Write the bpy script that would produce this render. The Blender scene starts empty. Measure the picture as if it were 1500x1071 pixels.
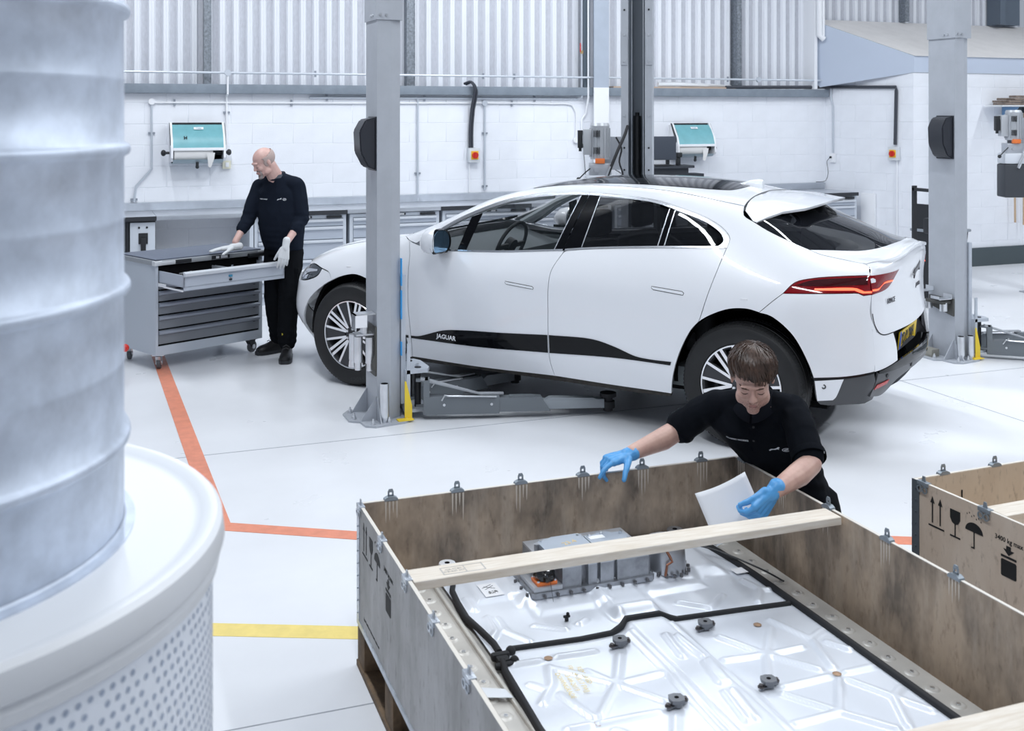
import bpy, bmesh, math, random
import numpy as np
from mathutils import Vector, Matrix, noise
from mathutils.bvhtree import BVHTree
from mathutils.geometry import delaunay_2d_cdt
random.seed(7)
SC = bpy.context.scene
COL = SC.collection
PI = math.pi
# ---------------------------------------------------------------- camera, world, lights, exposure
F_PX, HOR, CAM_H, YAW = 1610.0, 163.5, 2.028, math.radians(22.2)
cam_d = bpy.data.cameras.new('camera')
cam = bpy.data.objects.new('camera', cam_d); COL.objects.link(cam)
cam.location = (0, 0, CAM_H)
cam.rotation_euler = (PI/2, 0, -YAW)
cam_d.sensor_width = 36.0
cam_d.lens = F_PX/1500*36.0
cam_d.shift_y = -(535.5-HOR)/1500
cam_d.clip_start = 0.05
cam_d.dof.use_dof = True
cam_d.dof.focus_distance = 6.2
cam_d.dof.aperture_fstop = 5.6
SC.camera = cam
SC.view_settings.view_transform = 'Standard'
SC.view_settings.look = 'None'
SC.view_settings.gamma = 1.0
SC.view_settings.use_curve_mapping = False
SC.view_settings.exposure = 0.0
world = bpy.data.worlds.new('world'); SC.world = world
world.use_nodes = True
wb = world.node_tree.nodes['Background']
wb.inputs[0].default_value = (0.76, 0.85, 1.0, 1)
wb.inputs[1].default_value = 0.42
SC.cycles.use_denoising = True
SC.cycles.max_bounces = 8
SC.cycles.sample_clamp_indirect = 6.0
def area_light(loc, sx, sy, power, rot=(0, 0, 0), col=(0.90, 0.95, 1.0)):
    d = bpy.data.lights.new('ceiling_or_fill_light', 'AREA'); d.shape = 'RECTANGLE'
    d.size, d.size_y, d.energy, d.color = sx, sy, power, col
    o = bpy.data.objects.new('ceiling_or_fill_light', d); COL.objects.link(o)
    o.location = loc; o.rotation_euler = rot
    return o
for lx, ly in ((0.5, 1.0), (0.5, 5.0), (0.5, 9.3), (5.0, 1.0), (5.0, 5.0), (5.0, 9.3), (9.5, 2.0), (9.5, 6.0), (12.8, 4.0), (12.5, 8.0)):  # ceiling strips; the far-right ones are added to brighten the floor there
    area_light((lx, ly, 5.6), 0.16, 3.0, 112)
for lx in (1.2, 4.4, 7.6):
    area_light((lx, 9.2, 4.6), 2.4, 0.3, 28, rot=(math.radians(38), 0, 0))  # added fill lamps tilted at the back wall to brighten it, no real fittings

for k, (sx_, sy_, tx, ty, en, ang) in enumerate(((11.0, 1.0, 5.75, 5.5, 1300, 11), (10.5, 1.5, 4.72, 5.40, 1300, 5))):
    sd_ = bpy.data.lights.new('high_window_beam', 'SPOT'); sd_.energy = en; sd_.spot_size = math.radians(ang); sd_.spot_blend = .12; sd_.shadow_soft_size = .12; sd_.color = (.86, .92, 1)
    so_ = bpy.data.objects.new('high_window_beam', sd_); COL.objects.link(so_); so_.location = (sx_, sy_, 5.6)
    so_.rotation_euler = Vector((tx-sx_, ty-sy_, -5.6)).to_track_quat('-Z', 'Y').to_euler()

# ---------------------------------------------------------------- material helpers
MATS = {}
def mat(name, col, rough=0.5, metal=0.0, coat=0.0, noise_amt=0.0, noise_scale=8.0, col2=None, bump=0.0,
        bump_scale=60.0, alpha=1.0, trans=0.0, emit=None, emit_s=0.0, stretch=None, spec=0.5, ior=1.45, detail=4.0):
    if name in MATS: return MATS[name]
    m = bpy.data.materials.new(name); m.use_nodes = True
    nt = m.node_tree; b = nt.nodes['Principled BSDF']
    c = tuple(col)+(1,)
    b.inputs['Base Color'].default_value = c
    b.inputs['Roughness'].default_value = rough
    b.inputs['Metallic'].default_value = metal
    b.inputs['Coat Weight'].default_value = coat
    b.inputs['Coat Roughness'].default_value = 0.04
    b.inputs['Specular IOR Level'].default_value = spec
    b.inputs['IOR'].default_value = ior
    b.inputs['Alpha'].default_value = alpha
    b.inputs['Transmission Weight'].default_value = trans
    if emit: 
        b.inputs['Emission Color'].default_value = tuple(emit)+(1,); b.inputs['Emission Strength'].default_value = emit_s
    tc = nt.nodes.new('ShaderNodeTexCoord')
    src = tc.outputs['Object']
    if stretch:
        mp = nt.nodes.new('ShaderNodeMapping'); mp.inputs['Scale'].default_value = stretch
        nt.links.new(src, mp.inputs['Vector']); src = mp.outputs['Vector']
    if noise_amt > 0 or col2:
        n = nt.nodes.new('ShaderNodeTexNoise'); n.inputs['Scale'].default_value = noise_scale
        n.inputs['Detail'].default_value = detail; n.inputs['Roughness'].default_value = 0.6
        nt.links.new(src, n.inputs['Vector'])
        r = nt.nodes.new('ShaderNodeValToRGB')
        r.color_ramp.elements[0].position = 0.35; r.color_ramp.elements[1].position = 0.65
        c2 = col2 if col2 else tuple(max(0, x*(1-noise_amt)) for x in col)
        r.color_ramp.elements[0].color = tuple(c2)+(1,); r.color_ramp.elements[1].color = c
        nt.links.new(n.outputs['Fac'], r.inputs['Fac']); nt.links.new(r.outputs['Color'], b.inputs['Base Color'])
    if bump > 0:
        n2 = nt.nodes.new('ShaderNodeTexNoise'); n2.inputs['Scale'].default_value = bump_scale
        n2.inputs['Detail'].default_value = 3
        nt.links.new(src, n2.inputs['Vector'])
        bp = nt.nodes.new('ShaderNodeBump'); bp.inputs['Strength'].default_value = bump
        bp.inputs['Distance'].default_value = 0.01
        nt.links.new(n2.outputs['Fac'], bp.inputs['Height']); nt.links.new(bp.outputs['Normal'], b.inputs['Normal'])
    MATS[name] = m
    return m

# ---------------------------------------------------------------- geometry helpers
def V(*a): return Vector(a)
class M:
    """collects shapes in one bmesh"""
    def __init__(s): s.b = bmesh.new()
    def _xf(s, vs, rot=None, loc=None):
        for v in vs:
            if rot: v.co = rot @ v.co
            if loc: v.co += Vector(loc)
    def box(s, x0, y0, z0, x1, y1, z1, bev=0.0, rot=None, loc=None, seg=2):
        r = bmesh.ops.create_cube(s.b, size=1.0); vs = r['verts']
        for v in vs:
            v.co = Vector(((x0+x1)/2+v.co.x*(x1-x0), (y0+y1)/2+v.co.y*(y1-y0), (z0+z1)/2+v.co.z*(z1-z0)))
        if bev > 0:
            es = list({e for v in vs for e in v.link_edges})
            rr = bmesh.ops.bevel(s.b, geom=es, offset=bev, segments=seg, profile=0.6, affect='EDGES')
            vs = list({v for f in rr['faces'] for v in f.verts} | {v for v in vs if v.is_valid})
        s._xf(vs, rot, loc)
        return s
    def cyl(s, p0, p1, r, r2=None, n=16, cap=True):
        p0, p1 = Vector(p0), Vector(p1); d = p1-p0; L = d.length
        if L < 1e-7: return s
        rr = bmesh.ops.create_cone(s.b, cap_ends=cap, segments=n, radius1=r, radius2=r if r2 is None else r2, depth=L)
        q = Vector((0, 0, 1)).rotation_difference(d.normalized()).to_matrix()
        for v in rr['verts']: v.co = q @ v.co + (p0+p1)/2
        return s
    def ball(s, c, r, sx=1, sy=1, sz=1, n=12, rot=None):
        rr = bmesh.ops.create_uvsphere(s.b, u_segments=n, v_segments=max(6, n*2//3), radius=r)
        for v in rr['verts']:
            v.co = Vector((v.co.x*sx, v.co.y*sy, v.co.z*sz))
            if rot: v.co = rot @ v.co
            v.co += Vector(c)
        return s
    def loft(s, rings, close=True, cap=True):
        """rings: lists of points, same count"""
        R = [[s.b.verts.new(Vector(p)) for p in ring] for ring in rings]
        n = len(R[0])
        for a, b in zip(R, R[1:]):
            for i in range(n if close else n-1):
                j = (i+1) % n
                try: s.b.faces.new((a[i], a[j], b[j], b[i]))
                except ValueError: pass
        if cap and close:
            s.b.faces.new(list(reversed(R[0]))); s.b.faces.new(R[-1])
        return s
    def tube(s, pts, r, n=10, cap=True):
        pts = [Vector(p) for p in pts]
        rs = r if isinstance(r, (list, tuple)) else [r]*len(pts)
        rings = []; up = None
        for i, p in enumerate(pts):
            t = (pts[min(i+1, len(pts)-1)]-pts[max(i-1, 0)]).normalized()
            if up is None:
                up = t.orthogonal().normalized()
            up = (up-t*up.dot(t))
            up = up.normalized() if up.length > 1e-5 else t.orthogonal().normalized()
            w = t.cross(up)
            rings.append([p+(up*math.cos(a)+w*math.sin(a))*rs[i] for a in [2*PI*k/n for k in range(n)]])
        return s.loft(rings, cap=cap)
    def lathe(s, prof, c=(0, 0, 0), n=32, axis='z', a0=0, a1=2*PI, close=False):
        """prof: (radius, height) list"""
        full = abs(a1-a0-2*PI) < 1e-6
        N = n if full else n+1
        rings = []
        for k in range(N):
            a = a0+(a1-a0)*k/n; ca, sa = math.cos(a), math.sin(a)
            ring = []
            for r, h in prof:
                if axis == 'z': p = (r*ca, r*sa, h)
                elif axis == 'y': p = (r*ca, h, r*sa)
                else: p = (h, r*ca, r*sa)
                ring.append(s.b.verts.new(Vector(p)+Vector(c)))
            rings.append(ring)
        m = len(prof)
        for k in range(n):
            a, b = rings[k], rings[(k+1) % N]
            for i in range(m if close else m-1):
                j = (i+1) % m
                try: s.b.faces.new((a[i], b[i], b[j], a[j]))
                except ValueError: pass
        return s
    def prism(s, poly, h0, h1, plane='xy', fn=None):
        """poly 2D list extruded from h0 to h1 along the third axis"""
        def mk(p, h):
            if plane == 'xy': q = (p[0], p[1], h)
            elif plane == 'xz': q = (p[0], h, p[1])
            else: q = (h, p[0], p[1])
            return Vector(fn(*q)) if fn else Vector(q)
        A = [s.b.verts.new(mk(p, h0)) for p in poly]; B = [s.b.verts.new(mk(p, h1)) for p in poly]
        n = len(poly)
        for i in range(n):
            j = (i+1) % n; s.b.faces.new((A[i], A[j], B[j], B[i]))
        s.b.faces.new(list(reversed(A))); s.b.faces.new(B)
        return s
    def quad(s, *ps):
        s.b.faces.new([s.b.verts.new(Vector(p)) for p in ps]); return s
    def xf(s, mtx):
        bmesh.ops.transform(s.b, matrix=mtx, verts=s.b.verts); return s
    def mesh(s, name, smooth=40, weld=True):
        if weld: bmesh.ops.remove_doubles(s.b, verts=s.b.verts, dist=1e-6)
        bmesh.ops.recalc_face_normals(s.b, faces=s.b.faces)
        me = bpy.data.meshes.new(name); s.b.to_mesh(me); s.b.free()
        if smooth:
            for p in me.polygons: p.use_smooth = True
            me.set_sharp_from_angle(angle=math.radians(smooth))
        return me
def link(name, me, m, parent=None, loc=None, rot=None):
    o = bpy.data.objects.new(name, me)
    if m is not None and me is not None and len(me.materials) == 0: me.materials.append(m)
    COL.objects.link(o)
    if parent is not None: o.parent = parent
    if loc is not None: o.location = loc
    if rot is not None: o.rotation_euler = rot
    return o
def obj(name, mb, m, parent=None, smooth=40, loc=None, rot=None, label=None, stuff=False):
    o = link(name, mb.mesh(name, smooth), m, parent, loc, rot)
    if label: o['label'] = label
    if stuff: o['kind'] = 'stuff'
    return o
def tag(o, label, cat, group=None):
    o['label'] = label; o['category'] = cat
    if group: o['group'] = group
    return o
def thing(name, label, cat, loc=(0, 0, 0), rz=0.0, group=None):
    o = bpy.data.objects.new(name, None); COL.objects.link(o)
    o.location = loc; o.rotation_euler = (0, 0, rz); o.empty_display_size = 0.1
    return tag(o, label, cat, group)
def struct(o): o['kind'] = 'structure'; return o
def kids(o): return [c for c in bpy.data.objects if c.parent == o]
def dup(root, loc, rz, label=None, group=None):
    def cp(o, par):
        c = o.copy(); COL.objects.link(c); c.parent = par
        for k in kids(o): cp(k, c)
        return c
    r = root.copy(); COL.objects.link(r); r.location = loc; r.rotation_euler = (0, 0, rz)
    for k in kids(root): cp(k, r)
    if label: r['label'] = label
    if group: r['group'] = group
    return r
def text_mesh(txt, size, extrude=0.0006, bold=0.0, align='CENTER'):
    cu = bpy.data.curves.new('lettering', 'FONT'); cu.body = txt; cu.size = size; cu.extrude = extrude
    cu.align_x = align; cu.align_y = 'CENTER'; cu.offset = bold; cu.resolution_u = 2
    o = bpy.data.objects.new('lettering', cu); COL.objects.link(o)
    dg = bpy.context.evaluated_depsgraph_get()
    me = bpy.data.meshes.new_from_object(o.evaluated_get(dg))
    bpy.data.objects.remove(o); bpy.data.curves.remove(cu)
    return me
def rz(a): return Matrix.Rotation(a, 3, 'Z')
def smoothstep(a, b, x):
    t = max(0.0, min(1.0, (x-a)/(b-a))); return t*t*(3-2*t)

# ---------------------------------------------------------------- materials
WHITE = mat('white_wall_paint', (0.86, 0.88, 0.93), 0.55, noise_amt=0.05, noise_scale=3, bump=0.15, bump_scale=90)
SOFTWHITE = mat('painted_white_metal', (0.86, 0.87, 0.90), 0.4)
GREYRAIL = mat('grey_painted_steel', (0.24, 0.28, 0.33), 0.5, noise_amt=0.15)
STEELBLUE = mat('blue_grey_paint', (0.42, 0.47, 0.55), 0.42, noise_amt=0.06)
POSTCOL = mat('post_light_grey', (0.43, 0.455, 0.50), 0.36, noise_amt=0.08, noise_scale=5)
POSTDARK = mat('post_mid_grey', (0.34, 0.36, 0.39), 0.42, noise_amt=0.1)
GALV = mat('galvanised_steel', (0.58, 0.62, 0.68), 0.38, metal=0.85, noise_amt=0.3, noise_scale=30)
ZINC = mat('bright_zinc', (0.75, 0.77, 0.80), 0.28, metal=0.9, noise_amt=0.15)
CONDUIT = mat('conduit_grey', (0.60, 0.64, 0.70), 0.4, metal=0.3)
BLACK = mat('black_plastic', (0.02, 0.022, 0.026), 0.45)
RUBBER = mat('dark_rubber', (0.025, 0.026, 0.03), 0.7, bump=0.2, bump_scale=120)
CHROME = mat('chrome', (0.85, 0.87, 0.9), 0.1, metal=1.0)
CABGREY = mat('cabinet_light_grey', (0.56, 0.60, 0.66), 0.4)
CABDARK = mat('cabinet_dark_grey', (0.20, 0.215, 0.24), 0.45)
WORKTOP = mat('stainless_worktop', (0.55, 0.58, 0.63), 0.32, metal=0.6, noise_amt=0.08)
YELLOW = mat('yellow_paint', (0.85, 0.62, 0.05), 0.45)
RED = mat('red_plastic', (0.6, 0.03, 0.02), 0.4)
TEAL = mat('teal_plastic', (0.20, 0.47, 0.52), 0.25, noise_amt=0.1)
TIMBER = mat('pale_timber', (0.80, 0.74, 0.66), 0.6, col2=(0.68, 0.60, 0.50), noise_scale=5, stretch=(1.5, 14, 14), bump=0.15)
# ---------------------------------------------------------------- floor
def floor_mat():
    m = mat('white_epoxy_floor', (0.80, 0.815, 0.85), 0.24, noise_amt=0.07, noise_scale=0.9, detail=6)
    nt = m.node_tree; b = nt.nodes['Principled BSDF']
    tc = nt.nodes.new('ShaderNodeTexCoord'); n = nt.nodes.new('ShaderNodeTexNoise')
    n.inputs['Scale'].default_value = 2.3; n.inputs['Detail'].default_value = 5
    nt.links.new(tc.outputs['Object'], n.inputs['Vector'])
    mr = nt.nodes.new('ShaderNodeMapRange'); mr.inputs[3].default_value = 0.2; mr.inputs[4].default_value = 0.42
    nt.links.new(n.outputs['Fac'], mr.inputs[0]); nt.links.new(mr.outputs[0], b.inputs['Roughness'])
    return m
fl = struct(obj('floor', M().quad((-8, -6, 0), (18, -6, 0), (18, 13.5, 0), (-8, 13.5, 0)), floor_mat(), smooth=0))
ORANGE_PAINT = mat('orange_floor_paint', (0.82, 0.30, 0.19), 0.4, noise_amt=0.14, noise_scale=14)
YELLOW_PAINT = mat('yellow_floor_paint', (0.88, 0.70, 0.22), 0.4, noise_amt=0.1, noise_scale=14)
JOINT = mat('floor_joint', (0.36, 0.38, 0.42), 0.6)
def strip(name, pts, w, m, h=0.0012, label=None):
    p0, p1 = Vector(pts[0]), Vector(pts[1]); d = (p1-p0).normalized(); n = Vector((-d.y, d.x))*w/2
    b = M().prism([p0-n, p1-n, p1+n, p0+n], 0.0003, h)
    return obj(name, b, m, fl, smooth=0, label=label)
strip('painted_line', ((0.727, 9.9), (0.712, 5.50)), 0.10, ORANGE_PAINT, h=.0022, label='orange line running away from the drum to the tool cabinet')
strip('painted_line', ((0.70, 5.52), (1.98, 4.72)), 0.10, ORANGE_PAINT, h=.0016, label='orange line between the drum and the crate')
strip('painted_line', ((3.0, 4.47), (4.6, 3.62)), 0.10, ORANGE_PAINT, label='orange line between the two crates')
strip('painted_line', ((-.2, 4.77), (1.35, 4.05)), 0.105, YELLOW_PAINT, label='yellow line between the drum and the crate')
strip('floor_joint', ((0.3, 6.70), (12, 6.40)), 0.008, JOINT, 0.0009)
strip('floor_joint', ((5.95, 12), (5.75, 2.0)), 0.008, JOINT, 0.0009)
strip('floor_joint', ((0.05, 3.70), (1.2, 3.66)), 0.006, JOINT, 0.0009)
# ---------------------------------------------------------------- back wall: blocks, cladding, ledge
WY = 12.27
wall = struct(obj('wall_back', M().box(-0.5, WY+0.0035, 0, 9.66, WY+0.2, 2.225), mat('mortar_white', (0.86, 0.88, 0.93), 0.6), smooth=0))
def block_me(w, h=0.2215, d=0.02, bev=0.0025): return M().box(0, 0, 0, w, d, h, bev=bev, seg=1).mesh('block', 40)
bm_full = block_me(0.4465); bm_half = block_me(0.2215)
for m_ in (bm_full, bm_half): m_.materials.append(WHITE)
def lay_blocks(parent, origin, ang, length, z0, rows, full=bm_full, half=bm_half, jit=0.0008):
    ux, uy = math.cos(ang), math.sin(ang)
    for r in range(rows):
        z = z0+0.225*r; x = 0.0; first = (r % 2 == 1)
        while x < length-0.1:
            w = 0.225 if first else min(0.45, length-x)
            me = half if first else full
            sc = 1.0 if (first or w > 0.449) else (w-0.006)/0.444
            first = False
            o = link('block', me, None, parent, (origin[0]+ux*x, origin[1]+uy*x, z), (0, 0, ang))
            j = random.uniform(-jit, jit); o.location.x += uy*j; o.location.y -= ux*j
            o.scale = (sc, 1, 1)
            x += w
lay_blocks(wall, (-0.33, WY), 0, 9.94, 1.897-0.225*7, 8)
lay_blocks(wall, (-0.33, WY), 0, 9.49, 1.897+0.225, 0)
for k in range(23):
    w = min(0.444, 9.60-(-0.33+k*0.45)); o = link('block', bm_full, None, wall, (-0.33+k*0.45, WY, 2.122), (0, 0, 0)); o.scale = (w/0.444, 1, 0.098/0.219)
    if w < 0.2: break
CLAD_L = mat('cladding_light', (0.80, 0.82, 0.87), 0.4)
CLAD_D = mat('cladding_perforated', (0.55, 0.565, 0.62), 0.6, noise_amt=0.12, noise_scale=60, stretch=(1, 1, 0.3))
def cladding(name, x0, x1, z0, z1, y, parent=None, pitch=0.1485, lab=None):
    a, d = M(), M(); x = x0; dep = 0.032
    while x < x1:
        # rib: web, crown, web (light); valley (perforated)
        p = [(x, y), (x+0.014, y-dep), (x+0.036, y-dep), (x+0.040, y-dep+0.004), (x+0.044, y-dep), (x+0.066, y-dep), (x+0.082, y)]
        a.loft([[(q[0], q[1], z0) for q in p], [(q[0], q[1], z1) for q in p]], close=False)
        d.quad((x+0.082, y, z0), (x+pitch, y, z0), (x+pitch, y, z1), (x+0.082, y, z1))
        x += pitch
    o = struct(obj(name, a, CLAD_L, parent, smooth=30)) if not parent else obj(name, a, CLAD_L, parent, smooth=30)
    obj('cladding_valley', d, CLAD_D, o, smooth=0, stuff=True)
    return o
cl = cladding('trim_1', -0.5, 9.40, 2.30, 5.2, WY+0.16)
cl2 = cladding('trim_2', 9.62, 13.2, 3.26, 5.2, WY+0.16)
struct(obj('trim_3', M().box(-0.5, WY-0.09, 2.225, 9.62, WY+0.17, 2.325, bev=0.004), GREYRAIL))
struct(obj('trim_4', M().box(9.355, WY-0.12, 2.33, 9.405, WY+0.16, 5.2, bev=0.01), SOFTWHITE))
STUD = mat('galvanised_stud', (0.30, 0.33, 0.37), 0.5, metal=0.6, noise_amt=0.4, noise_scale=40)
for k, (x0, x1) in enumerate(((1.415, 1.475), (3.695, 3.775), (8.21, 8.26))):
    s = struct(obj('trim_%d' % (5+k), M().box(x0, WY-0.01, 2.325, x1, WY+0.15, 5.2).box(x0-0.01, WY-0.014, 2.325, x0, WY+0.02, 5.2).box(x1, WY-0.014, 2.325, x1+0.01, WY+0.02, 5.2), STUD))
struct(obj('trim_8', M().box(11.0, WY-0.01, 3.3, 11.07, WY+0.15, 5.2), STUD))
struct(obj('trim_9', M().box(12.62, WY-0.15, 3.3, 12.72, WY+0.1, 5.2).box(12.72, WY-0.05, 3.3, 13.1, WY+0.1, 5.2), mat('dark_steel', (0.12, 0.15, 0.19), 0.5)))
# steel column in front of the wall, white below the ledge
c = thing('steel_column', 'blue-grey steel wall column, painted white below the ledge', 'column', (6.0, WY, 0))
obj('flange', M().box(0.03, -0.16, 2.325, 0.235, -0.145, 5.2).box(0.12, -0.145, 2.325, 0.135, 0.05, 5.2), STEELBLUE, c)
obj('lower_flange', M().box(0.03, -0.16, 0, 0.235, -0.145, 2.325), SOFTWHITE, c, label='white painted lower part')
obj('side_channel', M().box(-0.055, -0.06, 2.33, 0.01, 0.0, 5.2).box(-0.02, -0.09, 2.33, 0.01, -0.05, 5.2), mat('dark_channel', (0.10, 0.13, 0.16), 0.5), c, label='dark channel beside the flange')
# box room on the right
A0, A1 = Vector((9.63, 12.27)), Vector((10.06, 11.07))
dirL = (A1-A0).normalized(); angL = math.atan2(dirL.y, dirL.x)
BX = struct(obj('wall_right', M().prism([(9.634, 12.3), (9.6345, 12.268), (10.0625, 11.0735), (14.5, 11.0275), (14.5, 12.3)], 0, 2.52), MATS['mortar_white'], smooth=0))
lay_blocks(BX, A0, angL, (A1-A0).length, 0.096, 10)
lay_blocks(BX, A1, math.radians(-0.6), 4.4, 0.096, 10)
for (o_, a_, L_) in ((A0, angL, 1.27), (A1, math.radians(-0.6), 4.4)):
    x = 0
    while x < L_-0.1:
        w = min(0.45, L_-x)
        o = link('block', bm_full, None, BX, (o_[0]+math.cos(a_)*x, o_[1]+math.sin(a_)*x, 2.346), (0, 0, a_)); o.scale = ((w-0.006)/0.444, 1, 0.175/0.219); x += w
BLU = mat('pale_blue_grey_board', (0.52, 0.58, 0.69), 0.55)
ROOFB = mat('dusty_white_roof', (0.80, 0.78, 0.77), 0.7, noise_amt=0.06, noise_scale=6)
m1 = M()
m1.loft([[(9.42, 12.3, 2.34), (9.42, 12.3, 3.27), (9.44, 12.2, 3.235)], [(10.06, 11.06, 2.53), (10.06, 11.06, 2.74), (10.06, 11.06, 2.74)]], cap=False)
m1.quad((10.06, 11.06, 2.53), (14.5, 11.0, 2.53), (14.5, 11.0, 2.74), (10.06, 11.06, 2.74))
m1.quad((9.42, 12.3, 2.34), (9.63, 12.26, 2.34), (9.63, 12.26, 2.56), (9.42, 12.3, 2.56))
struct(obj('trim_10', m1, BLU, smooth=0))
struct(obj('trim_11', M().quad((9.43, 12.36, 3.29), (10.06, 11.04, 2.74), (14.5, 10.98, 2.74), (14.5, 12.36, 3.29)), ROOFB, smooth=0))
struct(obj('baseboard_right', M().prism([(9.60, 12.27), (10.03, 11.045), (14.5, 10.98), (14.5, 11.10), (10.09, 11.10), (9.66, 12.3)], 0, 0.24), mat('dark_skirting', (0.07, 0.09, 0.10), 0.5), smooth=0))
struct(obj('wall_front', M().box(-8, -6.1, 0, 18, -6, 6.9), mat('grey_side_wall', (.60, .61, .64), .8), smooth=0))  # unseen wall behind the camera, added to weaken fill light from that side
# ceiling with beams (seen only in reflections)
cm = M()
x = -8.0
while x < 18:
    cm.quad((x, -6, 6.9), (x+1.25, -6, 6.9), (x+1.25, 13.5, 6.9), (x, 13.5, 6.9)); cm.quad((x+1.25, -6, 6.9), (x+1.3, -6, 6.75), (x+1.3, 13.5, 6.75), (x+1.25, 13.5, 6.9)); x += 1.3
struct(obj('ceiling', cm, mat('ceiling_sheet', (0.30, 0.31, 0.33), 0.7), smooth=0))
bm_ = M()
for y in (-3, 1.0, 5.0, 9.0, 12.9): bm_.box(-8, y-0.09, 6.0, 18, y+0.09, 6.4)
struct(obj('trim_12', bm_, mat('roof_beam', (0.14, 0.15, 0.17), 0.6), smooth=0))
# ---------------------------------------------------------------- white electric car: base surface
CAR_LOC = (4.5140, 6.1488, 0.0); CAR_RZ = math.radians(126.9)
CS = [3.34, 3.0, 2.76, 2.58, 2.3, 2.0, 1.75, 1.5, 1.2, 0.9, 0.6, 0.3, 0.0, -0.25, -0.5, -0.68]
def lin(xs, ys): return lambda x: float(np.interp(x, xs[::-1], ys[::-1]))
r0z = lin([3.34, 3.0, 2.76, 2.58, 2.3, 2.0, 1.75, 1.5, 1.2, .9, .6, .3, 0, -.25, -.5, -.68], [.975, 1.045, 1.095, 1.14, 1.28, 1.41, 1.487, 1.532, 1.56, 1.566, 1.557, 1.527, 1.465, 1.375, 1.278, 1.215])
R2 = {3.34: (.57, .985), 3.0: (.59, 1.062), 2.76: (.63, 1.105), 2.58: (.70, 1.13), 2.3: (.68, 1.25), 2.0: (.625, 1.38), 1.75: (.565, 1.457), 1.5: (.53, 1.497), 1.2: (.52, 1.517), .9: (.525, 1.518), .6: (.54, 1.505), .3: (.565, 1.468), 0: (.55, 1.405), -.25: (.53, 1.305), -.5: (.47, 1.215), -.68: (.40, 1.175)}
R3 = {3.34: (.755, .965), 3.0: (.775, 1.045), 2.76: (.79, 1.085), 2.58: (.80, 1.10), 2.3: (.793, 1.175), 2.0: (.705, 1.334), 1.75: (.65, 1.418), 1.5: (.60, 1.460), 1.2: (.575, 1.475), .9: (.597, 1.463), .6: (.645, 1.428), .3: (.69, 1.36), 0: (.69, 1.30), -.25: (.67, 1.235), -.5: (.62, 1.17), -.68: (.55, 1.14)}
R4 = {3.34: (.86, .88), 3.0: (.885, .93), 2.76: (.885, .985), 2.58: (.87, 1.02), 2.3: (.858, 1.043), 2.0: (.853, 1.05), 1.75: (.848, 1.062), 1.5: (.84, 1.08), 1.2: (.83, 1.105), .9: (.818, 1.13), .6: (.812, 1.155), .3: (.81, 1.17), 0: (.81, 1.155), -.25: (.795, 1.13), -.5: (.735, 1.115), -.68: (.655, 1.12)}
R5 = {3.34: (.895, .77), 3.0: (.93, .82), 2.76: (.93, .85), 2.58: (.922, .86), 2.3: (.918, .87), 2.0: (.92, .87), 1.75: (.922, .87), 1.5: (.924, .875), 1.2: (.925, .885), .9: (.926, .89), .6: (.932, .90), .3: (.945, .91), 0: (.952, .91), -.25: (.93, .92), -.5: (.86, .94), -.68: (.765, .95)}
R6 = {3.34: (.90, .6), 3.0: (.935, .62), 2.76: (.932, .62), 2.58: (.922, .62), 2.3: (.915, .62), 2.0: (.913, .62), 1.75: (.914, .62), 1.5: (.915, .62), 1.2: (.917, .62), .9: (.92, .62), .6: (.928, .63), .3: (.945, .65), 0: (.953, .66), -.25: (.935, .67), -.5: (.872, .67), -.68: (.785, .67)}
R7 = {3.34: (.885, .42), 3.0: (.925, .42), 2.76: (.922, .42), 2.58: (.912, .42), 2.3: (.905, .42), 2.0: (.902, .42), 1.75: (.902, .42), 1.5: (.902, .42), 1.2: (.904, .42), .9: (.907, .42), .6: (.915, .43), .3: (.93, .44), 0: (.94, .45), -.25: (.925, .46), -.5: (.872, .48), -.68: (.79, .48)}
R8 = {3.34: (.83, .23), 3.0: (.885, .23), 2.76: (.88, .23), 2.58: (.87, .23), 2.3: (.862, .23), 2.0: (.858, .23), 1.75: (.858, .23), 1.5: (.858, .23), 1.2: (.86, .23), .9: (.865, .23), .6: (.873, .235), .3: (.895, .25), 0: (.905, .26), -.25: (.89, .28), -.5: (.84, .31), -.68: (.74, .32)}
FU = [(3.82, 0, .76), (3.785, .30, .77), (3.73, .54, .79), (3.65, .70, .81), (3.52, .81, .83)]
F5 = [(3.87, 0, .62), (3.84, .30, .63), (3.78, .55, .64), (3.70, .72, .66), (3.55, .835, .70)]
F6 = [(3.88, 0, .48), (3.85, .30, .48), (3.79, .55, .49), (3.71, .73, .50), (3.57, .845, .53)]
F7 = [(3.86, 0, .36), (3.82, .30, .36), (3.76, .54, .37), (3.67, .71, .38), (3.54, .82, .39)]
F8 = [(3.74, 0, .20), (3.70, .30, .20), (3.62, .50, .21), (3.54, .66, .215), (3.44, .77, .22)]
TU = [(-.84, 0, 1.178), (-.83, .24, 1.165), (-.808, .42, 1.138), (-.775, .55, 1.118), (-.725, .65, 1.10)]
T5 = [(-.812, 0, .96), (-.805, .23, .96), (-.785, .43, .96), (-.76, .58, .955), (-.72, .70, .95)]
T6 = [(-.825, 0, .68), (-.82, .23, .68), (-.80, .44, .68), (-.775, .60, .68), (-.735, .72, .68)]
T7 = [(-.86, 0, .47), (-.85, .23, .47), (-.82, .44, .47), (-.79, .60, .475), (-.745, .72, .48)]
T8 = [(-.74, 0, .29), (-.735, .23, .29), (-.72, .43, .295), (-.70, .58, .30), (-.68, .68, .31)]
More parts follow.
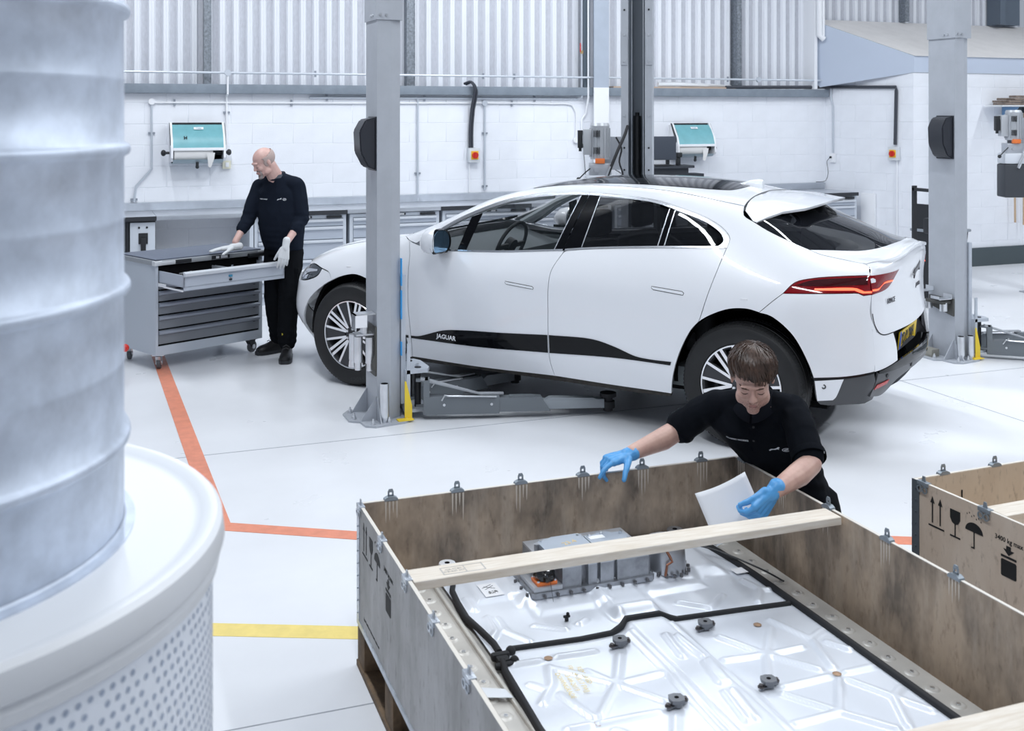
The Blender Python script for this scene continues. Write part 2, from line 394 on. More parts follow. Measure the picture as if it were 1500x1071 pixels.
def car_cage():
    up = [FU]; low = {4: list(FU), 5: list(F5), 6: list(F6), 7: list(F7), 8: list(F8)}
    for u in CS:
        z0 = r0z(u)
        v2, z2 = R2[u]
        up.append([(u, 0, z0), (u, v2*.56, z0*.72+z2*.28+ (0.004 if u < 2.7 else 0)), (u, v2, z2), (u,)+R3[u], (u,)+R4[u]])
        for k, R in ((4, R4), (5, R5), (6, R6), (7, R7), (8, R8)): low[k].append((u,)+R[u])
    up.append(TU)
    for k, T in ((4, TU), (5, T5), (6, T6), (7, T7), (8, T8)): low[k] += T[::-1]
    vid = {}; vs = []; fs = []
    def gid(p, s):
        q = (round(p[0], 5), round(p[1]*s, 5), round(p[2], 5))
        if q not in vid: vid[q] = len(vs); vs.append(q)
        return vid[q]
    for s in (1, -1):
        for a, b in zip(up, up[1:]):
            for j in range(4):
                f = [gid(a[j], s), gid(a[j+1], s), gid(b[j+1], s), gid(b[j], s)]
                fs.append(f if s > 0 else f[::-1])
        for k in range(4, 8):
            A, B = low[k], low[k+1]
            for i in range(len(A)-1):
                f = [gid(A[i], s), gid(B[i], s), gid(B[i+1], s), gid(A[i+1], s)]
                fs.append(f if s > 0 else f[::-1])
    return vs, fs
def car_base():
    vs, fs = car_cage(); tgt = np.array(vs); cur = tgt.copy()
    me = bpy.data.meshes.new('car_cage'); me.from_pydata([tuple(v) for v in vs], [], fs)
    o = bpy.data.objects.new('car_cage', me); COL.objects.link(o)
    md = o.modifiers.new('s', 'SUBSURF'); md.levels = 3; md.boundary_smooth = 'PRESERVE_CORNERS'
    for it in range(3):
        dg = bpy.context.evaluated_depsgraph_get()
        ev = o.evaluated_get(dg).to_mesh()
        co = np.empty(len(ev.vertices)*3); ev.vertices.foreach_get('co', co); co = co.reshape(-1, 3)[:len(vs)]
        cur += (tgt-co)*0.75
        o.evaluated_get(dg).to_mesh_clear()
        me.vertices.foreach_set('co', cur.ravel()); me.update(); 
    dg = bpy.context.evaluated_depsgraph_get()
    out = bpy.data.meshes.new_from_object(o.evaluated_get(dg))
    bpy.data.objects.remove(o)
    return out
BASE = car_base()
_bv = [v.co.copy() for v in BASE.vertices]; _bn = [v.normal.copy() for v in BASE.vertices]
_bp = [tuple(p.vertices) for p in BASE.polygons]
# triangulate for exact barycentric normals
_bt = []
for p in _bp:
    _bt.append((p[0], p[1], p[2])); 
    if len(p) == 4: _bt.append((p[0], p[2], p[3]))
BV = BVHTree.FromPolygons(_bv, _bt)
from mathutils.interpolate import poly_3d_calc
def hitn(loc, idx):
    t = _bt[idx]; w = poly_3d_calc([_bv[i] for i in t], loc)
    n = _bn[t[0]]*w[0]+_bn[t[1]]*w[1]+_bn[t[2]]*w[2]
    return n.normalized()
# ---------------------------------------------------------------- white electric car: panels cut from the base surface
CARW = mat('white_car_paint', (0.86, 0.88, 0.92), 0.28, coat=1.0, noise_amt=0.0)
GLOSSB = mat('gloss_black', (0.004, 0.0045, 0.006), 0.07, spec=0.25)
GREYPL = mat('grey_bumper_plastic', (0.075, 0.078, 0.085), 0.42)
MATTB = mat('matt_black', (0.006, 0.006, 0.007), 0.9, spec=0.1)
GLASSF = mat('clear_car_glass', (0.015, 0.022, 0.026), 0.02, alpha=0.25, spec=0.9)
GLASSR = mat('privacy_glass', (0.006, 0.007, 0.009), 0.02, alpha=0.80, spec=0.6)
GLASSB = mat('rear_screen_glass', (0.008, 0.009, 0.012), 0.03, alpha=0.95, spec=0.9)
TRIM = mat('bright_window_trim', (0.62, 0.64, 0.68), 0.22, metal=0.9)
def cast(p, proj, s=1):
    if proj == 'side': o, d = (p[0], s*1.7, p[1]), (0, -s, 0)
    elif proj == 'rear': o, d = (-3, p[0], p[1]), (1, 0, 0)
    elif proj == 'front': o, d = (7, p[0], p[1]), (-1, 0, 0)
    else: o, d = (p[0], p[1], 3), (0, 0, -1)
    h = BV.ray_cast(Vector(o), Vector(d))
    if h[0] is None:
        q = {'side': (p[0], s*0.75, p[1]), 'rear': (-.8, p[0], p[1]), 'front': (3.8, p[0], p[1]), 'top': (p[0], p[1], 1.2)}[proj]
        h = BV.find_nearest(Vector(q))
    return h[0], hitn(h[0], h[2])
def catmull(pts, step=0.02):
    if len(pts) < 3: P = [np.array(p, float) for p in pts]; out = []; n = max(1, int(np.linalg.norm(P[1]-P[0])/step)); return [P[0]+(P[1]-P[0])*k/n for k in range(n+1)]
    P = [np.array(p, float) for p in pts]; P = [2*P[0]-P[1]]+P+[2*P[-1]-P[-2]]; out = []
    for i in range(1, len(P)-2):
        a, b, c, d = P[i-1:i+3]; n = max(1, int(np.linalg.norm(c-b)/step))
        t1 = np.linalg.norm(b-a)**.5+1e-9; t2 = np.linalg.norm(c-b)**.5+1e-9; t3 = np.linalg.norm(d-c)**.5+1e-9
        m1 = ((b-a)/t1-(c-a)/(t1+t2)+(c-b)/t2)*t2; m2 = ((c-b)/t2-(d-b)/(t2+t3)+(d-c)/t3)*t2
        for k in range(n):
            t = k/n; out.append((2*t**3-3*t*t+1)*b+(t**3-2*t*t+t)*m1+(-2*t**3+3*t*t)*c+(t**3-t*t)*m2)
    out.append(P[-2]); return out
def loop(*segs):
    """segments share end points; each is smoothed"""
    out = []
    for sg in segs:
        c = catmull(sg)
        out += c[:-1] if len(out) == 0 or True else c
    res = []
    for p in out:
        if not res or np.linalg.norm(p-res[-1]) > 1e-4: res.append(p)
    if np.linalg.norm(res[0]-res[-1]) < 1e-4: res.pop()
    return res
def inset(P, d):
    n = len(P); area = sum(P[i][0]*P[(i+1) % n][1]-P[(i+1) % n][0]*P[i][1] for i in range(n)); sg = 1 if area > 0 else -1
    out = []
    for i in range(n):
        a, b, c = P[i-1], P[i], P[(i+1) % n]
        e1 = b-a; e2 = c-b; e1 = e1/(np.linalg.norm(e1)+1e-9); e2 = e2/(np.linalg.norm(e2)+1e-9)
        t = e1+e2; t = t/(np.linalg.norm(t)+1e-9)
        out.append(b+np.array((-t[1], t[0]))*sg*d)
    return out
def patch(name, P, m, parent, proj='side', s=1, off=0.0, gap=0.0025, flange=0.014, step=0.045, label=None, fn=None):
    P = inset([np.array(p, float) for p in P], gap) if gap else [np.array(p, float) for p in P]
    xs = [p[0] for p in P]; ys = [p[1] for p in P]; pts = [Vector((p[0], p[1])) for p in P]; nb = len(pts)
    x = min(xs)+step/2
    while x < max(xs):
        y = min(ys)+step/2
        while y < max(ys):
            ins = False; j = nb-1
            for i in range(nb):
                if (ys[i] > y) != (ys[j] > y) and x < (xs[j]-xs[i])*(y-ys[i])/(ys[j]-ys[i])+xs[i]: ins = not ins
                j = i
            if ins and min((xs[i]-x)**2+(ys[i]-y)**2 for i in range(0, nb)) > (step*0.35)**2: pts.append(Vector((x, y)))
            y += step
        x += step
    vo, eo, fo, ov, _, _ = delaunay_2d_cdt(pts, [], [list(range(nb))], 1, 1e-5)
    vs, ns = [], []
    for q in vo:
        l, n = cast(q, proj, s)
        if fn: l = fn(l, n)
        vs.append(l+n*off); ns.append(n)
    fs = []
    for f in fo:
        a, b, c = [vs[i] for i in f]
        nn = (b-a).cross(c-a)
        fs.append(tuple(f) if nn.dot(ns[f[0]]) > 0 else tuple(reversed(f)))
    norms = list(ns)
    if flange:
        cnt = {}
        for f in fs:
            for i in range(3):
                e = (f[i], f[(i+1) % 3]); cnt[e] = cnt.get(e, 0)+1
        bd = [e for e in cnt if (e[1], e[0]) not in cnt]
        for a, b in bd:
            k = len(vs); d = (vs[b]-vs[a]); w = d.cross(ns[a]); w = w.normalized() if w.length > 1e-8 else ns[a]
            vs += [vs[a].copy(), vs[b].copy(), vs[b]-ns[b]*flange, vs[a]-ns[a]*flange]; norms += [w]*4
            fs.append((k+1, k, k+3, k+2))
    me = bpy.data.meshes.new(name); me.from_pydata([tuple(v) for v in vs], [], fs); me.update()
    for p in me.polygons: p.use_smooth = True
    me.normals_split_custom_set_from_vertices([tuple(n) for n in norms])
    me.materials.append(m)
    o = bpy.data.objects.new(name, me); COL.objects.link(o); o.parent = parent
    if label: o['label'] = label
    return o
def t2s(pts, s=1):
    out = []
    for p in pts:
        l, n = cast(p, 'top'); out.append((l.x, l.z))
    return out
CAR = thing('electric_car', 'white five-door electric car with black side strips and panoramic roof', 'car', CAR_LOC, CAR_RZ)
FA = [(3.56, .22), (3.545, .40), (3.45, .585), (3.28, .716), (3.10, .798), (2.96, .825), (2.84, .80), (2.70, .735), (2.59, .63), (2.53, .50), (2.505, .38), (2.50, .255)]
FA1 = [(3.56, .22), (3.545, .40), (3.45, .585), (3.28, .716), (3.195, .76)]
FA2 = [(3.195, .76), (3.10, .798), (2.96, .825), (2.84, .80), (2.70, .735), (2.59, .63), (2.53, .50), (2.505, .38), (2.50, .255)]
RA1 = [(.262, .745), (.32, .68), (.403, .52), (.453, .36), (.468, .262)]
RA2 = [(-.117, .836), (-.047, .85), (.067, .84), (.188, .791), (.262, .745)]
RA3 = [(-.423, .472), (-.398, .547), (-.306, .721), (-.19, .818), (-.117, .836)]
crest = [(2.60, .775), (2.76, .775), (3.0, .76), (3.34, .74), (3.50, .765)]
crest_s = t2s(crest)
GF = [(2.536, 1.089), (2.494, .992), (2.482, .87), (2.48, .625), (2.465, .42), (2.474, .262)]
GM = [(1.261, 1.09), (1.318, .978), (1.329, .867), (1.333, .70), (1.337, .543), (1.333, .362), (1.309, .265)]
GR = [(.141, 1.185), (.185, 1.0), (.25, .776), (.262, .745)]
WT = [(2.536, 1.089), (2.455, 1.079), (2.343, 1.151), (2.175, 1.256), (2.0, 1.336), (1.83, 1.40), (1.66, 1.441), (1.398, 1.47), (1.18, 1.475), (.954, 1.467), (.692, 1.447), (.484, 1.402), (.286, 1.344), (.175, 1.285), (.134, 1.239), (.141, 1.185)]
WTc = [(2.47, 1.076)]+WT[2:]
BELT1 = [(1.261, 1.10), (1.344, 1.094), (1.71, 1.064), (2.109, 1.044), (2.272, 1.043), (2.455, 1.07), (2.536, 1.089)]
BELT2 = [(1.261, 1.10), (1.094, 1.12), (.588, 1.16), (.141, 1.185)]
roofe = [(2.58, .71), (2.3, .69), (2.0, .635), (1.75, .575), (1.5, .54), (1.2, .53), (.9, .535), (.6, .55), (.3, .575), (.108, .56)]
roofe_s = t2s(roofe)
gate_s = [roofe_s[-1], (.086, 1.379), (.008, 1.338)]
gate_s2 = [(.008, 1.338), (-.066, 1.301), (-.189, 1.25), (-.345, 1.194), (-.396, 1.175), (-.555, 1.144), (-.664, 1.126), (-.687, 1.116)]
LTOP = [(-.70, 1.068), (-.543, 1.06), (-.399, 1.044), (-.307, 1.018), (-.248, .954)]
LBOT = [(-.248, .954), (-.448, .962), (-.60, .968), (-.652, .968), (-.677, .955), (-.714, .958)]
for s in (1, -1):
    near = s > 0
    patch('fender', loop([tuple(p) for p in crest_s], [crest_s[-1], (3.50, .845)], [(3.50, .845), (3.42, .862), (3.311, .839)], [(3.311, .839), (3.225, .815), (3.195, .76)], FA2, [(2.50, .255), (2.474, .262)], GF[::-1], [GF[0], crest_s[0]]), CARW, CAR, s=s)
    patch('front_bumper', loop([(3.311, .836), (3.225, .812), (3.195, .76)], FA1[::-1], [(3.56, .22), (3.62, .22)], [(3.62, .22), (3.69, .50), (3.68, .70)], [(3.68, .70), (3.604, .718)], [(3.604, .718), (3.482, .735), (3.348, .785), (3.311, .836)]), CARW, CAR, s=s)
    patch('front_door', loop(GF, [(2.474, .262), (1.92, .252), (1.309, .265)], GM[::-1], BELT1), CARW, CAR, s=s)
    patch('rear_door', loop(GM, [(1.309, .265), (.9, .26), (.468, .262)], RA1[::-1], GR[::-1], BELT2[::-1]), CARW, CAR, s=s)
    patch('body_side', loop(GR[::-1], WTc[::-1], [WTc[0], (2.536, 1.089)], [(2.536, 1.089), crest_s[0]], [crest_s[0], roofe_s[0]], roofe_s, gate_s, gate_s2, [(-.687, 1.116), (-.70, 1.068)], LTOP, [(-.248, .954), (-.186, .90), (-.117, .836)], RA2), CARW, CAR, s=s)
    patch('rear_bumper', loop([(-.117, .836), (-.186, .90), (-.248, .954)], LBOT, [(-.714, .958), (-.712, .853), (-.727, .785), (-.738, .745)], [(-.738, .745), (-.742, .62), (-.735, .515)], [(-.735, .515), (-.597, .489), (-.423, .472)], RA3), CARW, CAR, s=s, gap=0.0015)
    # tail lamp
    RLENS = mat('red_lamp_lens', (0.22, 0.006, 0.010), 0.06, coat=0.6, alpha=1.0)
    tl = patch('tail_lamp', loop(LTOP[::-1], [(-.70, 1.068), (-.714, .958)], LBOT[::-1]), RLENS, CAR, s=s, off=.001)
    patch('lamp_upper_band', loop([(-.30, 1.0), (-.40, 1.036), (-.69, 1.06)], [(-.69, 1.06), (-.695, 1.015)], [(-.695, 1.015), (-.42, 1.0), (-.30, 1.0)]), mat('dark_red_lens', (0.045, 0.004, 0.006), 0.05, coat=1.0), tl, s=s, off=.0025, flange=0)
    LED = mat('lit_red_strip', (0.9, 0.08, 0.04), 0.3, emit=(1.0, 0.13, 0.06), emit_s=2.2)
    patch('light_strip', loop([(-.42, .979), (-.63, .984)], [(-.63, .984), (-.672, .968), (-.712, .968)], [(-.712, .968), (-.712, .979)], [(-.712, .979), (-.678, .979), (-.64, .996), (-.42, .990)], [(-.42, .990), (-.42, .979)]), LED, tl, s=s, off=.004, flange=0, gap=0)
    tr = patch('tail_lamp', loop([(s*.708, 1.068), (s*.418, 1.078)], [(s*.418, 1.078), (s*.532, .989), (s*.60, .968), (s*.721, .955)], [(s*.721, .955), (s*.708, 1.068)]), RLENS, CAR, proj='rear', off=.001)
    patch('light_strip', loop([(s*.712, .977), (s*.655, .979), (s*.612, 1.008), (s*.50, 1.016)], [(s*.50, 1.016), (s*.50, 1.024)], [(s*.50, 1.024), (s*.60, 1.018), (s*.648, .990), (s*.712, .988)], [(s*.712, .988), (s*.712, .977)]), LED, tr, proj='rear', off=.004, flange=0, gap=0)
    # head lamp
    hl = patch('head_lamp', loop([(3.311, .837), (3.42, .859), (3.50, .842)], [(3.50, .842), (3.586, .791), (3.604, .718)], [(3.604, .718), (3.482, .738), (3.348, .79), (3.311, .837)]), mat('lamp_glass', (0.05, 0.06, 0.075), 0.05, coat=1.0), CAR, s=s)
    LW = mat('lamp_silver', (0.75, 0.78, 0.85), 0.15, metal=0.6)
    patch('light_blade', loop([(3.36, .828), (3.50, .815), (3.57, .76)], [(3.57, .76), (3.56, .74)], [(3.56, .74), (3.48, .79), (3.36, .815)], [(3.36, .815), (3.36, .828)]), LW, hl, s=s, off=.003, flange=0, gap=0)
    patch('light_blade', loop([(3.47, .78), (3.52, .765)], [(3.52, .765), (3.55, .735)], [(3.55, .735), (3.49, .745)], [(3.49, .745), (3.47, .78)]), LW, hl, s=s, off=.003, flange=0, gap=0)
    # black side strips
    sp = [patch('side_strip', loop([(2.60, .42), (2.488, .421)], [(2.488, .421), (2.488, .403)], [(2.488, .403), (2.60, .403)], [(2.60, .403), (2.60, .42)]), GLOSSB, CAR, s=s, off=.004, gap=0),
          patch('side_strip', loop([(2.462, .421), (2.40, .424), (2.179, .488), (2.007, .505), (1.7, .520), (1.343, .543)], [(1.343, .543), (1.343, .424)], [(1.343, .424), (1.901, .401), (2.462, .404)], [(2.462, .404), (2.462, .421)]), GLOSSB, CAR, s=s, off=.004, gap=0, step=.03),
          patch('side_strip', loop([(1.330, .544), (1.006, .551), (.85, .52), (.70, .475), (.6, .468), (.455, .470)], [(.455, .470), (.462, .448)], [(.462, .448), (.852, .448), (1.330, .424)], [(1.330, .424), (1.330, .544)]), GLOSSB, CAR, s=s, off=.004, gap=0, step=.03)]
    # sill cladding and wheel-arch edges
    patch('sill_cladding', loop([(2.50, .262), (1.9, .256), (1.309, .268), (.9, .262), (.468, .265)], [(.468, .265), (.468, .232)], [(.468, .232), (2.50, .232)], [(2.50, .232), (2.50, .262)]), mat('dusty_black_plastic', (0.045, 0.040, 0.035), 0.75, noise_amt=0.5, noise_scale=25), CAR, s=s, off=-.004, gap=0)
    # windows: gloss black field, glass panes, bright surround
    patch('window_frame', loop([WTc[0], (2.536, 1.089)], BELT1[::-1][:1]+[(2.455, 1.07)], BELT1[::-1][1:], BELT2, WTc[::-1]), GLOSSB, CAR, s=s, off=-.012, gap=0.004) if False else None
    fr = []
    def P_(nm, pts, m, off=-.003, gp=0.0, fl=.004): return patch(nm, loop(*pts), m, CAR, s=s, off=off, gap=gp, flange=fl)
    P_('door_pane', [[(2.03, 1.062), (1.975, 1.305)], [(1.975, 1.305), (1.823, 1.370), (1.651, 1.413), (1.518, 1.437), (1.255, 1.450)], [(1.255, 1.450), (1.335, 1.104)], [(1.335, 1.104), (1.71, 1.074), (2.03, 1.062)]], GLASSF)
    P_('quarter_pane', [[(2.40, 1.088), (2.20, 1.205), (2.055, 1.275)], [(2.055, 1.275), (2.10, 1.06)], [(2.10, 1.06), (2.272, 1.056), (2.40, 1.088)]], GLASSF)
    P_('door_pane', [[(1.14, 1.128), (1.112, 1.450)], [(1.112, 1.450), (.842, 1.437), (.575, 1.395)], [(.575, 1.395), (.60, 1.172)], [(.60, 1.172), (1.14, 1.128)]], GLASSR)
    P_('quarter_pane', [[(.555, 1.176), (.535, 1.388)], [(.535, 1.388), (.377, 1.342), (.228, 1.275), (.195, 1.245)], [(.195, 1.245), (.222, 1.196)], [(.222, 1.196), (.555, 1.176)]], GLASSR)
    for q in ([(2.03, 1.058), (1.975, 1.31), (2.055, 1.28), (2.10, 1.056)], [(1.335, 1.098), (1.255, 1.455), (1.20, 1.46), (1.278, 1.10)], [(1.272, 1.10), (1.194, 1.46), (1.112, 1.455), (1.14, 1.122)], [(.60, 1.168), (.575, 1.40), (.535, 1.392), (.555, 1.172)]):
        P_('window_pillar', [[q[i], q[(i+1) % 4]] for i in range(4)], GLOSSB, off=.0)
    # bright strips: upper surround and belt
    up_ = WTc; inn = [(p[0]+dx, p[1]+dz) for p, (dx, dz) in zip(up_, [(-.02, -.004), (-.012, -.02), (-.01, -.022), (-.006, -.022), (-.004, -.022), (-.002, -.022), (0, -.02), (0, -.018), (.0, -.018), (.0, -.018), (.004, -.02), (.006, -.022), (.012, -.028), (.035, -.02), (.06, .003)])]
    P_('window_surround', [up_, [up_[-1], inn[-1]], inn[::-1], [inn[0], up_[0]]], TRIM, off=.002)
    P_('window_surround', [[(2.45, 1.079), (2.272, 1.054), (2.109, 1.055), (1.71, 1.073), (1.344, 1.103), (1.27, 1.109)], [(1.27, 1.109), (1.27, 1.097)], [(1.27, 1.097), (1.344, 1.092), (1.71, 1.062), (2.109, 1.044), (2.272, 1.043), (2.45, 1.068)], [(2.45, 1.068), (2.45, 1.079)]], TRIM, off=.003)
    P_('window_surround', [[(1.256, 1.111), (1.094, 1.130), (.588, 1.170), (.15, 1.195)], [(.15, 1.195), (.15, 1.184)], [(.15, 1.184), (.588, 1.159), (1.094, 1.119), (1.256, 1.099)], [(1.256, 1.099), (1.256, 1.111)]], TRIM, off=.003)
    for (a, b) in (((1.338, 1.104), (1.258, 1.450)), ((1.140, 1.128), (1.112, 1.452)), ((.600, 1.172), (.576, 1.396)), ((.555, 1.176), (.535, 1.390))):
        P_('pane_edge', [[a, b], [b, (b[0]-.007, b[1])], [(b[0]-.007, b[1]), (a[0]-.007, a[1])], [(a[0]-.007, a[1]), a]], TRIM, off=.003)
    # door handles: flush
    for hp in ([(1.665, .878), (1.452, .860), (1.440, .850), (1.444, .838), (1.655, .855), (1.668, .864)], [(.589, .931), (.378, .918), (.364, .908), (.370, .893), (.575, .908), (.590, .918)]):
        q = [np.array(p) for p in hp]; L_ = []
        for i in range(len(q)): L_.append([tuple(q[i]), tuple(q[(i+1) % len(q)])])
        patch('handle_recess', loop(*L_), MATTB, CAR, s=s, off=.0012, gap=0, flange=0)
        patch('door_handle', loop(*L_), CARW, CAR, s=s, off=.0030, gap=.0035, flange=.002)
    # lower rear corner
    patch('bumper_cladding', loop([(-.423, .470), (-.597, .487), (-.735, .513)], [(-.735, .513), (-.735, .40), (-.70, .325)], [(-.70, .325), (-.60, .315), (-.47, .30)], [(-.47, .30), (-.436, .33), (-.423, .47)]), GREYPL, CAR, s=s, off=-.003, gap=0)
    patch('corner_insert', loop([(-.428, .455), (-.583, .474)], [(-.583, .474), (-.535, .36), (-.52, .345)], [(-.52, .345), (-.437, .335)], [(-.437, .335), (-.428, .455)]), CARW, CAR, s=s, off=.002, gap=0)
    patch('black_band', loop([(-.425, .474), (-.597, .491), (-.735, .518)], [(-.735, .518), (-.735, .505)], [(-.735, .505), (-.59, .476), (-.425, .457)], [(-.425, .457), (-.425, .474)]), GLOSSB, CAR, s=s, off=.001, gap=0)
    # rear white bumper face
    patch('rear_bumper', loop([(s*.735, .760), (s*.715, .745), (s*.685, .733), (s*.643, .717), (s*.50, .711)], [(s*.50, .711), (s*.478, .64), (s*.49, .545)], [(s*.49, .545), (s*.74, .515)], [(s*.74, .515), (s*.735, .760)]), CARW, CAR, proj='rear', gap=.0, off=-.001)
# full-width panels
def sym(P): return P+[(p[0], -p[1]) for p in P[::-1]]
def symv(P): return P+[(-p[0], p[1]) for p in P[::-1]]
cowl = [(2.60, .70), (2.72, .45), (2.80, .2), (2.83, 0)]
hoodL = loop(crest[::-1] and [(3.50, .765), (3.34, .74), (3.0, .76), (2.76, .775), (2.60, .775)], [(2.60, .775), (2.60, .70)], cowl+[(2.80, -.2), (2.72, -.45), (2.60, -.70)], [(2.60, -.70), (2.60, -.775)], [(2.60, -.775), (2.76, -.775), (3.0, -.76), (3.34, -.74), (3.50, -.765)], [(3.50, -.765), (3.60, -.68), (3.71, -.40), (3.76, 0), (3.71, .40), (3.60, .68), (3.50, .765)])
patch('hood', hoodL, CARW, CAR, proj='top', step=.07)
patch('front_grille', loop([(-.45, .70), (.45, .70)], [(.45, .70), (.52, .52), (.40, .36)], [(.40, .36), (-.40, .36)], [(-.40, .36), (-.52, .52), (-.45, .70)]), GLOSSB, CAR, proj='front', off=.004, step=.08)
patch('front_bumper', loop([(-.72, .77), (0, .80), (.72, .77)], [(.72, .77), (.735, .22)], [(.735, .22), (-.735, .22)], [(-.735, .22), (-.72, .77)]), CARW, CAR, proj='front', step=.08)
patch('windscreen', loop(cowl, [(2.83, 0), (2.80, -.2), (2.72, -.45), (2.60, -.70)], [(2.60, -.70), (2.3, -.68), (2.0, -.625), (1.78, -.57)], [(1.78, -.57), (1.85, -.3), (1.87, 0), (1.85, .3), (1.78, .57)], [(1.78, .57), (2.0, .625), (2.3, .68), (2.60, .70)]), mat('windscreen_glass', (0.015, 0.022, 0.026), 0.02, alpha=0.22, spec=0.9), CAR, proj='top', step=.07, flange=0, off=-.002)
patch('cowl', loop([(2.60, .70), (2.72, .45), (2.80, .2), (2.83, 0), (2.80, -.2), (2.72, -.45), (2.60, -.70)], [(2.60, -.70), (2.52, -.69)], [(2.52, -.69), (2.64, -.44), (2.72, 0), (2.64, .44), (2.52, .69)], [(2.52, .69), (2.60, .70)]), GLOSSB, CAR, proj='top', step=.07, off=.001)
RE = [(1.76, .575), (1.5, .54), (1.2, .53), (.9, .535), (.6, .55), (.3, .575), (.108, .56)]
patch('roof', loop(RE, [(.108, .56), (.115, .3), (.12, 0), (.115, -.3), (.108, -.56)], [(p[0], -p[1]) for p in RE[::-1]], [(1.76, -.575), (1.83, -.3), (1.85, 0), (1.83, .3), (1.76, .575)]), CARW, CAR, proj='top', step=.06)
RG = [(1.70, .475), (1.385, .455), (.9, .455), (.6, .45), (.40, .42)]
patch('roof_glass', loop(RG, [(.40, .42), (.28, .34), (.25, .2), (.25, 0), (.25, -.2), (.28, -.34), (.40, -.42)], [(p[0], -p[1]) for p in RG[::-1]], [(1.70, -.475), (1.75, 0), (1.70, .475)]), GLOSSB, CAR, proj='top', off=.003, step=.06, label='dark panoramic roof glass')
GE = [(.03, .655), (-.066, .671), (-.189, .681), (-.345, .680), (-.425, .632), (-.589, .475), (-.70, .29), (-.742, .1), (-.745, 0)]
patch('rear_screen', loop(GE+[(p[0], -p[1]) for p in GE[:-1][::-1]], [(.03, -.655), (.10, -.3), (.10, .3), (.03, .655)]), GLASSB, CAR, proj='top', off=-.003, step=.05, flange=.01)
LIP = [(-.664, .652), (-.757, .540), (-.803, .40), (-.822, .2), (-.828, 0)]
LIPm = LIP+[(p[0], -p[1]) for p in LIP[:-1][::-1]]
patch('tailgate_deck', loop([(-.345, .686), (-.396, .690), (-.555, .662), (-.664, .652)], LIPm, [(-.664, -.652), (-.555, -.662), (-.396, -.690), (-.345, -.686)], [(-.345, -.686), (-.425, -.632), (-.589, -.475), (-.70, -.29), (-.742, -.1), (-.745, 0), (-.742, .1), (-.70, .29), (-.589, .475), (-.425, .632), (-.345, .686)]), CARW, CAR, proj='top', gap=.001)
lip3 = [cast(p, 'top')[0] for p in catmull(LIPm, .03)]
tail_pts_unused = [(.655, 1.112), (.69, 1.06), (.712, .96), (.728, .853), (.715, .785), (.685, .737), (.643, .717), (.409, .711), (0, .705)]
lipvz = [(p.y, p.z) for p in lip3[::-1]]
patch('tailgate', [np.array(p) for p in lipvz]+loop([(.662, 1.112), (.699, 1.06), (.719, .96), (.733, .853), (.720, .785), (.687, .737), (.643, .717), (.409, .711), (0, .705), (-.409, .711), (-.643, .717), (-.685, .737), (-.720, .785), (-.733, .853), (-.719, .96), (-.699, 1.06), (-.662, 1.112)]), CARW, CAR, proj='rear', gap=.001)
# deck lip
lm = M(); rings = []
nl = len(lip3)
for i, p in enumerate(lip3):
    w = math.sin(PI*i/(nl-1))**0.6
    rings.append([p+Vector((.035, 0, .004)), p+Vector((.006, 0, .006+.010*w)), p+Vector((-.014*w-.002, 0, .004+.008*w)), p+Vector((-.014*w-.001, 0, -.003)), p+Vector((.004, 0, -.016))])
lm.loft(rings, close=True)
obj('lip_spoiler', lm, CARW, CAR, smooth=50)
# roof spoiler
vs_ = [-.655, -.60, -.52, -.45, -.35, 0, .35, .45, .52, .60, .655]
te = {0: (-.31, 1.447), .35: (-.295, 1.437), .45: (-.25, 1.422), .52: (-.13, 1.402), .60: (-.05, 1.368), .655: (.0, 1.340)}
rings = []; under = []
for v in vs_:
    a = abs(v); t = te[a]; fu = {0: .112, .35: .108, .45: .105, .52: .10, .60: .09, .655: .02}[a]
    l, n = cast((fu, v), 'top'); z0 = l.z
    if a > .6: z0 = 1.345
    mid = ((fu+t[0])/2, (z0+t[1])/2+.012*(1 if a < .6 else 0))
    rings.append([(fu, v, z0), mid[:1]+(v,)+mid[1:], (t[0], v, t[1]), (t[0]+.006, v, t[1]-.016), (fu-.05 if a < .6 else t[0]+.01, v, (t[1]-.03 if a < .6 else t[1]-.02))])
sm = M(); sm.loft(rings, close=False)
obj('roof_spoiler', sm, CARW, CAR, smooth=50)
um = M(); R_ = []
for v in vs_[1:-1]:
    t = te[abs(v)]; l, n = cast((t[0]*0.45, v), 'top'); l2, n = cast((t[0]*.7+.02, v), 'top')
    R_.append([(t[0]+.004, v, t[1]-.014), (t[0]*.6+.02, v*1.0, t[1]-.045), (l2.x+.02, v*1.0, l2.z+.004)])
um.loft(R_, close=False)
for s in (1, -1):
    um.b.faces.new([um.b.verts.new(Vector(p)) for p in ((.02, s*.655, 1.335), (-.13, s*.515, 1.392), (-.05, s*.60, 1.30), (-.055, s*.665, 1.303))])
obj('spoiler_underside', um, GLOSSB, CAR, smooth=0)
fm = M(); fin = []
for k, (u, w, h) in enumerate([(.345, .004, .005), (.30, .030, .022), (.26, .034, .045), (.22, .033, .060), (.19, .03, .068), (.17, .026, .064), (.168, .004, .012)]):
    z = r0z(u)-.004; fin.append([(u, w*math.cos(a), z+max(0, math.sin(a))*h if math.sin(a) > 0 else z) for a in [2*PI*j/12 for j in range(12)]])
fm.loft(fin); obj('antenna_fin', fm, CARW, CAR, smooth=60)
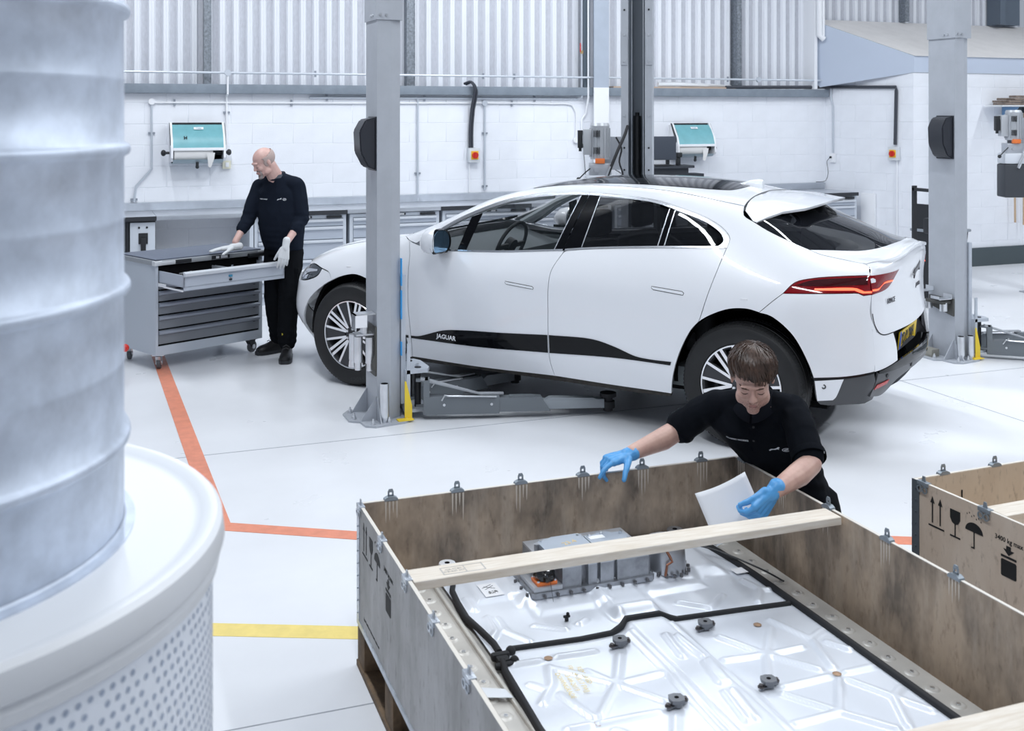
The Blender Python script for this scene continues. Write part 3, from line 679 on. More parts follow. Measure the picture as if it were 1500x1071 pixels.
# tail: plate recess, diffuser
RC = mat('dark_recess', (0.05, 0.05, 0.055), 0.5)
rc = patch('plate_recess', loop([(-.495, .712), (.495, .712)], [(.495, .712), (.48, .64), (.495, .54)], [(.495, .54), (0, .56), (-.495, .54)], [(-.495, .54), (-.48, .64), (-.495, .712)]), RC, CAR, proj='rear', off=0, gap=0, flange=0, fn=lambda l, n: l+Vector((.075*min(1, max(0, (.5-abs(l.y))/.03)), 0, 0)), step=.03)
patch('bumper_step', loop([(-.71, .515), (-.495, .54), (0, .56), (.495, .54), (.71, .515)], [(.71, .515), (.71, .50)], [(.71, .50), (0, .49), (-.71, .50)], [(-.71, .50), (-.71, .515)]), GLOSSB, CAR, proj='rear', off=.004, gap=0)
patch('bumper_cladding', loop([(-.715, .505), (0, .50), (.715, .505)], [(.715, .505), (.715, .36)], [(.715, .36), (.55, .345), (.45, .42), (-.45, .42), (-.55, .345), (-.715, .36)], [(-.715, .36), (-.715, .505)]), GREYPL, CAR, proj='rear', off=.0, gap=0)
df = M()
df.loft([[(-.50, v*1.0, .318), (-.70+.12*abs(v/.7)**3, v, .322), (-.755+.16*abs(v/.7)**3, v, .345), (-.74+.14*abs(v/.7)**3, v, .375), (-.64, v, .43), (-.5, v, .43)] for v in (-.66, -.55, -.4, -.2, 0, .2, .4, .55, .66)])
obj('rear_diffuser', df, GLOSSB, CAR, smooth=40)
for s in (1, -1):
    patch('reflector', loop([(s*.79+0, .0), (s*.79, .01)], [(s*.79, .01), (s*.79, .0)]) if False else loop([(s*.71, .405), (s*.60, .425)], [(s*.60, .425), (s*.59, .448)], [(s*.59, .448), (s*.70, .432)], [(s*.70, .432), (s*.71, .405)]), mat('red_reflector', (0.55, 0.06, 0.06), 0.2), CAR, proj='rear', off=.006, gap=0, flange=.004)
    for (v, z) in ((.62, .475), (.25, .475)):
        l, n = cast((s*v, z), 'rear'); obj('parking_sensor', M().cyl(l, l+n*.004, .012, n=14), BLACK, CAR)
pl = obj('number_plate', M().box(-.008, -.26, -.0555, 0, .26, .0555, bev=.002), mat('plate_yellow', (0.95, 0.66, 0.03), 0.35), CAR, loc=(-.768, 0, .612), rot=(0, math.radians(-6), 0))
link('plate_lettering', text_mesh('YD19 YMH', .100, .001, .0012), BLACK, pl, (-.0095, .02, 0), (PI/2, 0, -PI/2)).scale = (.80, 1, 1)
obj('country_band', M().box(-.0092, .21, -.054, -.0085, .2585, .054), mat('plate_blue', (0.02, 0.10, 0.5), 0.4), pl)
def badge(txt, size, loc, rot, par, m=CHROME, ex=.002, bold=0): 
    o = link('badge_lettering', text_mesh(txt, size, ex, bold), m, par, loc, rot); return o
badge('JAGUAR', .044, (0, 0, 0), (0, 0, 0), CAR, SOFTWHITE, .0006, .0008)
o = [c for c in kids(CAR) if c.name.startswith('badge')][0]; o.location = (2.15, .9225, .443); o.rotation_euler = (PI/2-.02, .035, PI)
badge('HSE', .026, (2.54, .921, .413), (PI/2, .0, PI), CAR, SOFTWHITE, .0006, .0006)
l, n = cast((.50, .90), 'rear'); badge('I-PACE', .045, l+n*.002, (PI/2, 0, -PI/2-.12), CAR, mat('badge_grey', (.12, .12, .13), .3, metal=.8))
l, n = cast((-.12, .92), 'rear'); badge('JAGUAR', .034, l+n*.002, (PI/2, 0, -PI/2), CAR, MATS['badge_grey'])
l, n = cast((0, 1.03), 'rear')
lp = M(); cat_ = [(-.10, -.03), (-.075, .0), (-.05, .012), (-.01, .012), (.035, .03), (.055, .05), (.075, .052), (.095, .036), (.078, .026), (.07, .014), (.085, -.008), (.066, -.012), (.05, .004), (.02, -.006), (-.02, -.01), (-.045, -.016), (-.07, -.034), (-.082, -.05), (-.09, -.045), (-.08, -.025)]
lp.prism(cat_, -.004, .004, 'yz', fn=lambda x, y, z: (x, -y, z)); obj('cat_badge', lp, MATS['badge_grey'], CAR, loc=l+Vector((-.004, 0, 0)))
obj('side_repeater', M().box(-.022, -.003, -.006, .022, .003, .006, bev=.002), SOFTWHITE, CAR, loc=cast((3.03, .875), 'side')[0]); obj('side_repeater', M().box(-.022, -.003, -.006, .022, .003, .006, bev=.002), SOFTWHITE, CAR, loc=cast((-.02, .905), 'side')[0])
l, n = cast((-.475, .425), 'side'); obj('parking_sensor', M().lathe([(.007, 0), (.011, .001), (.013, 0), (.015, .0)], n=16), GREYPL, CAR, loc=l+n*.003, rot=(-PI/2, 0, 0))
# ---- mirrors
for s in (1, -1):
    mm = M(); rg = []
    for x, w, h, z in ((2.30, .02, .01, 0), (2.285, .075, .05, 0), (2.25, .108, .08, .004), (2.20, .118, .092, .006), (2.165, .120, .094, .006), (2.15, .115, .09, .005)):
        rg.append([(x-.02*math.cos(a), s*(1.005+w*math.cos(a)), 1.115+z+h*max(-.85, min(1, math.sin(a)*1.1))) for a in [2*PI*j/20 for j in range(20)]])
    mm.loft(rg); mh = obj('wing_mirror', mm, CARW, CAR, smooth=60)
    obj('mirror_bezel', M().loft([[(2.152, s*(1.005+.116*k*math.cos(a)), 1.12+.091*k*max(-.85, min(1, math.sin(a)*1.1))) for a in [2*PI*j/20 for j in range(20)]] for k in (1.03,)]+[[(2.128, s*(1.005+.114*math.cos(a)), 1.12+.089*max(-.85, min(1, math.sin(a)*1.1))) for a in [2*PI*j/20 for j in range(20)]]], cap=False), GLOSSB, mh, smooth=40)
    obj('mirror_glass', M().loft([[(2.138, s*(1.005+.108*math.cos(a)), 1.12+.083*max(-.85, min(1, math.sin(a)*1.1))) for a in [2*PI*j/20 for j in range(20)]], [(2.134, s*(1.005+.10*math.cos(a)), 1.12+.078*max(-.85, min(1, math.sin(a)*1.1))) for a in [2*PI*j/20 for j in range(20)]]]), mat('mirror_blue', (0.25, 0.42, 0.60), 0.12, metal=0.9), mh, smooth=0)
    obj('mirror_stalk', M().loft([[(2.27, s*.86, 1.05), (2.17, s*.86, 1.05), (2.17, s*.86, 1.075), (2.27, s*.86, 1.075)], [(2.24, s*.95, 1.035), (2.17, s*.95, 1.035), (2.17, s*.95, 1.06), (2.24, s*.95, 1.06)]]), GLOSSB, mh)
# ---- dark inner shell, arches, floor
ins = M()
ins.box(-.45, -.70, .25, 3.4, .70, .29)
obj('underbody', ins, MATTB, CAR, smooth=0)
def inner(P, s, off): return patch('inner_shell', P, MATTB, CAR, s=s, off=off, gap=0, flange=0, step=.1)
for s in (1, -1):
    inner(loop([(2.56, 1.04), (2.45, 1.03), (2.0, 1.02), (1.3, 1.07), (.6, 1.13), (.14, 1.15)], [(.14, 1.15), (.25, .776), (.30, .71)], [(.33, .70), (.42, .52), (.47, .36), (.485, .25)], [(.485, .25), (2.48, .25)], [(2.48, .25), (2.49, .40), (2.56, .63), (2.66, .735), (2.80, .83), (2.70, .95), (2.56, 1.04)]), s, -.022)
    inner(loop([(-.08, .87), (-.20, .94), (-.25, 1.0), (-.4, 1.06), (-.70, 1.09)], [(-.70, 1.09), (-.735, .95), (-.735, .50)], [(-.735, .50), (-.44, .46)], [(-.44, .46), (-.41, .55), (-.32, .73), (-.2, .83), (-.08, .87)]), s, -.022)
    inner(loop([(3.16, .80), (3.22, .86), (3.5, .86), (3.66, .75)], [(3.66, .75), (3.60, .24)], [(3.60, .24), (3.57, .42), (3.47, .60), (3.30, .735), (3.16, .80)]), s, -.022)
    for (c, rr) in ((2.985, .50), (0.0, .49)):
        w = M(); w.lathe([(rr, .45), (rr, .80), (rr-.03, .805)], n=30, axis='y', a0=-.1, a1=PI+.1)
        w.b.faces.new([w.b.verts.new((rr*math.cos(a), .45, rr*math.sin(a))) for a in [-.3+(PI+.6)*k/24 for k in range(25)]])
        if s < 0: w.xf(Matrix.Scale(-1, 4, (0, 1, 0)))
        obj('wheel_arch_liner', w, MATTB, CAR, smooth=40, loc=(c, 0, .37))
inner_r = patch('inner_shell', loop([(-.70, 1.09), (0, 1.12), (.70, 1.09)], [(.70, 1.09), (.70, .72)], [(.70, .72), (-.70, .72)], [(-.70, .72), (-.70, 1.09)]), MATTB, CAR, proj='rear', off=-.022, gap=0, flange=0, step=.1)
# ---- wheels
TYRE = mat('tyre_rubber', (0.015, 0.0155, 0.017), 0.55, noise_amt=0.25, noise_scale=12)
RIMD = mat('dark_grey_alloy', (0.05, 0.052, 0.058), 0.3, metal=0.5)
RIMS = mat('machined_alloy', (0.80, 0.81, 0.83), 0.2, metal=0.9)
def make_wheel():
    w = bpy.data.objects.new('wheel', None); COL.objects.link(w)
    t = M(); R = .378
    prof = [(.250, .010), (.258, -.003), (.275, -.008), (.300, -.012), (.335, -.012), (.355, -.004), (.368, .014), (.374, .030), (R, .050), (R, .075), (R-.006, .078), (R-.006, .086), (R, .089), (R, .146), (R-.006, .149), (R-.006, .157), (R, .160), (R, .185), (.368, .221), (.335, .247), (.260, .24), (.246, .20), (.246, .03)]
    t.lathe([(a, -b) for a, b in prof], n=72, axis='y', close=True)
    tm = obj('tyre', t, TYRE, w, smooth=30)
    bl = M()
    for k in range(96):
        a = 2*PI*k/96; mt = Matrix.Rotation(a, 4, 'Y')
        for (y0, r0, y1, r1) in ((-.012, .366, -.049, R-.001), (-.196, R-.001, -.222, .367)):
            pts = []
            for da in (-.016, .016):
                for (y, r) in ((y0, r0-.004), (y1, r1-.004), (y1, r1+.004), (y0, r0+.004)): pts.append((r*math.sin(a+da), y, r*math.cos(a+da)))
            q = [bl.b.verts.new(Vector(p)) for p in pts]
            for f in ((0, 1, 2, 3), (7, 6, 5, 4), (0, 4, 5, 1), (1, 5, 6, 2), (2, 6, 7, 3), (3, 7, 4, 0)): bl.b.faces.new([q[i] for i in f])
    obj('tread_block', bl, TYRE, tm, smooth=0, stuff=True)
    r = M(); r.lathe([(.258, .0), (.268, .002), (.270, -.008), (.262, -.014), (.250, -.016), (.240, -.03), (.238, -.20), (.262, -.21)], n=60, axis='y')
    r.lathe([(.0, -.10), (.10, -.10), (.14, -.12), (.238, -.16)], n=48, axis='y')
    obj('rim', r, RIMD, w, smooth=35)
    lipr = M(); lipr.lathe([(.256, -.012), (.258, .0025), (.2655, .0040), (.2685, .001)], n=72, axis='y'); obj('rim_edge', lipr, RIMS, w, smooth=30)
    def bar(b, a0, a1, r0, r1, w0, w1, y0, y1, th):
        pts = []
        for (a, rr, ww, y) in ((a0, r0, w0, y0), (a1, r1, w1, y1)):
            c = Vector((rr*math.sin(a), 0, rr*math.cos(a))); tdir = Vector((math.cos((a0+a1)/2), 0, -math.sin((a0+a1)/2)))
            for (sg, yy) in ((-1, y), (1, y), (1, y-th), (-1, y-th)): pts.append(c+tdir*ww*sg+Vector((0, yy, 0)))
        q = [b.b.verts.new(p) for p in pts]
        for f in ((0, 1, 2, 3), (7, 6, 5, 4), (0, 4, 5, 1), (1, 5, 6, 2), (2, 6, 7, 3), (3, 7, 4, 0)): b.b.faces.new([q[i] for i in f])
    for k in range(5):
        a = 2*PI*k/5
        sp_ = M(); dk = M()
        for sg in (-1, 1):
            bar(sp_, a+sg*.34, a+sg*.205, .060, .258, .009, .009, -.012, -.004, .03)
            bar(sp_, a+sg*.40, a+sg*.545, .066, .258, .010, .011, -.014, -.004, .03)
        bar(dk, a, a, .075, .253, .018, .046, -.016, -.010, .03)
        obj('spoke', sp_, RIMS, w, smooth=0); obj('spoke_insert', dk, RIMD, w, smooth=0)
    for k, ch_ in enumerate('SCORPION'):
        a = PI-.30+k*.085; o = link('sidewall_letter', text_mesh(ch_, .034, .0006), mat('sidewall_grey', (.035, .037, .041), .6), tm, (.322*math.sin(a), .0118, .322*math.cos(a)), None)
        o.rotation_euler = Matrix(((math.cos(a+PI), 0, math.sin(a+PI)*0), (0, 0, 1), (0, 0, 0))).to_euler() if False else (Matrix.Rotation(a, 3, 'Y') @ Matrix.Rotation(PI/2, 3, 'X') @ Matrix.Rotation(PI, 3, 'Y')).to_euler()
    h = M(); h.lathe([(0, -.016), (.062, -.016), (.066, -.022), (.070, -.05)], n=30, axis='y'); obj('hub', h, RIMD, w)
    h = M(); h.lathe([(0, -.004), (.024, -.004), (.028, -.008), (.028, -.014)], n=24, axis='y'); obj('centre_cap', h, BLACK, w)
    for k in range(5):
        a = 2*PI*(k+.5)/5; p = Vector((.047*math.sin(a), -.014, .047*math.cos(a)))
        obj('wheel_nut', M().cyl(p, p+Vector((0, .012, 0)), .011, n=6), ZINC, w)
    for c_ in kids(w):
        if c_.name.split('.')[0] in ('rim', 'rim_edge', 'spoke', 'spoke_insert', 'hub', 'wheel_nut', 'centre_cap'): c_.scale = (.94, 1, .94)
    return w
w0 = make_wheel(); w0.parent = CAR; w0.location = (0, .950, .378)
def dupw(loc, rz_, tilt=0):
    d = dup(w0, loc, rz_); d.parent = CAR; d.rotation_euler = (0, tilt, rz_); return d
dupw((2.985, .945, .378), 0, .35); dupw((0, -.950, .378), PI, .2); dupw((2.985, -.945, .378), PI, .5)
# ---- interior
INT = mat('grey_cabin_trim', (0.16, 0.18, 0.19), 0.7); INTL = mat('pale_cabin_lining', (0.55, 0.60, 0.62), 0.7); SEATM = mat('dark_seat', (0.03, 0.032, 0.036), 0.6)
obj('cabin_floor', M().box(-.3, -.80, .30, 2.9, .80, .42), INT, CAR)
dm = M(); dm.loft([[(2.75, v, 1.02), (2.55, v, 1.05), (2.25, v, 1.02-.06*abs(v)), (2.10, v, .96), (2.12, v, .80), (2.3, v, .6), (2.75, v, .6)] for v in (-.78, -.5, -.2, .2, .5, .78)])
obj('dashboard', dm, mat('dashboard_grey', (0.12, 0.14, 0.15), 0.7), CAR, smooth=50)
sw = M(); 
for k in range(1): sw.tube([(.0, .185*math.cos(a), .185*math.sin(a)) for a in [2*PI*j/32 for j in range(33)]], .014, n=8)
sw.box(-.01, -.18, -.02, .01, .18, .02, bev=.006).box(-.01, -.02, -.18, .01, .02, 0, bev=.006).cyl((-.02, 0, 0), (.03, 0, 0), .055, n=20)
obj('steering_wheel', sw, SEATM, CAR, loc=(1.95, .37, 1.045), rot=(0, -.40, 0))
for u, lst in ((1.35, (.37, -.37)), (.45, (.40, 0, -.40))):
    for v in lst:
        st = M(); wd = .25 if u > 1 else .24
        st.box(u-.05, v-wd, .48, u+.50, v+wd, .62, bev=.05).box(u-.16, v-wd, .55, u-.02, v+wd, 1.12, bev=.05, seg=3).box(u-.17, v-.13, 1.16, u-.07, v+.13, 1.34, bev=.04, seg=3)
        obj('seat', st, SEATM, CAR)
hm = patch('headlining', loop(RE, [(.108, .56), (.108, -.56)], [(p[0], -p[1]) for p in RE[::-1]], [(1.76, -.575), (1.76, .575)]), INTL, CAR, proj='top', step=.12, off=-.04, flange=0)
for s in (1, -1): patch('door_lining', loop([(2.45, 1.04), (1.3, 1.06), (.3, 1.13)], [(.3, 1.13), (.5, .5)], [(.5, .5), (2.4, .5)], [(2.4, .5), (2.45, 1.04)]), INT, CAR, s=s, off=-.10, gap=0, flange=0, step=.15)
pm = M()
for s in (1, -1): pm.tube([(2.5, s*.72, 1.10), (2.1, s*.635, 1.30), (1.85, s*.575, 1.39), (1.5, s*.53, 1.44)], .022, n=6)
for s in (1, -1): pm.tube([(1.28, s*.78, 1.05), (1.2, s*.56, 1.42)], .03, n=6)
obj('inner_pillars', pm, INTL, CAR)
for s in (1, -1):
    patch('tailgate_shut_line', loop([(s*.731, .85), (s*.718, .782), (s*.685, .733), (s*.643, .714), (s*.50, .708)], [(s*.50, .708), (s*.50, .713)], [(s*.50, .713), (s*.640, .719), (s*.680, .738), (s*.712, .785), (s*.725, .85)], [(s*.725, .85), (s*.731, .85)]), MATTB, CAR, proj='rear', off=.0015, gap=0, flange=0)
# ---------------------------------------------------------------- plywood crates
def ply_mat(name, base, dark, light, stain=0.5, zs=0.25):
    m = bpy.data.materials.new(name); m.use_nodes = True; MATS[name] = m
    nt = m.node_tree; b = nt.nodes['Principled BSDF']; b.inputs['Roughness'].default_value = 0.7
    tc = nt.nodes.new('ShaderNodeTexCoord')
    def nz(scale, det, stretch):
        mp = nt.nodes.new('ShaderNodeMapping'); mp.inputs['Scale'].default_value = stretch; nt.links.new(tc.outputs['Object'], mp.inputs['Vector'])
        n = nt.nodes.new('ShaderNodeTexNoise'); n.inputs['Scale'].default_value = scale; n.inputs['Detail'].default_value = det; n.inputs['Roughness'].default_value = 0.65
        nt.links.new(mp.outputs['Vector'], n.inputs['Vector']); return n
    def ramp(n, c0, c1, p0, p1):
        r = nt.nodes.new('ShaderNodeValToRGB'); r.color_ramp.elements[0].position = p0; r.color_ramp.elements[1].position = p1
        r.color_ramp.elements[0].color = c0; r.color_ramp.elements[1].color = c1; nt.links.new(n.outputs['Fac'], r.inputs['Fac']); return r
    a = ramp(nz(3.5, 5, (1, 1, .55)), tuple(dark)+(1,), tuple(base)+(1,), .38, .60)
    c = ramp(nz(9, 6, (1.6, 1.6, zs)), (0, 0, 0, 1), (1, 1, 1, 1), .50, .74)
    mx = nt.nodes.new('ShaderNodeMix'); mx.data_type = 'RGBA'
    ml = nt.nodes.new('ShaderNodeMath'); ml.operation = 'MULTIPLY'; ml.inputs[1].default_value = stain
    nt.links.new(c.outputs['Color'], ml.inputs[0]); nt.links.new(ml.outputs[0], mx.inputs['Factor'])
    nt.links.new(a.outputs['Color'], mx.inputs['A']); mx.inputs['B'].default_value = tuple(light)+(1,)
    d = ramp(nz(45, 3, (1, 1, .4)), (.55, .52, .5, 1), (1, 1, 1, 1), .28, .44)
    m2 = nt.nodes.new('ShaderNodeMix'); m2.data_type = 'RGBA'; m2.blend_type = 'MULTIPLY'; m2.inputs['Factor'].default_value = 0.6
    nt.links.new(mx.outputs['Result'], m2.inputs['A']); nt.links.new(d.outputs['Color'], m2.inputs['B'])
    nt.links.new(m2.outputs['Result'], b.inputs['Base Color'])
    return m
PLY_OUT = ply_mat('weathered_grey_plywood', (.47, .46, .455), (.33, .32, .31), (.60, .60, .60), .5)
PLY_IN = ply_mat('stained_brown_plywood', (.44, .345, .26), (.16, .13, .105), (.54, .46, .38), .5)
PLY_NEW = ply_mat('clean_birch_plywood', (.62, .52, .43), (.55, .44, .35), (.70, .60, .52), .4)
PLY_NEW_IN = ply_mat('clean_birch_inside', (.66, .55, .43), (.58, .47, .36), (.72, .62, .50), .4)
EDGE = mat('pale_ply_edge', (.72, .68, .62), .7)
INK = mat('black_print', (.012, .012, .013), .7)
SKID = mat('dark_timber_block', (.20, .13, .075), .8, col2=(.10, .07, .045), noise_scale=9, bump=.4)
BAREST = mat('bare_streak_wood', (.60, .54, .47), .7)
def ring_pts(cx, cy, r, n=16): return [(cx+r*math.cos(2*PI*k/n), cy+r*math.sin(2*PI*k/n)) for k in range(n)]
def clip_far(par, x, y, z, rot=0.0, name='clip', double=False):
    g = M()
    g.prism([(-.027, -.004), (.027, -.004), (.024, .006), (.012, .012), (-.012, .012), (-.024, .006)], -.010, .012, 'xz')
    # upright tongue with a hole
    o_ = [(-.011, .010), (-.011, .030), (-.006, .038), (.006, .038), (.011, .030), (.011, .010)]
    g.prism([(-.011, .008), (-.005, .008), (-.005, .026), (-.011, .030)], -.001, .003, 'xz'); g.prism([(.011, .008), (.011, .030), (.005, .026), (.005, .008)], -.001, .003, 'xz')
    g.prism([(-.011, .028), (-.005, .026), (.005, .026), (.011, .028), (.007, .038), (-.007, .038)], -.001, .003, 'xz'); g.prism([(-.011, .006), (.011, .006), (.011, .017), (-.011, .017)], -.001, .003, 'xz')
    return obj(name, g, mat('clip_steel', (.30, .34, .38), .45, metal=.5), par, loc=(x, y, z), rot=(0, 0, rot), smooth=30)
def print_set(par, x, dy=0.0):
    """transport marks on the left outer face (local x just outside)"""
    def P(poly, h=.0012): return M().prism(poly, x-h, x-.0002, 'yz', fn=lambda a, b, c: (a, b+dy, c))
    for y in (-.105, -.145):
        q = M()
        q.prism([(y-.003, .455), (y+.003, .455), (y+.003, .535), (y-.003, .535)], x-.0012, x-.0002, 'yz'); q.prism([(y-.011, .530), (y+.011, .530), (y, .556)], x-.0013, x-.0002, 'yz')
        if dy: q.xf(Matrix.Translation((0, dy, 0)))
        obj('printed_arrow', q, INK, par, smooth=0)
    obj('printed_bar', P([(-.165, .440), (-.085, .440), (-.085, .446), (-.165, .446)]), INK, par, smooth=0)
    q = M(); q.prism([(-.245, .540), (-.195, .540), (-.195, .508), (-.205, .492), (-.220, .486), (-.235, .492), (-.245, .508)], x-.0012, x-.0002, 'yz').prism([(-.2225, .444), (-.2175, .444), (-.2175, .49), (-.2225, .49)], x-.0013, x-.0002, 'yz').prism([(-.245, .438), (-.195, .438), (-.195, .444), (-.245, .444)], x-.0012, x-.0002, 'yz')
    if dy: q.xf(Matrix.Translation((0, dy, 0)))
    obj('printed_glass', q, INK, par, smooth=0)
    q = M(); q.prism([(-.312+.042*math.cos(a), .490+.034*math.sin(a)) for a in [PI*k/12 for k in range(13)]]+[(-.340, .494), (-.326, .488), (-.312, .494), (-.298, .488), (-.284, .494)][:0], x-.0012, x-.0002, 'yz')
    q.prism([(-.3145, .436), (-.3095, .436), (-.3095, .49), (-.3145, .49)], x-.0013, x-.0002, 'yz').prism([(-.3145, .430), (-.298, .430), (-.298, .434), (-.3145, .436)], x-.0012, x-.0002, 'yz')
    for k in range(7): 
        a = (-.345+.011*k, .535+(.008 if k % 2 else 0)+.002*k); q.prism([(a[0]-.002, a[1]), (a[0]+.002, a[1]), (a[0]+.001, a[1]+.006)], x-.0012, x-.0002, 'yz')
    if dy: q.xf(Matrix.Translation((0, dy, 0)))
    obj('printed_umbrella', q, INK, par, smooth=0)
    q = M(); q.prism([(-.500, .385), (-.440, .385), (-.436, .389), (-.436, .441), (-.440, .445), (-.500, .445), (-.504, .441), (-.504, .389)], x-.0012, x-.0002, 'yz').prism([(-.504, .452), (-.436, .452), (-.436, .460), (-.504, .460)], x-.0012, x-.0002, 'yz').prism([(-.470, .463), (-.446, .483), (-.460, .483), (-.460, .496), (-.480, .496), (-.480, .483), (-.494, .483)], x-.0012, x-.0002, 'yz')
    if dy: q.xf(Matrix.Translation((0, dy, 0)))
    obj('printed_stack_limit', q, INK, par, smooth=0)
    link('printed_lettering', text_mesh('3400 kg max', .024, .0003, .0003), INK, par, (x-.0005, -.47+dy, .513), (PI/2, 0, -PI/2))
def crate(name, label, loc, rzv, W, L, p_out, p_in, clips_far, clips_right, clips_left, zt=.592, zb=.170):
    t = thing(name, label, 'crate', loc, rzv, 'open plywood battery crates')
    th = .012
    def wallp(nm, x0, y0, x1, y1, inner):
        o = obj(nm, M().box(x0, y0, zb, x1, y1, zt), p_out, t, smooth=0)
        obj('inner_face', M().box(*inner[0:2], zb, *inner[2:4], zt-.0015), p_in, o, smooth=0)
        return o
    wallp('side_panel', 0, -L, th, 0, (th-.001, -L+th, th+.002, -th)); wallp('side_panel', W-th, -L, W, 0, (W-th-.002, -L+th, W-th+.001, -th))
    wallp('end_panel', th, -th, W-th, 0, (th, -th-.002, W-th, -th+.001)); wallp('end_panel', th, -L, W-th, -L+th, (th, -L+th-.001, W-th, -L+th+.002))
    for (a, b, c, d) in ((0, -L, th, 0), (W-th, -L, W, 0), (th, -th, W-th, 0)): obj('panel_edge', M().box(a, b, zt, c, d, zt+.0008), EDGE, t, smooth=0)
    obj('base_board', M().box(0, -L, zb-.018, W, 0, zb), SKID if p_out is PLY_OUT else EDGE, t, smooth=0)
    obj('floor_board', M().box(th, -L+th, zb, W-th, -th, zb+.055), mat('light_pine', (.62, .50, .38), .7, noise_amt=.2), t, smooth=0)
    obj('base_rail', M().box(-.004, -L, zb-.014, .0, 0, zb+.006), GALV, t, smooth=0)
    cn = M(); cn.box(-.003, -.035, zb, 0, .003, zt).box(-.003, 0, zb, .035, .003, zt)
    for k in range(9): cn.cyl((-.003, -.018, zb+.03+k*.045), (-.007, -.018, zb+.03+k*.045), .004, n=8)
    obj('corner_angle', cn, GALV if p_out is PLY_OUT else mat('dark_angle', (.13, .15, .17), .5, metal=.4), t, smooth=30)
    for k, y in enumerate(np.arange(-.055, -L, -.42)):
        for x in (.05, W/2, W-.05): obj('pallet_block', M().box(x-.05, y-.055, .022, x+.05, y+.055, zb-.018, bev=.003), SKID, t)
    for x in (.05, W/2, W-.05): obj('pallet_skid', M().box(x-.055, -L, 0, x+.055, 0, .022, bev=.002), SKID, t)
    for y in (-.05, -.8, -1.6, -2.3):
        if -y < L: obj('pallet_board', M().box(0.106, y-.05, .0005, W/2-.056, y+.05, .02), SKID, t)
    for x in clips_far: clip_far(t, x, -.004, zt)
    for y in clips_right: clip_far(t, W-.006, y, zt, PI/2)
    for y in clips_left:
        g = M(); g.box(-.006, -.028, -.012, .016, .028, .004, bev=.002).prism([(-.010, .004), (.010, .004), (.006, .024), (-.006, .024)], .002, .006, 'yz')
        for s in (-1, 1): g.lathe([(.009, -.004), (.014, -.004), (.014, -.0075), (.009, -.0075)], c=(0, s*.0135, -.026), n=14, axis='x', close=True)
        obj('clip', g, GALV if p_out is PLY_OUT else MATS['clip_steel'], t, loc=(0, y, zt), smooth=30)
    print_set(t, -.0002)
    return t
CR = crate('battery_crate', 'weathered grey-brown open plywood crate holding the large silver battery pack', (.9993, 3.9463, 0), math.radians(-2.01), 1.6, 2.72, PLY_OUT, PLY_IN,
           (.123, .38, .637, .899, 1.16, 1.429), (-.06, -.354, -.633, -.953, -1.272, -1.6), (-.03, -.365, -.69, -.986, -1.312, -1.7))
link('printed_lettering', text_mesh('Jaguar Land Rover  Battery pack  return unit', .013, .0003, .0002), INK, CR, (-.0006, -.225, .215), (PI/2, 0, -PI/2))
# bare-wood tear-out streaks beneath the clips
def streaks(par, mtx):
    g = M()
    for k in range(4):
        h = random.uniform(.05, .115); x = -.021+.014*k
        g.b.faces.new([g.b.verts.new(mtx @ Vector(p)) for p in ((x-.0035, 0, -.004), (x+.0035, 0, -.004), (x+.0018, 0, -h*.7), (x+.0004, 0, -h), (x-.0018, 0, -h*.7))])
    obj('torn_streak', g, BAREST, par, smooth=0)
for x in (.123, .38, .637, .899, 1.16, 1.429): streaks(CR, Matrix.Translation((x, -.0148, .592)))
for y in (-.06, -.354, -.633, -.953, -1.272, -1.6): streaks(CR, Matrix.Translation((1.6-.0148, y, .592)) @ Matrix.Rotation(PI/2, 4, 'Z'))
CR2 = crate('battery_crate', 'clean light birch plywood crate at the right edge, 3400 kg mark', (3.080, 3.392, 0), math.radians(.2), 1.6, 1.5, PLY_NEW, PLY_NEW_IN,
            (.15, .42, .75, 1.1, 1.4), (-.3, -.7), (-.055, -.36, -.7, -1.05))
crate2_slot = obj('vent_slot', M().box(.232, -.0165, .40, .238, -.013, .52), INK, CR2, smooth=0)
def beam(label, loc, rzv, L, w=.10, h=.044):
    g = M().box(0, -w/2, 0, L, w/2, h, bev=.002, seg=1)
    o = obj('timber_beam', g, TIMBER, smooth=30, loc=loc, rot=(0, 0, rzv)); tag(o, label, 'timber', 'timber beams across the crates'); return o
def crw(x, y, z=0, C_=None):
    l0 = (.9993, 3.9463, -2.01) if C_ is None else C_
    a = math.radians(l0[2]); return (l0[0]+x*math.cos(a)-y*math.sin(a), l0[1]+x*math.sin(a)+y*math.cos(a), z)
b1 = beam('pale timber beam laid across the middle of the weathered crate', crw(.0155, -.686, .566), math.radians(-2.01), 1.56, .095, .028)
stm = M(); stm.box(.10, -.028, .0282, .104, .022, .0286).box(.175, -.028, .0282, .178, .022, .0286).box(.235, -.028, .0282, .239, .022, .0286).box(.10, -.030, .0282, .239, -.027, .0286).box(.10, .020, .0282, .239, .023, .0286)
obj('stamp_frame', stm, mat('grey_stamp', (.5, .48, .46), .8), b1, smooth=0)
link('stamp_lettering', text_mesh('GB-0780\nDB-KD HT', .015, .0002), MATS['grey_stamp'], b1, (.140, -.003, .0284), (0, 0, 0))
b2 = beam('pale timber beam across the near end of the crate, bottom right corner', crw(.0155, -1.955, .548), math.radians(-2.01), 1.569, .11, .045)
b3 = beam('pale timber beam across the clean birch crate', (3.0965, 3.392-.395, .551), math.radians(.2), 1.569, .10, .042)
b4 = obj('white_bracket', M().box(0, -.03, 0, .09, .03, .03, bev=.01).cyl((.045, 0, .03), (.045, 0, .036), .018, n=16).cyl((.045, 0, .036), (.045, 0, .0365), .010, n=12), SOFTWHITE, loc=(3.335, 2.955, .45)); tag(b4, 'white metal bracket with a bolt hole inside the birch crate', 'bracket')
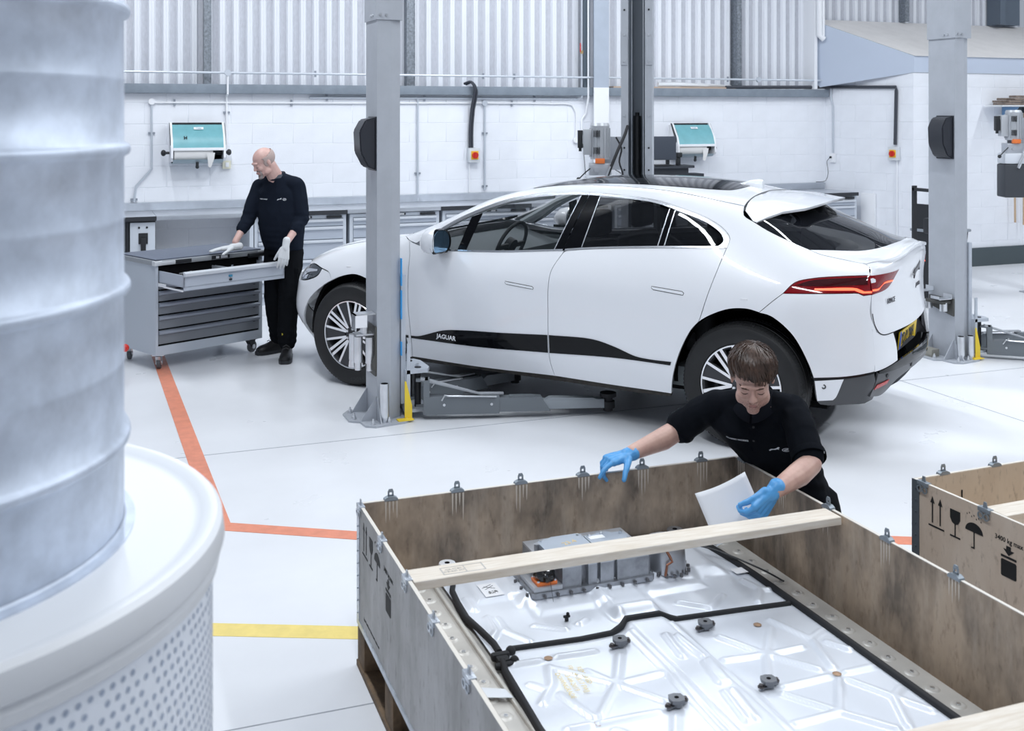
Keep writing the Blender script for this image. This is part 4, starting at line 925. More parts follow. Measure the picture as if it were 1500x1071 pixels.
obj('bracket_post', M().box(.01, -.02, -.225, .08, .02, 0), GALV, b4)
# ---------------------------------------------------------------- battery pack
BP = thing('battery_pack', 'large silver electric car battery pack lying in the weathered crate', 'battery', (.9993, 3.9463, .2255), math.radians(-2.01))
BPZ = .2255
LID = mat('pressed_aluminium', (.82, .86, .93), .34, metal=.25, noise_amt=.05, noise_scale=3)
FLG = mat('creamy_flange', (.70, .68, .64), .42, metal=.25, noise_amt=.1, noise_scale=12)
CAST = mat('cast_aluminium', (.42, .44, .48), .42, metal=.75, noise_amt=.3, noise_scale=18)
SEAL = mat('black_seal', (.018, .019, .022), .75)
RIBS = [(0.926, -0.70, 0.921, -0.952), (0.921, -0.952, 0.935, -1.171), (0.935, -1.171, 0.925, -1.367), (0.925, -1.367, .925, -2.3), (0.759, -0.70, 0.759, -0.962), (0.759, -0.962, 0.748, -1.304), (.748, -1.304, .745, -2.3), (0.853, -0.78, 0.835, -0.924), (0.886, -0.80, 0.893, -0.943), (0.883, -0.98, 0.864, -1.103), (0.902, -0.97, 0.886, -1.103), (0.847, -1.157, 0.825, -1.307), (0.874, -1.154, 0.855, -1.306), (0.58, -0.976, 0.665, -0.825), (0.58, -0.976, 0.527, -0.877), (0.58, -0.976, 0.73, -0.966), (0.58, -0.976, 0.462, -1.118), (0.58, -0.976, 0.672, -1.111), (0.44, -1.155, 0.626, -1.16), (1.106, -0.977, 1.219, -0.83), (1.106, -0.977, 1.027, -0.826), (1.106, -0.977, 0.96, -0.963), (1.106, -0.977, 1.207, -1.113), (1.106, -0.977, 1.025, -1.109), (1.106, -.977, 1.24, -.975), (1.252, -0.78, 1.30, -0.937), (1.30, -0.937, 1.37, -0.902), (1.045, -1.165, 1.208, -1.16), (0.66, -1.2, 0.58, -1.34), (1.298, -0.959, 1.255, -1.117), (1.337, -0.974, 1.374, -1.039), (1.272, -1.158, 1.37, -1.157), (1.226, -1.188, 1.116, -1.335), (1.253, -1.197, 1.318, -1.324), (1.318, -1.324, 1.368, -1.292), (1.318, -1.324, 1.37, -1.42), (1.318, -1.324, 1.252, -1.466), (1.023, -1.20, 1.116, -1.335), (1.116, -1.338, 0.96, -1.345), (1.116, -1.338, 1.212, -1.462),
        (0.356, -0.43, 0.348, -0.54), (0.38, -0.544, 0.43, -0.635), (0.342, -0.546, 0.317, -0.58), (0.384, -0.449, 0.384, -0.54), (0.486, -0.544, 0.571, -0.60), (0.632, -0.581, 0.664, -0.56), (1.197, -0.557, 1.103, -0.63), (1.029, -0.553, 1.107, -0.622), (1.335, -0.476, 1.353, -0.559), (1.353, -0.559, 1.379, -0.572), (1.353, -0.559, 1.29, -0.645), (0.335, -0.762, 0.413, -0.766), (0.479, -0.762, 0.60, -0.77), (0.429, -0.814, 0.397, -0.909), (0.335, -0.89, 0.372, -0.938), (0.397, -0.909, 0.33, -1.0), (0.398, -0.973, 0.437, -1.114), (0.35, -1.150, 0.413, -1.152), (0.33, -0.27, 0.33, -0.361), (.58, -.976, .44, -.83), (.58, -1.34, .67, -1.46), (.58, -1.34, .47, -1.46), (.47, -1.2, .58, -1.34)]
def lid_mesh():
    x0, x1, y0, y1 = .285, 1.405, -2.45, -.03; st = .0075
    xs = np.arange(x0, x1+st, st); ys = np.arange(y0, y1+st, st); X, Y = np.meshgrid(xs, ys); Z = np.full_like(X, .300-BPZ)
    R = np.zeros_like(Z)
    for a, b, c, d in RIBS:
        dx, dy = c-a, d-b; L2 = dx*dx+dy*dy; t = np.clip(((X-a)*dx+(Y-b)*dy)/L2, 0, 1); D = np.hypot(X-a-t*dx, Y-b-t*dy)
        R = np.maximum(R, np.clip((.017-D)/.010, 0, 1))
    R = R*R*(3-2*R); Z += R*.0085
    def boxf(cx, cy, hx, hy, soft, rot=0):
        qx = np.abs(X-cx)-hx; qy = np.abs(Y-cy)-hy; d = np.hypot(np.maximum(qx, 0), np.maximum(qy, 0))+np.minimum(np.maximum(qx, qy), 0)
        t = np.clip(-d/soft+.5, 0, 1); return t*t*(3-2*t)
    Z += .016*boxf(.845, -1.5, .075, .95, .04)                 # centre tunnel
    Z += .030*boxf(.90, -.13, .40, .26, .07)                    # raised area beneath the electronics
    Z += .022*boxf(.845, -.47, .085, .13, .05)                  # ramp block
    Z += .012*boxf(.66, -.42, .13, .06, .04)+.012*boxf(1.06, -.42, .12, .05, .04)
    Z += .010*boxf(.43, -.18, .07, .14, .03)
    V_ = np.stack([X, Y, Z], -1).reshape(-1, 3); ny, nx = X.shape
    idx = np.arange(ny*nx).reshape(ny, nx); F = np.stack([idx[:-1, :-1], idx[:-1, 1:], idx[1:, 1:], idx[1:, :-1]], -1).reshape(-1, 4)
    me = bpy.data.meshes.new('lid'); me.from_pydata(V_.tolist(), [], F.tolist())
    for p in me.polygons: p.use_smooth = True
    return me
link('lid', lid_mesh(), LID, BP)
fg = M(); z_ = .283-BPZ
fg.box(.168, -2.5, z_-.012, .300, -.03, z_, bev=.002).box(1.39, -2.5, z_-.012, 1.535, -.03, z_, bev=.002).box(.168, -.03, z_-.012, 1.535, .0+-.0165, z_)
obj('flange', fg, FLG, BP)
obj('tray', M().box(.20, -2.48, 0, 1.50, -.04, z_-.012, bev=.01), CAST, BP)
ridge = M()
for x in (.262, 1.425): ridge.box(x-.006, -2.5, z_, x+.006, -.05, z_+.014, bev=.004)
obj('flange_ridge', ridge, FLG, BP)
sm_ = M(); sm_.lathe([(.024, 0), (.019, .004), (.010, .0045), (.007, .0025), (0, .0025)], n=14); sme = sm_.mesh('flange_boss'); sme.materials.append(FLG)
bm_2 = M().cyl((0, 0, .002), (0, 0, .0065), .0065, n=8).mesh('stud'); bm_2.materials.append(ZINC)
for x in (.212, 1.482):
    for k in range(22):
        y = -.10-.1*k; o = link('flange_boss', sme, None, BP, (x+(.004 if k % 2 else -.004), y, z_)); link('stud', bm_2, None, o)
        if k % 2 == 0: pass
# rubber seals
def seal(pts, w=.020, h=.016, z0=.0):
    g = M(); rings = []
    P = [Vector(p+(0,)) if len(p) == 2 else Vector(p) for p in pts]
    for i, p in enumerate(P):
        t = (P[min(i+1, len(P)-1)]-P[max(i-1, 0)]); t.z = 0; t.normalize(); n = Vector((-t.y, t.x, 0)); zz = .300-BPZ+p.z
        b = Vector((p.x, p.y, 0)); rings.append([b+n*w/2+V(0, 0, zz-.004), b+n*w/2*.9+V(0, 0, zz+h*.75), b+n*w/2*.55+V(0, 0, zz+h), b-n*w/2*.55+V(0, 0, zz+h), b-n*w/2*.9+V(0, 0, zz+h*.75), b-n*w/2+V(0, 0, zz-.004)])
    g.loft(rings); return g
obj('seal', seal([(.338, -.06), (.330, -.12), (.300, -.20), (.290, -.30), (.285, -.42), (.300, -.52), (.312, -.62), (.310, -.68)]), SEAL, BP, smooth=50)
obj('seal', seal([(.300, -.735), (.288, -.80), (.280, -.95), (.270, -1.13), (.268, -1.5), (.268, -2.4)]), SEAL, BP, smooth=50)
kn = M(); kn.box(.275, -.715, z_+.010, .335, -.690, z_+.034, bev=.008).box(.285, -.745, z_+.010, .325, -.70, z_+.030, bev=.006).ball((.345, -.688, z_+.024), .017, n=10).ball((.338, -.742, z_+.020), .016, n=10).box(.270, -.765, z_+.008, .345, -.742, z_+.026, bev=.007)
obj('seal_joint', kn, SEAL, BP, smooth=50)
obj('seal', seal([(1.36, -.06), (1.375, -.15), (1.39, -.30), (1.398, -.46), (1.400, -.81), (1.400, -1.2), (1.400, -2.4)], w=.024), SEAL, BP, smooth=50)
obj('seal', seal([(.345, -.669, 0), (.589, -.687, 0), (.700, -.685, .001), (.745, -.668, .010), (.775, -.640, .018), (.90, -.645, .018), (.935, -.665, .006), (.955, -.668, 0), (1.20, -.685, 0), (1.383, -.700, 0)], w=.019, h=.012), SEAL, BP, smooth=50)
# lid mounts
def mount(x, y):
    g = M(); oc = [(.024*math.cos(PI/8+k*PI/4)*(1 if k % 2 else 1.12), .024*math.sin(PI/8+k*PI/4)*(1 if k % 2 else 1.12)) for k in range(8)]
    g.prism(oc, .012, .022).cyl((0, 0, 0), (0, 0, .012), .018, n=12)
    for s in (-1, 1): g.box(s*.022-.014, -.009, 0, s*.022+.014, .009, .004)
    o = obj('lid_mount', g, mat('mount_steel', (.20, .21, .23), .5, metal=.6), BP, loc=(x, y, .305-BPZ), rot=(0, 0, .25))
    obj('mount_hole', M().cyl((0, 0, .0222), (0, 0, .0226), .007, n=12), MATTB, o)
    for s in (-1, 1): obj('bolt', M().cyl((s*.033, 0, .004), (s*.033, 0, .008), .010, n=10).cyl((s*.033, 0, .008), (s*.033, 0, .014), .0065, n=6), mat('dark_bolt', (.10, .09, .09), .4, metal=.6), o)
for p in ((.692, -.767), (1.011, -.759), (.69, -1.148), (1.001, -1.149), (.69, -1.53), (1.0, -1.53)): mount(*p)
for p in ((.445, -.762), (1.19, -.795), (1.24, -1.157), (.44, -1.155)):
    obj('rivet', M().lathe([(0, .004), (.006, .004), (.010, .001), (.014, 0)], n=14), mat('rusty_rivet', (.45, .30, .20), .5, metal=.4), BP, loc=(p[0], p[1], .303-BPZ))
kb = M(); kb.cyl((0, 0, 0), (0, 0, .012), .007, n=8).box(-.012, -.005, .010, .012, .005, .018, bev=.003).ball((.004, .0, .022), .006, n=8); obj('breather_clip', kb, SEAL, BP, loc=(.60, -.545, .302-BPZ))
# electronics housing
EL = thing('control_unit', 'cast aluminium electronics unit bolted on the battery pack, behind the beam', 'electronics', crw(-.025, -.055), math.radians(-2.01))
zb_ = .330
g = M()
def rp(x0, y0, x1, y1, c=.012): return [(x0+c, y0), (x1-c, y0), (x1, y0+c), (x1, y1-c), (x1-c, y1), (x0+c, y1), (x0, y1-c), (x0, y0+c)]
g.prism(rp(.555, -.352, 1.035, -.06), zb_-.006, zb_+.012)
obj('base_flange', g, CAST, EL, smooth=20)
g = M(); outl = [(.672, -.342), (.745, -.342), (.745, -.318), (.772, -.318), (.772, -.342), (.806, -.342), (.806, -.322), (.820, -.322), (.820, -.342), (.872, -.342), (.872, -.322), (.886, -.322), (.886, -.342), (1.012, -.342), (1.024, -.330), (1.024, -.08), (.62, -.08), (.62, -.20), (.672, -.20)]
g.prism(outl, zb_+.012, .412); obj('front_housing', g, CAST, EL, smooth=20)
obj('front_cover', M().prism([(x*1, y) for x, y in outl], .412, .420, fn=lambda x, y, z: (x, y, z)), mat('cast_bright', (.55, .57, .61), .4, metal=.7), EL, smooth=20)
obj('connector_shelf', M().box(.563, -.345, zb_+.012, .672, -.20, zb_+.030, bev=.004), MATS['cast_bright'], EL)
obj('rear_housing', M().prism([(.65, -.16), (.80, -.16), (.80, -.30), (.65, -.30)], .412, .436).prism([(.83, -.155), (.985, -.155), (.985, -.30), (.83, -.30)], .412, .432), CAST, EL, smooth=20)
cv = mat('cover_blue_grey', (.44, .49, .56), .5, metal=.5)
obj('cover_plate', M().prism([(.645, -.168), (.66, -.150), (.700, -.150), (.708, -.138), (.815, -.138), (.825, -.150), (.825, -.33), (.645, -.33)], .436, .446), cv, EL, smooth=20)
obj('cover_plate', M().prism([(.835, -.158), (.88, -.158), (.89, -.146), (.935, -.146), (.945, -.16), (.985, -.165), (.992, -.18), (.992, -.33), (.835, -.33)], .432, .441), cv, EL, smooth=20)
obj('side_lug', M().prism([(.575, -.245), (.645, -.245), (.645, -.17), (.60, -.165)], .395, .405).cyl((.632, -.195, .40), (.632, -.195, .452), .010, n=12), CAST, EL)
for k, (x, y) in enumerate([(.66, -.165), (.81, -.155), (.85, -.17), (.905, -.16), (.975, -.18), (.98, -.24), (.65, -.27)]): obj('cover_bolt', M().cyl((x, y, .440), (x, y, .451), .006, n=8), ZINC, EL)
for k in range(9): obj('flange_bolt', M().cyl((.60+k*.05, -.358, zb_-.004), (.60+k*.05, -.358, zb_+.005), .006, n=8), mat('dark_bolt2', (.14, .14, .15), .4, metal=.6), EL)
for k in range(4): obj('flange_bolt', M().cyl((.547, -.32+k*.06, zb_-.004), (.547, -.32+k*.06, zb_+.005), .006, n=8), MATS['dark_bolt2'], EL)
obj('warning_sticker', M().box(.885, -.345, .4202, .985, -.318, .4206), mat('sticker_yellow', (.85, .68, .12), .5), EL, smooth=0)
obj('sticker_symbol', M().prism([(.925, -.342), (.945, -.342), (.935, -.322)], .4207, .4209), INK, EL, smooth=0)
obj('white_sticker', M().box(.845, -.20, .4412, .905, -.17, .4416), SOFTWHITE, EL, smooth=0)
link('marker_writing', text_mesh('23.4', .035, .0002), mat('yellow_marker', (.85, .62, .25), .6), EL, (.755, -.21, .4466), (0, 0, .3))
ob = obj('orange_connector', M().box(.578, -.338, zb_+.030, .655, -.275, zb_+.042, bev=.003).cyl((.617, -.305, zb_+.04), (.617, -.305, zb_+.055), .026, n=18), mat('orange_plastic', (.80, .20, .05), .4), EL)
for q in ((.585, -.331), (.648, -.331), (.585, -.282), (.648, -.282)): obj('bolt', M().cyl((q[0], q[1], zb_+.042), (q[0], q[1], zb_+.047), .005, n=8), ZINC, ob)
bw = M(); bw.ball((.617, -.308, zb_+.056), .036, sz=.8, n=24)
for v in bw.b.verts:
    d = noise.noise(v.co*55)*.010+noise.noise(v.co*120)*.005; v.co += (v.co-Vector((.617, -.308, zb_+.056))).normalized()*d
bw2 = obj('black_tape_wrap', bw, mat('black_tape', (.006, .006, .007), .18, coat=.6), EL, smooth=25)
obj('tie_tail', M().tube([(.622, -.342, zb_+.06), (.627, -.352, zb_+.02), (.628, -.365, zb_-.03+.01)], .0008, n=5), INK, EL)
# domed cover to the right
dg = M(); rings = []
for z, k in ((.330, 1.0), (.40, .93), (.425, .90), (.432, .84)):
    rings.append([(1.118+.068*k*math.copysign(abs(math.cos(a))**.75, math.cos(a)), -.27+.085*k*math.copysign(abs(math.sin(a))**.75, math.sin(a)), z) for a in [2*PI*j/32 for j in range(32)]])
dg.loft(rings); dc = obj('cable_cover', dg, mat('spun_aluminium', (.50, .52, .56), .33, metal=.85), EL, smooth=40, label='rounded aluminium cover')
obj('cover_opening', M().box(1.085, -.32, .4322, 1.15, -.22, .4328), MATTB, dc)
for k in range(10):
    a = PI+PI*k/9; obj('cover_bolt', M().cyl((1.118+.082*math.cos(a), -.27+.10*math.sin(a), .328), (1.118+.082*math.cos(a), -.27+.10*math.sin(a), .340), .0065, n=8), MATS['dark_bolt2'], dc)
obj('copper_strap', M().tube([(1.083, -.338, .424), (1.092, -.357, .40), (1.098, -.362, .385), (1.078, -.360, .375), (1.072, -.357, .335)], .005, n=6), mat('copper_braid', (.30, .13, .08), .5, metal=.5), dc)
# locating sleeves
for (x, y) in ((.318, -.08), (1.268, -.078)):
    o = obj('location_sleeve', M().cyl((x, y, 0), (x, y, .10), .016, n=20).lathe([(.009, .10), (.030, .10), (.032, .104), (.030, .109), (.010, .109), (.009, .10)], c=(x, y, 0), n=24), SOFTWHITE if x < 1 else CAST, BP, loc=(0, 0, .25-BPZ))
    obj('sleeve_hole', M().cyl((x, y, .1092), (x, y, .1096), .010, n=14), MATTB, o)
# labels and marker writing on the lid
lb = obj('white_label', M().box(.393, -.305, .3125-BPZ, .462, -.20, .3135-BPZ, bev=0), SOFTWHITE, BP, smooth=0)
g = M(); g.box(-.022, .012, 0, .022, .014, .0005, rot=rz(.5)).box(-.022, -.001, 0, .022, .001, .0005, rot=rz(.6)).box(-.022, -.001, 0, .022, .001, .0005, rot=rz(-.6)); g.xf(Matrix.Translation((.428, -.236, .3137-BPZ))); obj('label_symbol', g, INK, lb, smooth=0)
qr = M(); random.seed(3)
for i in range(9):
    for j in range(5):
        if random.random() < .5: qr.box(.412+i*.004, -.285+j*.004, .3136-BPZ, .4158+i*.004, -.2812+j*.004, .3140-BPZ)
obj('label_print', qr, INK, lb, smooth=0)
obj('white_label', M().box(1.335, -.432, .3082-BPZ, 1.385, -.385, .3090-BPZ), SOFTWHITE, BP, smooth=0)
YM = mat('faded_yellow_marker', (.80, .66, .30), .6)
for k, s_ in enumerate(('REMOVED', 'FROM 1B17 FWJ', '13-04-2019', 'DOWNGRADE')):
    link('marker_writing', text_mesh(s_, .023, .0002), YM, BP, (.505-.026*k, -.905-.012*k, .3072-BPZ), (0, 0, -PI/2-.05))
# loose black cable and a strip of film on the flange
o = obj('cable', M().tube([Vector(crw(*p)) for p in catmull([(1.30, -.20, .335), (1.354, -.27, .330), (1.415, -.41, .322), (1.44, -.47, .316), (1.474, -.53, .300)], .02)], .0035, n=6), BLACK); tag(o, 'thin black cable lying over the right-hand seal of the battery', 'cable')
o = obj('film_strip', M().prism([crw(.165, -.84)[:2], crw(.255, -.885)[:2], crw(.262, -.94)[:2], crw(.17, -.905)[:2]], .300, .3006), mat('clear_film', (.75, .78, .82), .2)); tag(o, 'torn pale blue-grey film strip on the left flange of the battery', 'film')
# ---------------------------------------------------------------- foreground drum and duct (dust extraction)
DX, DY = -.335, 2.015
DR = thing('filter_drum', 'white perforated filter drum with a wide rim, in the left foreground', 'drum', (DX, DY, 0))
RD = .589; ZT = 1.348
g = M(); g.lathe([(0, ZT-.012), (RD-.045, ZT-.012), (RD-.030, ZT-.008), (RD-.018, ZT), (RD-.004, ZT), (RD+.004, ZT-.008), (RD+.008, ZT-.04), (RD+.003, ZT-.052), (RD-.004, ZT-.056), (RD+.001, ZT-.066), (RD-.002, ZT-.082), (RD-.010, ZT-.088)], n=120)
obj('lid', g, mat('glossy_white_lid', (.76, .775, .80), .4), DR, smooth=35)
PERF = bpy.data.materials.new('perforated_white_sheet'); PERF.use_nodes = True
nt = PERF.node_tree; b = nt.nodes['Principled BSDF']; b.inputs['Roughness'].default_value = .45
b.inputs['Base Color'].default_value = (.86, .90, .97, 1)
obj('perforated_body', M().lathe([(RD-.012, ZT-.088), (RD-.012, .02)], n=120), PERF, DR, smooth=35)
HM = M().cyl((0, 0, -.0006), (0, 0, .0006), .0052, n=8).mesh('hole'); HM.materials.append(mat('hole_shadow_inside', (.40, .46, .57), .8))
hv = []; hf = []
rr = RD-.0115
nA = 186
for j in range(26):
    z = ZT-.105-.0195*j
    for i in range(nA):
        a = 2*PI*(i+(.5 if j % 2 else 0))/nA
        # only the side that faces the room
        if not (-2.2 < ((a+PI) % (2*PI))-PI < 1.3): continue
        if j < 3 and (i*7+j*13) % 11 == 0: continue
        c, s = math.cos(a), math.sin(a); k = len(hv)
        for q in range(8):
            t = 2*PI*q/8; hv.append((rr*c-s*.0048*math.cos(t), rr*s+c*.0048*math.cos(t), z+.0048*math.sin(t)))
        hf.append(tuple(range(k, k+8)))
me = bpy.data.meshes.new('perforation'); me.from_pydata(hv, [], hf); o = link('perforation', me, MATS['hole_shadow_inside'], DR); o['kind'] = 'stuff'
DU = thing('spiral_duct', 'large galvanised spiral duct standing on the white filter drum', 'duct', (DX, DY, ZT-.012))
g = M(); RU = .432; prof = []
z = 0
prof = [(RU-.004, 0), (RU-.004, .0)]
duct = mat('galvanised_spangle', (.66, .73, .85), .42, metal=.35, noise_amt=.22, noise_scale=14, detail=6)
rings = []
n = 96; zz = np.linspace(0, 2.6, 131)
pitch = .148
rows = []
RZ = [.150, .397, .629, .862, 1.095, 1.33, 1.56, 1.8, 2.04]
zz = sorted({0.0, 2.3}|{r_+d for r_ in RZ for d in (-.013, -.008, -.004, 0, .004, .008, .013)}|{(a_+b_)/2+d for a_, b_ in zip(RZ, RZ[1:]) for d in (-.004, 0, .004)})
for z in zz:
    d = min(abs(z-r_) for r_ in RZ); e = min(abs(z-(a_+b_)/2) for a_, b_ in zip(RZ, RZ[1:]))
    r = RU+.011*math.sqrt(max(0, 1-(d/.012)**2))+(.0015 if e < .001 else 0)
    rows.append([(r*math.cos(2*PI*k/n), r*math.sin(2*PI*k/n), z) for k in range(n)])
g.loft(rows, cap=False); obj('duct_tube', g, duct, DU, smooth=60)
obj('duct_collar', M().lathe([(RU+.018, .0), (RU+.018, .004), (RU+.004, .006), (RU+.001, .010)], n=96), duct, DU, smooth=30)
# ---------------------------------------------------------------- vehicle lift posts
def lift_post(loc, rzv, label, near=True, scale_y=1.0, arms=(), tubes=((.035, -.055),), sleeve=2.63):
    t = thing('lift_post', label, 'car lift', loc, rzv)
    sec = [(0, 0), (.095, 0), (.165, .034), (.165, .075), (.150, .075), (.150, .05), (.012, .018), (.012, .262), (.150, .25), (.150, .22), (.165, .22), (.165, .268), (.09, .28), (0, .28)]
    sec = [(x, y*scale_y) for x, y in sec]
    obj('column', M().prism(sec, .012, 4.2), POSTCOL, t, smooth=20)
    obj('column_sleeve', M().prism([(-.008, -.008), (.10, -.010), (.176, .004), (.176, .29*scale_y), (.10, .29*scale_y), (-.008, .29*scale_y)], sleeve, 4.2), STEELBLUE if False else POSTCOL, t, smooth=20)
    for (x, z) in ((.02, sleeve+.03), (.06, sleeve+.03)):
        obj('sleeve_bolt', M().cyl((x, -.010, z), (x, -.018, z), .009, n=8).cyl((-.008, .05+x, z), (-.016, .05+x, z), .009, n=8), ZINC, t)
    bp = [(-.11, .02), (-.17, .06), (-.17, .24), (-.12, .31), (.20, .31), (.23, .25), (.23, -.05), (.16, -.10), (-.04, -.13), (-.10, -.09)]
    obj('base_plate', M().prism(bp, 0, .013), POSTCOL, t, smooth=20)
    for (x, y) in ((-.13, .09), (-.12, .24), (-.05, -.09), (.06, -.08), (.19, -.03)):
        obj('anchor_bolt', M().cyl((x, y, .013), (x, y, .022), .016, n=16).cyl((x, y, .022), (x, y, .038), .011, n=6).cyl((x, y, .038), (x, y, .05), .006, n=8), ZINC, t)
    for y_ in (.009, .25): obj('gusset', M().prism([(-.105, .013), (-.001, .013), (-.001, .17)], y_, y_+.009, 'xz'), POSTCOL, t, smooth=0)
    obj('gusset', M().prism([(-.10, .013), (0, .013), (0, .16)], .0, .008, 'yz'), POSTCOL, t, smooth=0)
    # controller cover on the left face
    g = M(); pr = [(-.001, 1.645), (-.055, 1.665), (-.105, 1.76), (-.112, 1.90), (-.07, 1.975), (-.001, 1.99)]
    g.prism(pr, .02, .19, 'xz'); bmesh.ops.bevel(g.b, geom=list(g.b.edges), offset=.008, segments=2, affect='EDGES'); g.box(-.006, .01, 1.64, .0, .20, 1.995)
    obj('lock_cover', g, mat('charcoal_cover', (.030, .033, .042), .35), t, smooth=35, label='black moulded lock cover')
    for (x, y) in tubes:
        h = .25 if len(tubes) == 1 else .19
        tb = obj('pad_extension', M().cyl((x, y, .05), (x, y, .013+h), .030, n=20).lathe([(.020, .013), (.020, .05), (.028, .05), (.028, .035), (.024, .03), (.024, .013)], c=(x, y, 0), n=18), ZINC, t, label='zinc-plated lifting pad extension')
        obj('tube_mouth', M().cyl((x, y, .0132+h), (x, y, .0136+h), .024, n=18), MATTB, tb)
    # yellow toe guard, carriage and arms
    g = M().box(.115, -.095, .013, .20, -.03, .019).prism([(-.095, .013), (-.02, .013), (-.085, .25), (-.095, .25)], .175, .181, 'yz') if False else M().box(.12, -.09, .013, .225, -.035, .019).prism([(.175, .013), (.225, .013), (.225, .10), (.185, .26), (.175, .26)], -.045, -.039, 'xz')
    obj('yellow_guard', g, YELLOW, t, smooth=0)
    if arms:
        cg = M(); cg.box(.17, .02, .10, .20, .26, .95).prism([(.19, -.02), (.34, -.02), (.37, .04), (.37, .24), (.34, .30), (.19, .30)], .30, .325).prism([(.19, -.02), (.34, -.02), (.37, .04), (.37, .24), (.34, .30), (.19, .30)], .045, .065).prism([(.19, .05), (.22, .05), (.22, .50), (.20, .50)], -.02, -.008, 'xz')
        cg.box(.19, -.01, .065, .21, .29, .30)
        cr = obj('carriage', cg, mat('carriage_grey', (.52, .56, .62), .4, metal=.2), t, smooth=20)
        obj('pivot_pin', M().cyl((.29, .04, .066), (.29, .04, .33), .022, n=16).cyl((.29, .24, .066), (.29, .24, .33), .022, n=16), BLACK, cr)
        obj('bolt', M().cyl((.30, .09, .325), (.30, .09, .34), .012, n=6).cyl((.25, .15, .325), (.25, .15, .345), .015, n=6), ZINC, cr)
        for (px, py, ang, l1, l2, l3) in arms:
            a = M(); R_ = Matrix.Rotation(ang, 4, 'Z')
            a.box(.02, -.05, .035, l1, .05, .150, bev=.004).prism([(-.03, -.03), (.05, -.05), (.05, .05), (-.03, .03)], .07, .085).prism([(-.03, -.03), (.05, -.05), (.05, .05), (-.03, .03)], .25, .262).box(.02, -.05, .150, .06, .05, .262)
            a.xf(Matrix.Translation((px, py, 0)) @ R_); ar = obj('lift_arm', a, mat('arm_dark_grey', (.17, .19, .21), .42), t, smooth=30)
            b = M(); b.prism([(l1-.10, .045), (l1+l2, .045), (l1+l2-.06, .135), (l1-.10, .135)], -.042, .042, 'xz').box(l1+l2*.2, -.03, .135, l1+l2*.7, .03, .142); b.xf(Matrix.Translation((px, py, 0)) @ R_); obj('arm_extension', b, MATS['arm_dark_grey'], ar, smooth=20)
            b = M(); b.box(l1+l2-.12, -.033, .055, l1+l2+l3, .033, .115, bev=.003).prism([(l1+l2-.03, .115), (l1+l2+l3*.85, .115), (l1+l2+l3*.8, .122), (l1+l2, .130)], -.03, .03, 'xz'); b.xf(Matrix.Translation((px, py, 0)) @ R_); obj('arm_extension', b, mat('arm_light_grey', (.30, .33, .36), .42), ar, smooth=20)
            e = l1+l2+l3+.03
            b = M(); b.cyl((e, 0, .03), (e, 0, .05), .032, n=16).cyl((e, 0, .05), (e, 0, .095), .045, n=18).cyl((e, 0, .095), (e, 0, .125), .03, n=14).cyl((e, 0, .125), (e, 0, .150), .055, n=20); b.xf(Matrix.Translation((px, py, 0)) @ R_); obj('lifting_pad', b, RUBBER, ar)
            b = M(); b.tube([(.14, -.055, .13), (.16, -.075, .17), (.18, -.06, .16), (.40, -.06, .155), (l1-.02, -.055, .150)], .006, n=6); b.box(.08, -.03, .262, .36, -.015, .270) if False else None; b.xf(Matrix.Translation((px, py, 0)) @ R_); obj('release_bar', b, ZINC, ar)
            b = M(); b.prism([(.0, -.05), (.40, -.02), (.55, -.01), (.55, .03), (.38, .03), (.0, .04)], 0, .008, fn=lambda x, y, z: (x, y, z+.262-.11*smoothstep(0, .42, x))); b.xf(Matrix.Translation((px, py, 0)) @ R_); obj('arm_cover_strip', b, POSTDARK, ar, smooth=0)
            for q in (.3, .9): 
                b = M().cyl((l1*q, -.052, .10 if q > .5 else .10), (l1*q, -.056, .10), .009, n=12); b.xf(Matrix.Translation((px, py, 0)) @ R_); obj('bolt', b, ZINC, ar)
    return t
ang_a = math.atan2(6.42-6.80, 3.36-2.20)
P1 = lift_post((1.894, 6.972, 0), 0, 'light grey lift post in front of the front wheel of the white car', arms=((.29, -.02, ang_a, .52, .34, .36), (.30, .25, .30, .40, .25, .25)))
# hanging adapters on the near post (left face)
g = M(); g.box(-.14, .02, .70, -.004, .12, .708).box(-.14, .02, .60, -.132, .12, .708).box(-.13, .03, .565, -.004, .13, .575).cyl((-.07, .06, .575), (-.07, .06, .66), .028, n=14)
ad = obj('adapter_rack', g, ZINC, P1); obj('adapter_label', M().box(-.139, .0195, .62, -.06, .02, .70), SOFTWHITE, ad, smooth=0)
for (x, y) in ((-.035, .05), (-.10, .10), (-.11, .19)):
    obj('pad_adapter', M().cyl((x, y, .38), (x, y, .55), .030, n=14).cyl((x, y, .33), (x, y, .38), .022, n=14), ZINC, ad)
obj('rack_plate', M().prism([(-.004, .34), (-.03, .34), (-.03, .40), (-.004, .46)], -.004, .10, 'xz').box(-.012, .0, .30, -.002, .25, .62), mat('dark_olive', (.07, .07, .065), .5), ad)
for k, (z0, z1) in enumerate(((.88, 1.06), (.66, .85), (.42, .51))): obj('blue_tape', M().box(.165, .004, z0, .172, .03, z1), mat('blue_tape', (.05, .35, .75), .5), P1)
P3 = lift_post((6.722, 6.925, 0), 0, 'light grey lift post standing right of the car tail', scale_y=1.05, tubes=((.02, -.045), (.115, -.05)), arms=((.31, .0, -.72, .55, .34, .3), (.31, .26, -.25, .45, .3, .3)))
racks = []
for (y0, zz) in ((-.0, .50), (.20, .54)):
    g = M(); racks.append(g); g.box(-.17, y0, zz, -.03, y0+.09, zz+.006).box(-.17, y0, zz, -.164, y0+.09, zz+.03).box(-.036, y0, zz, -.03, y0+.09, zz+.04)
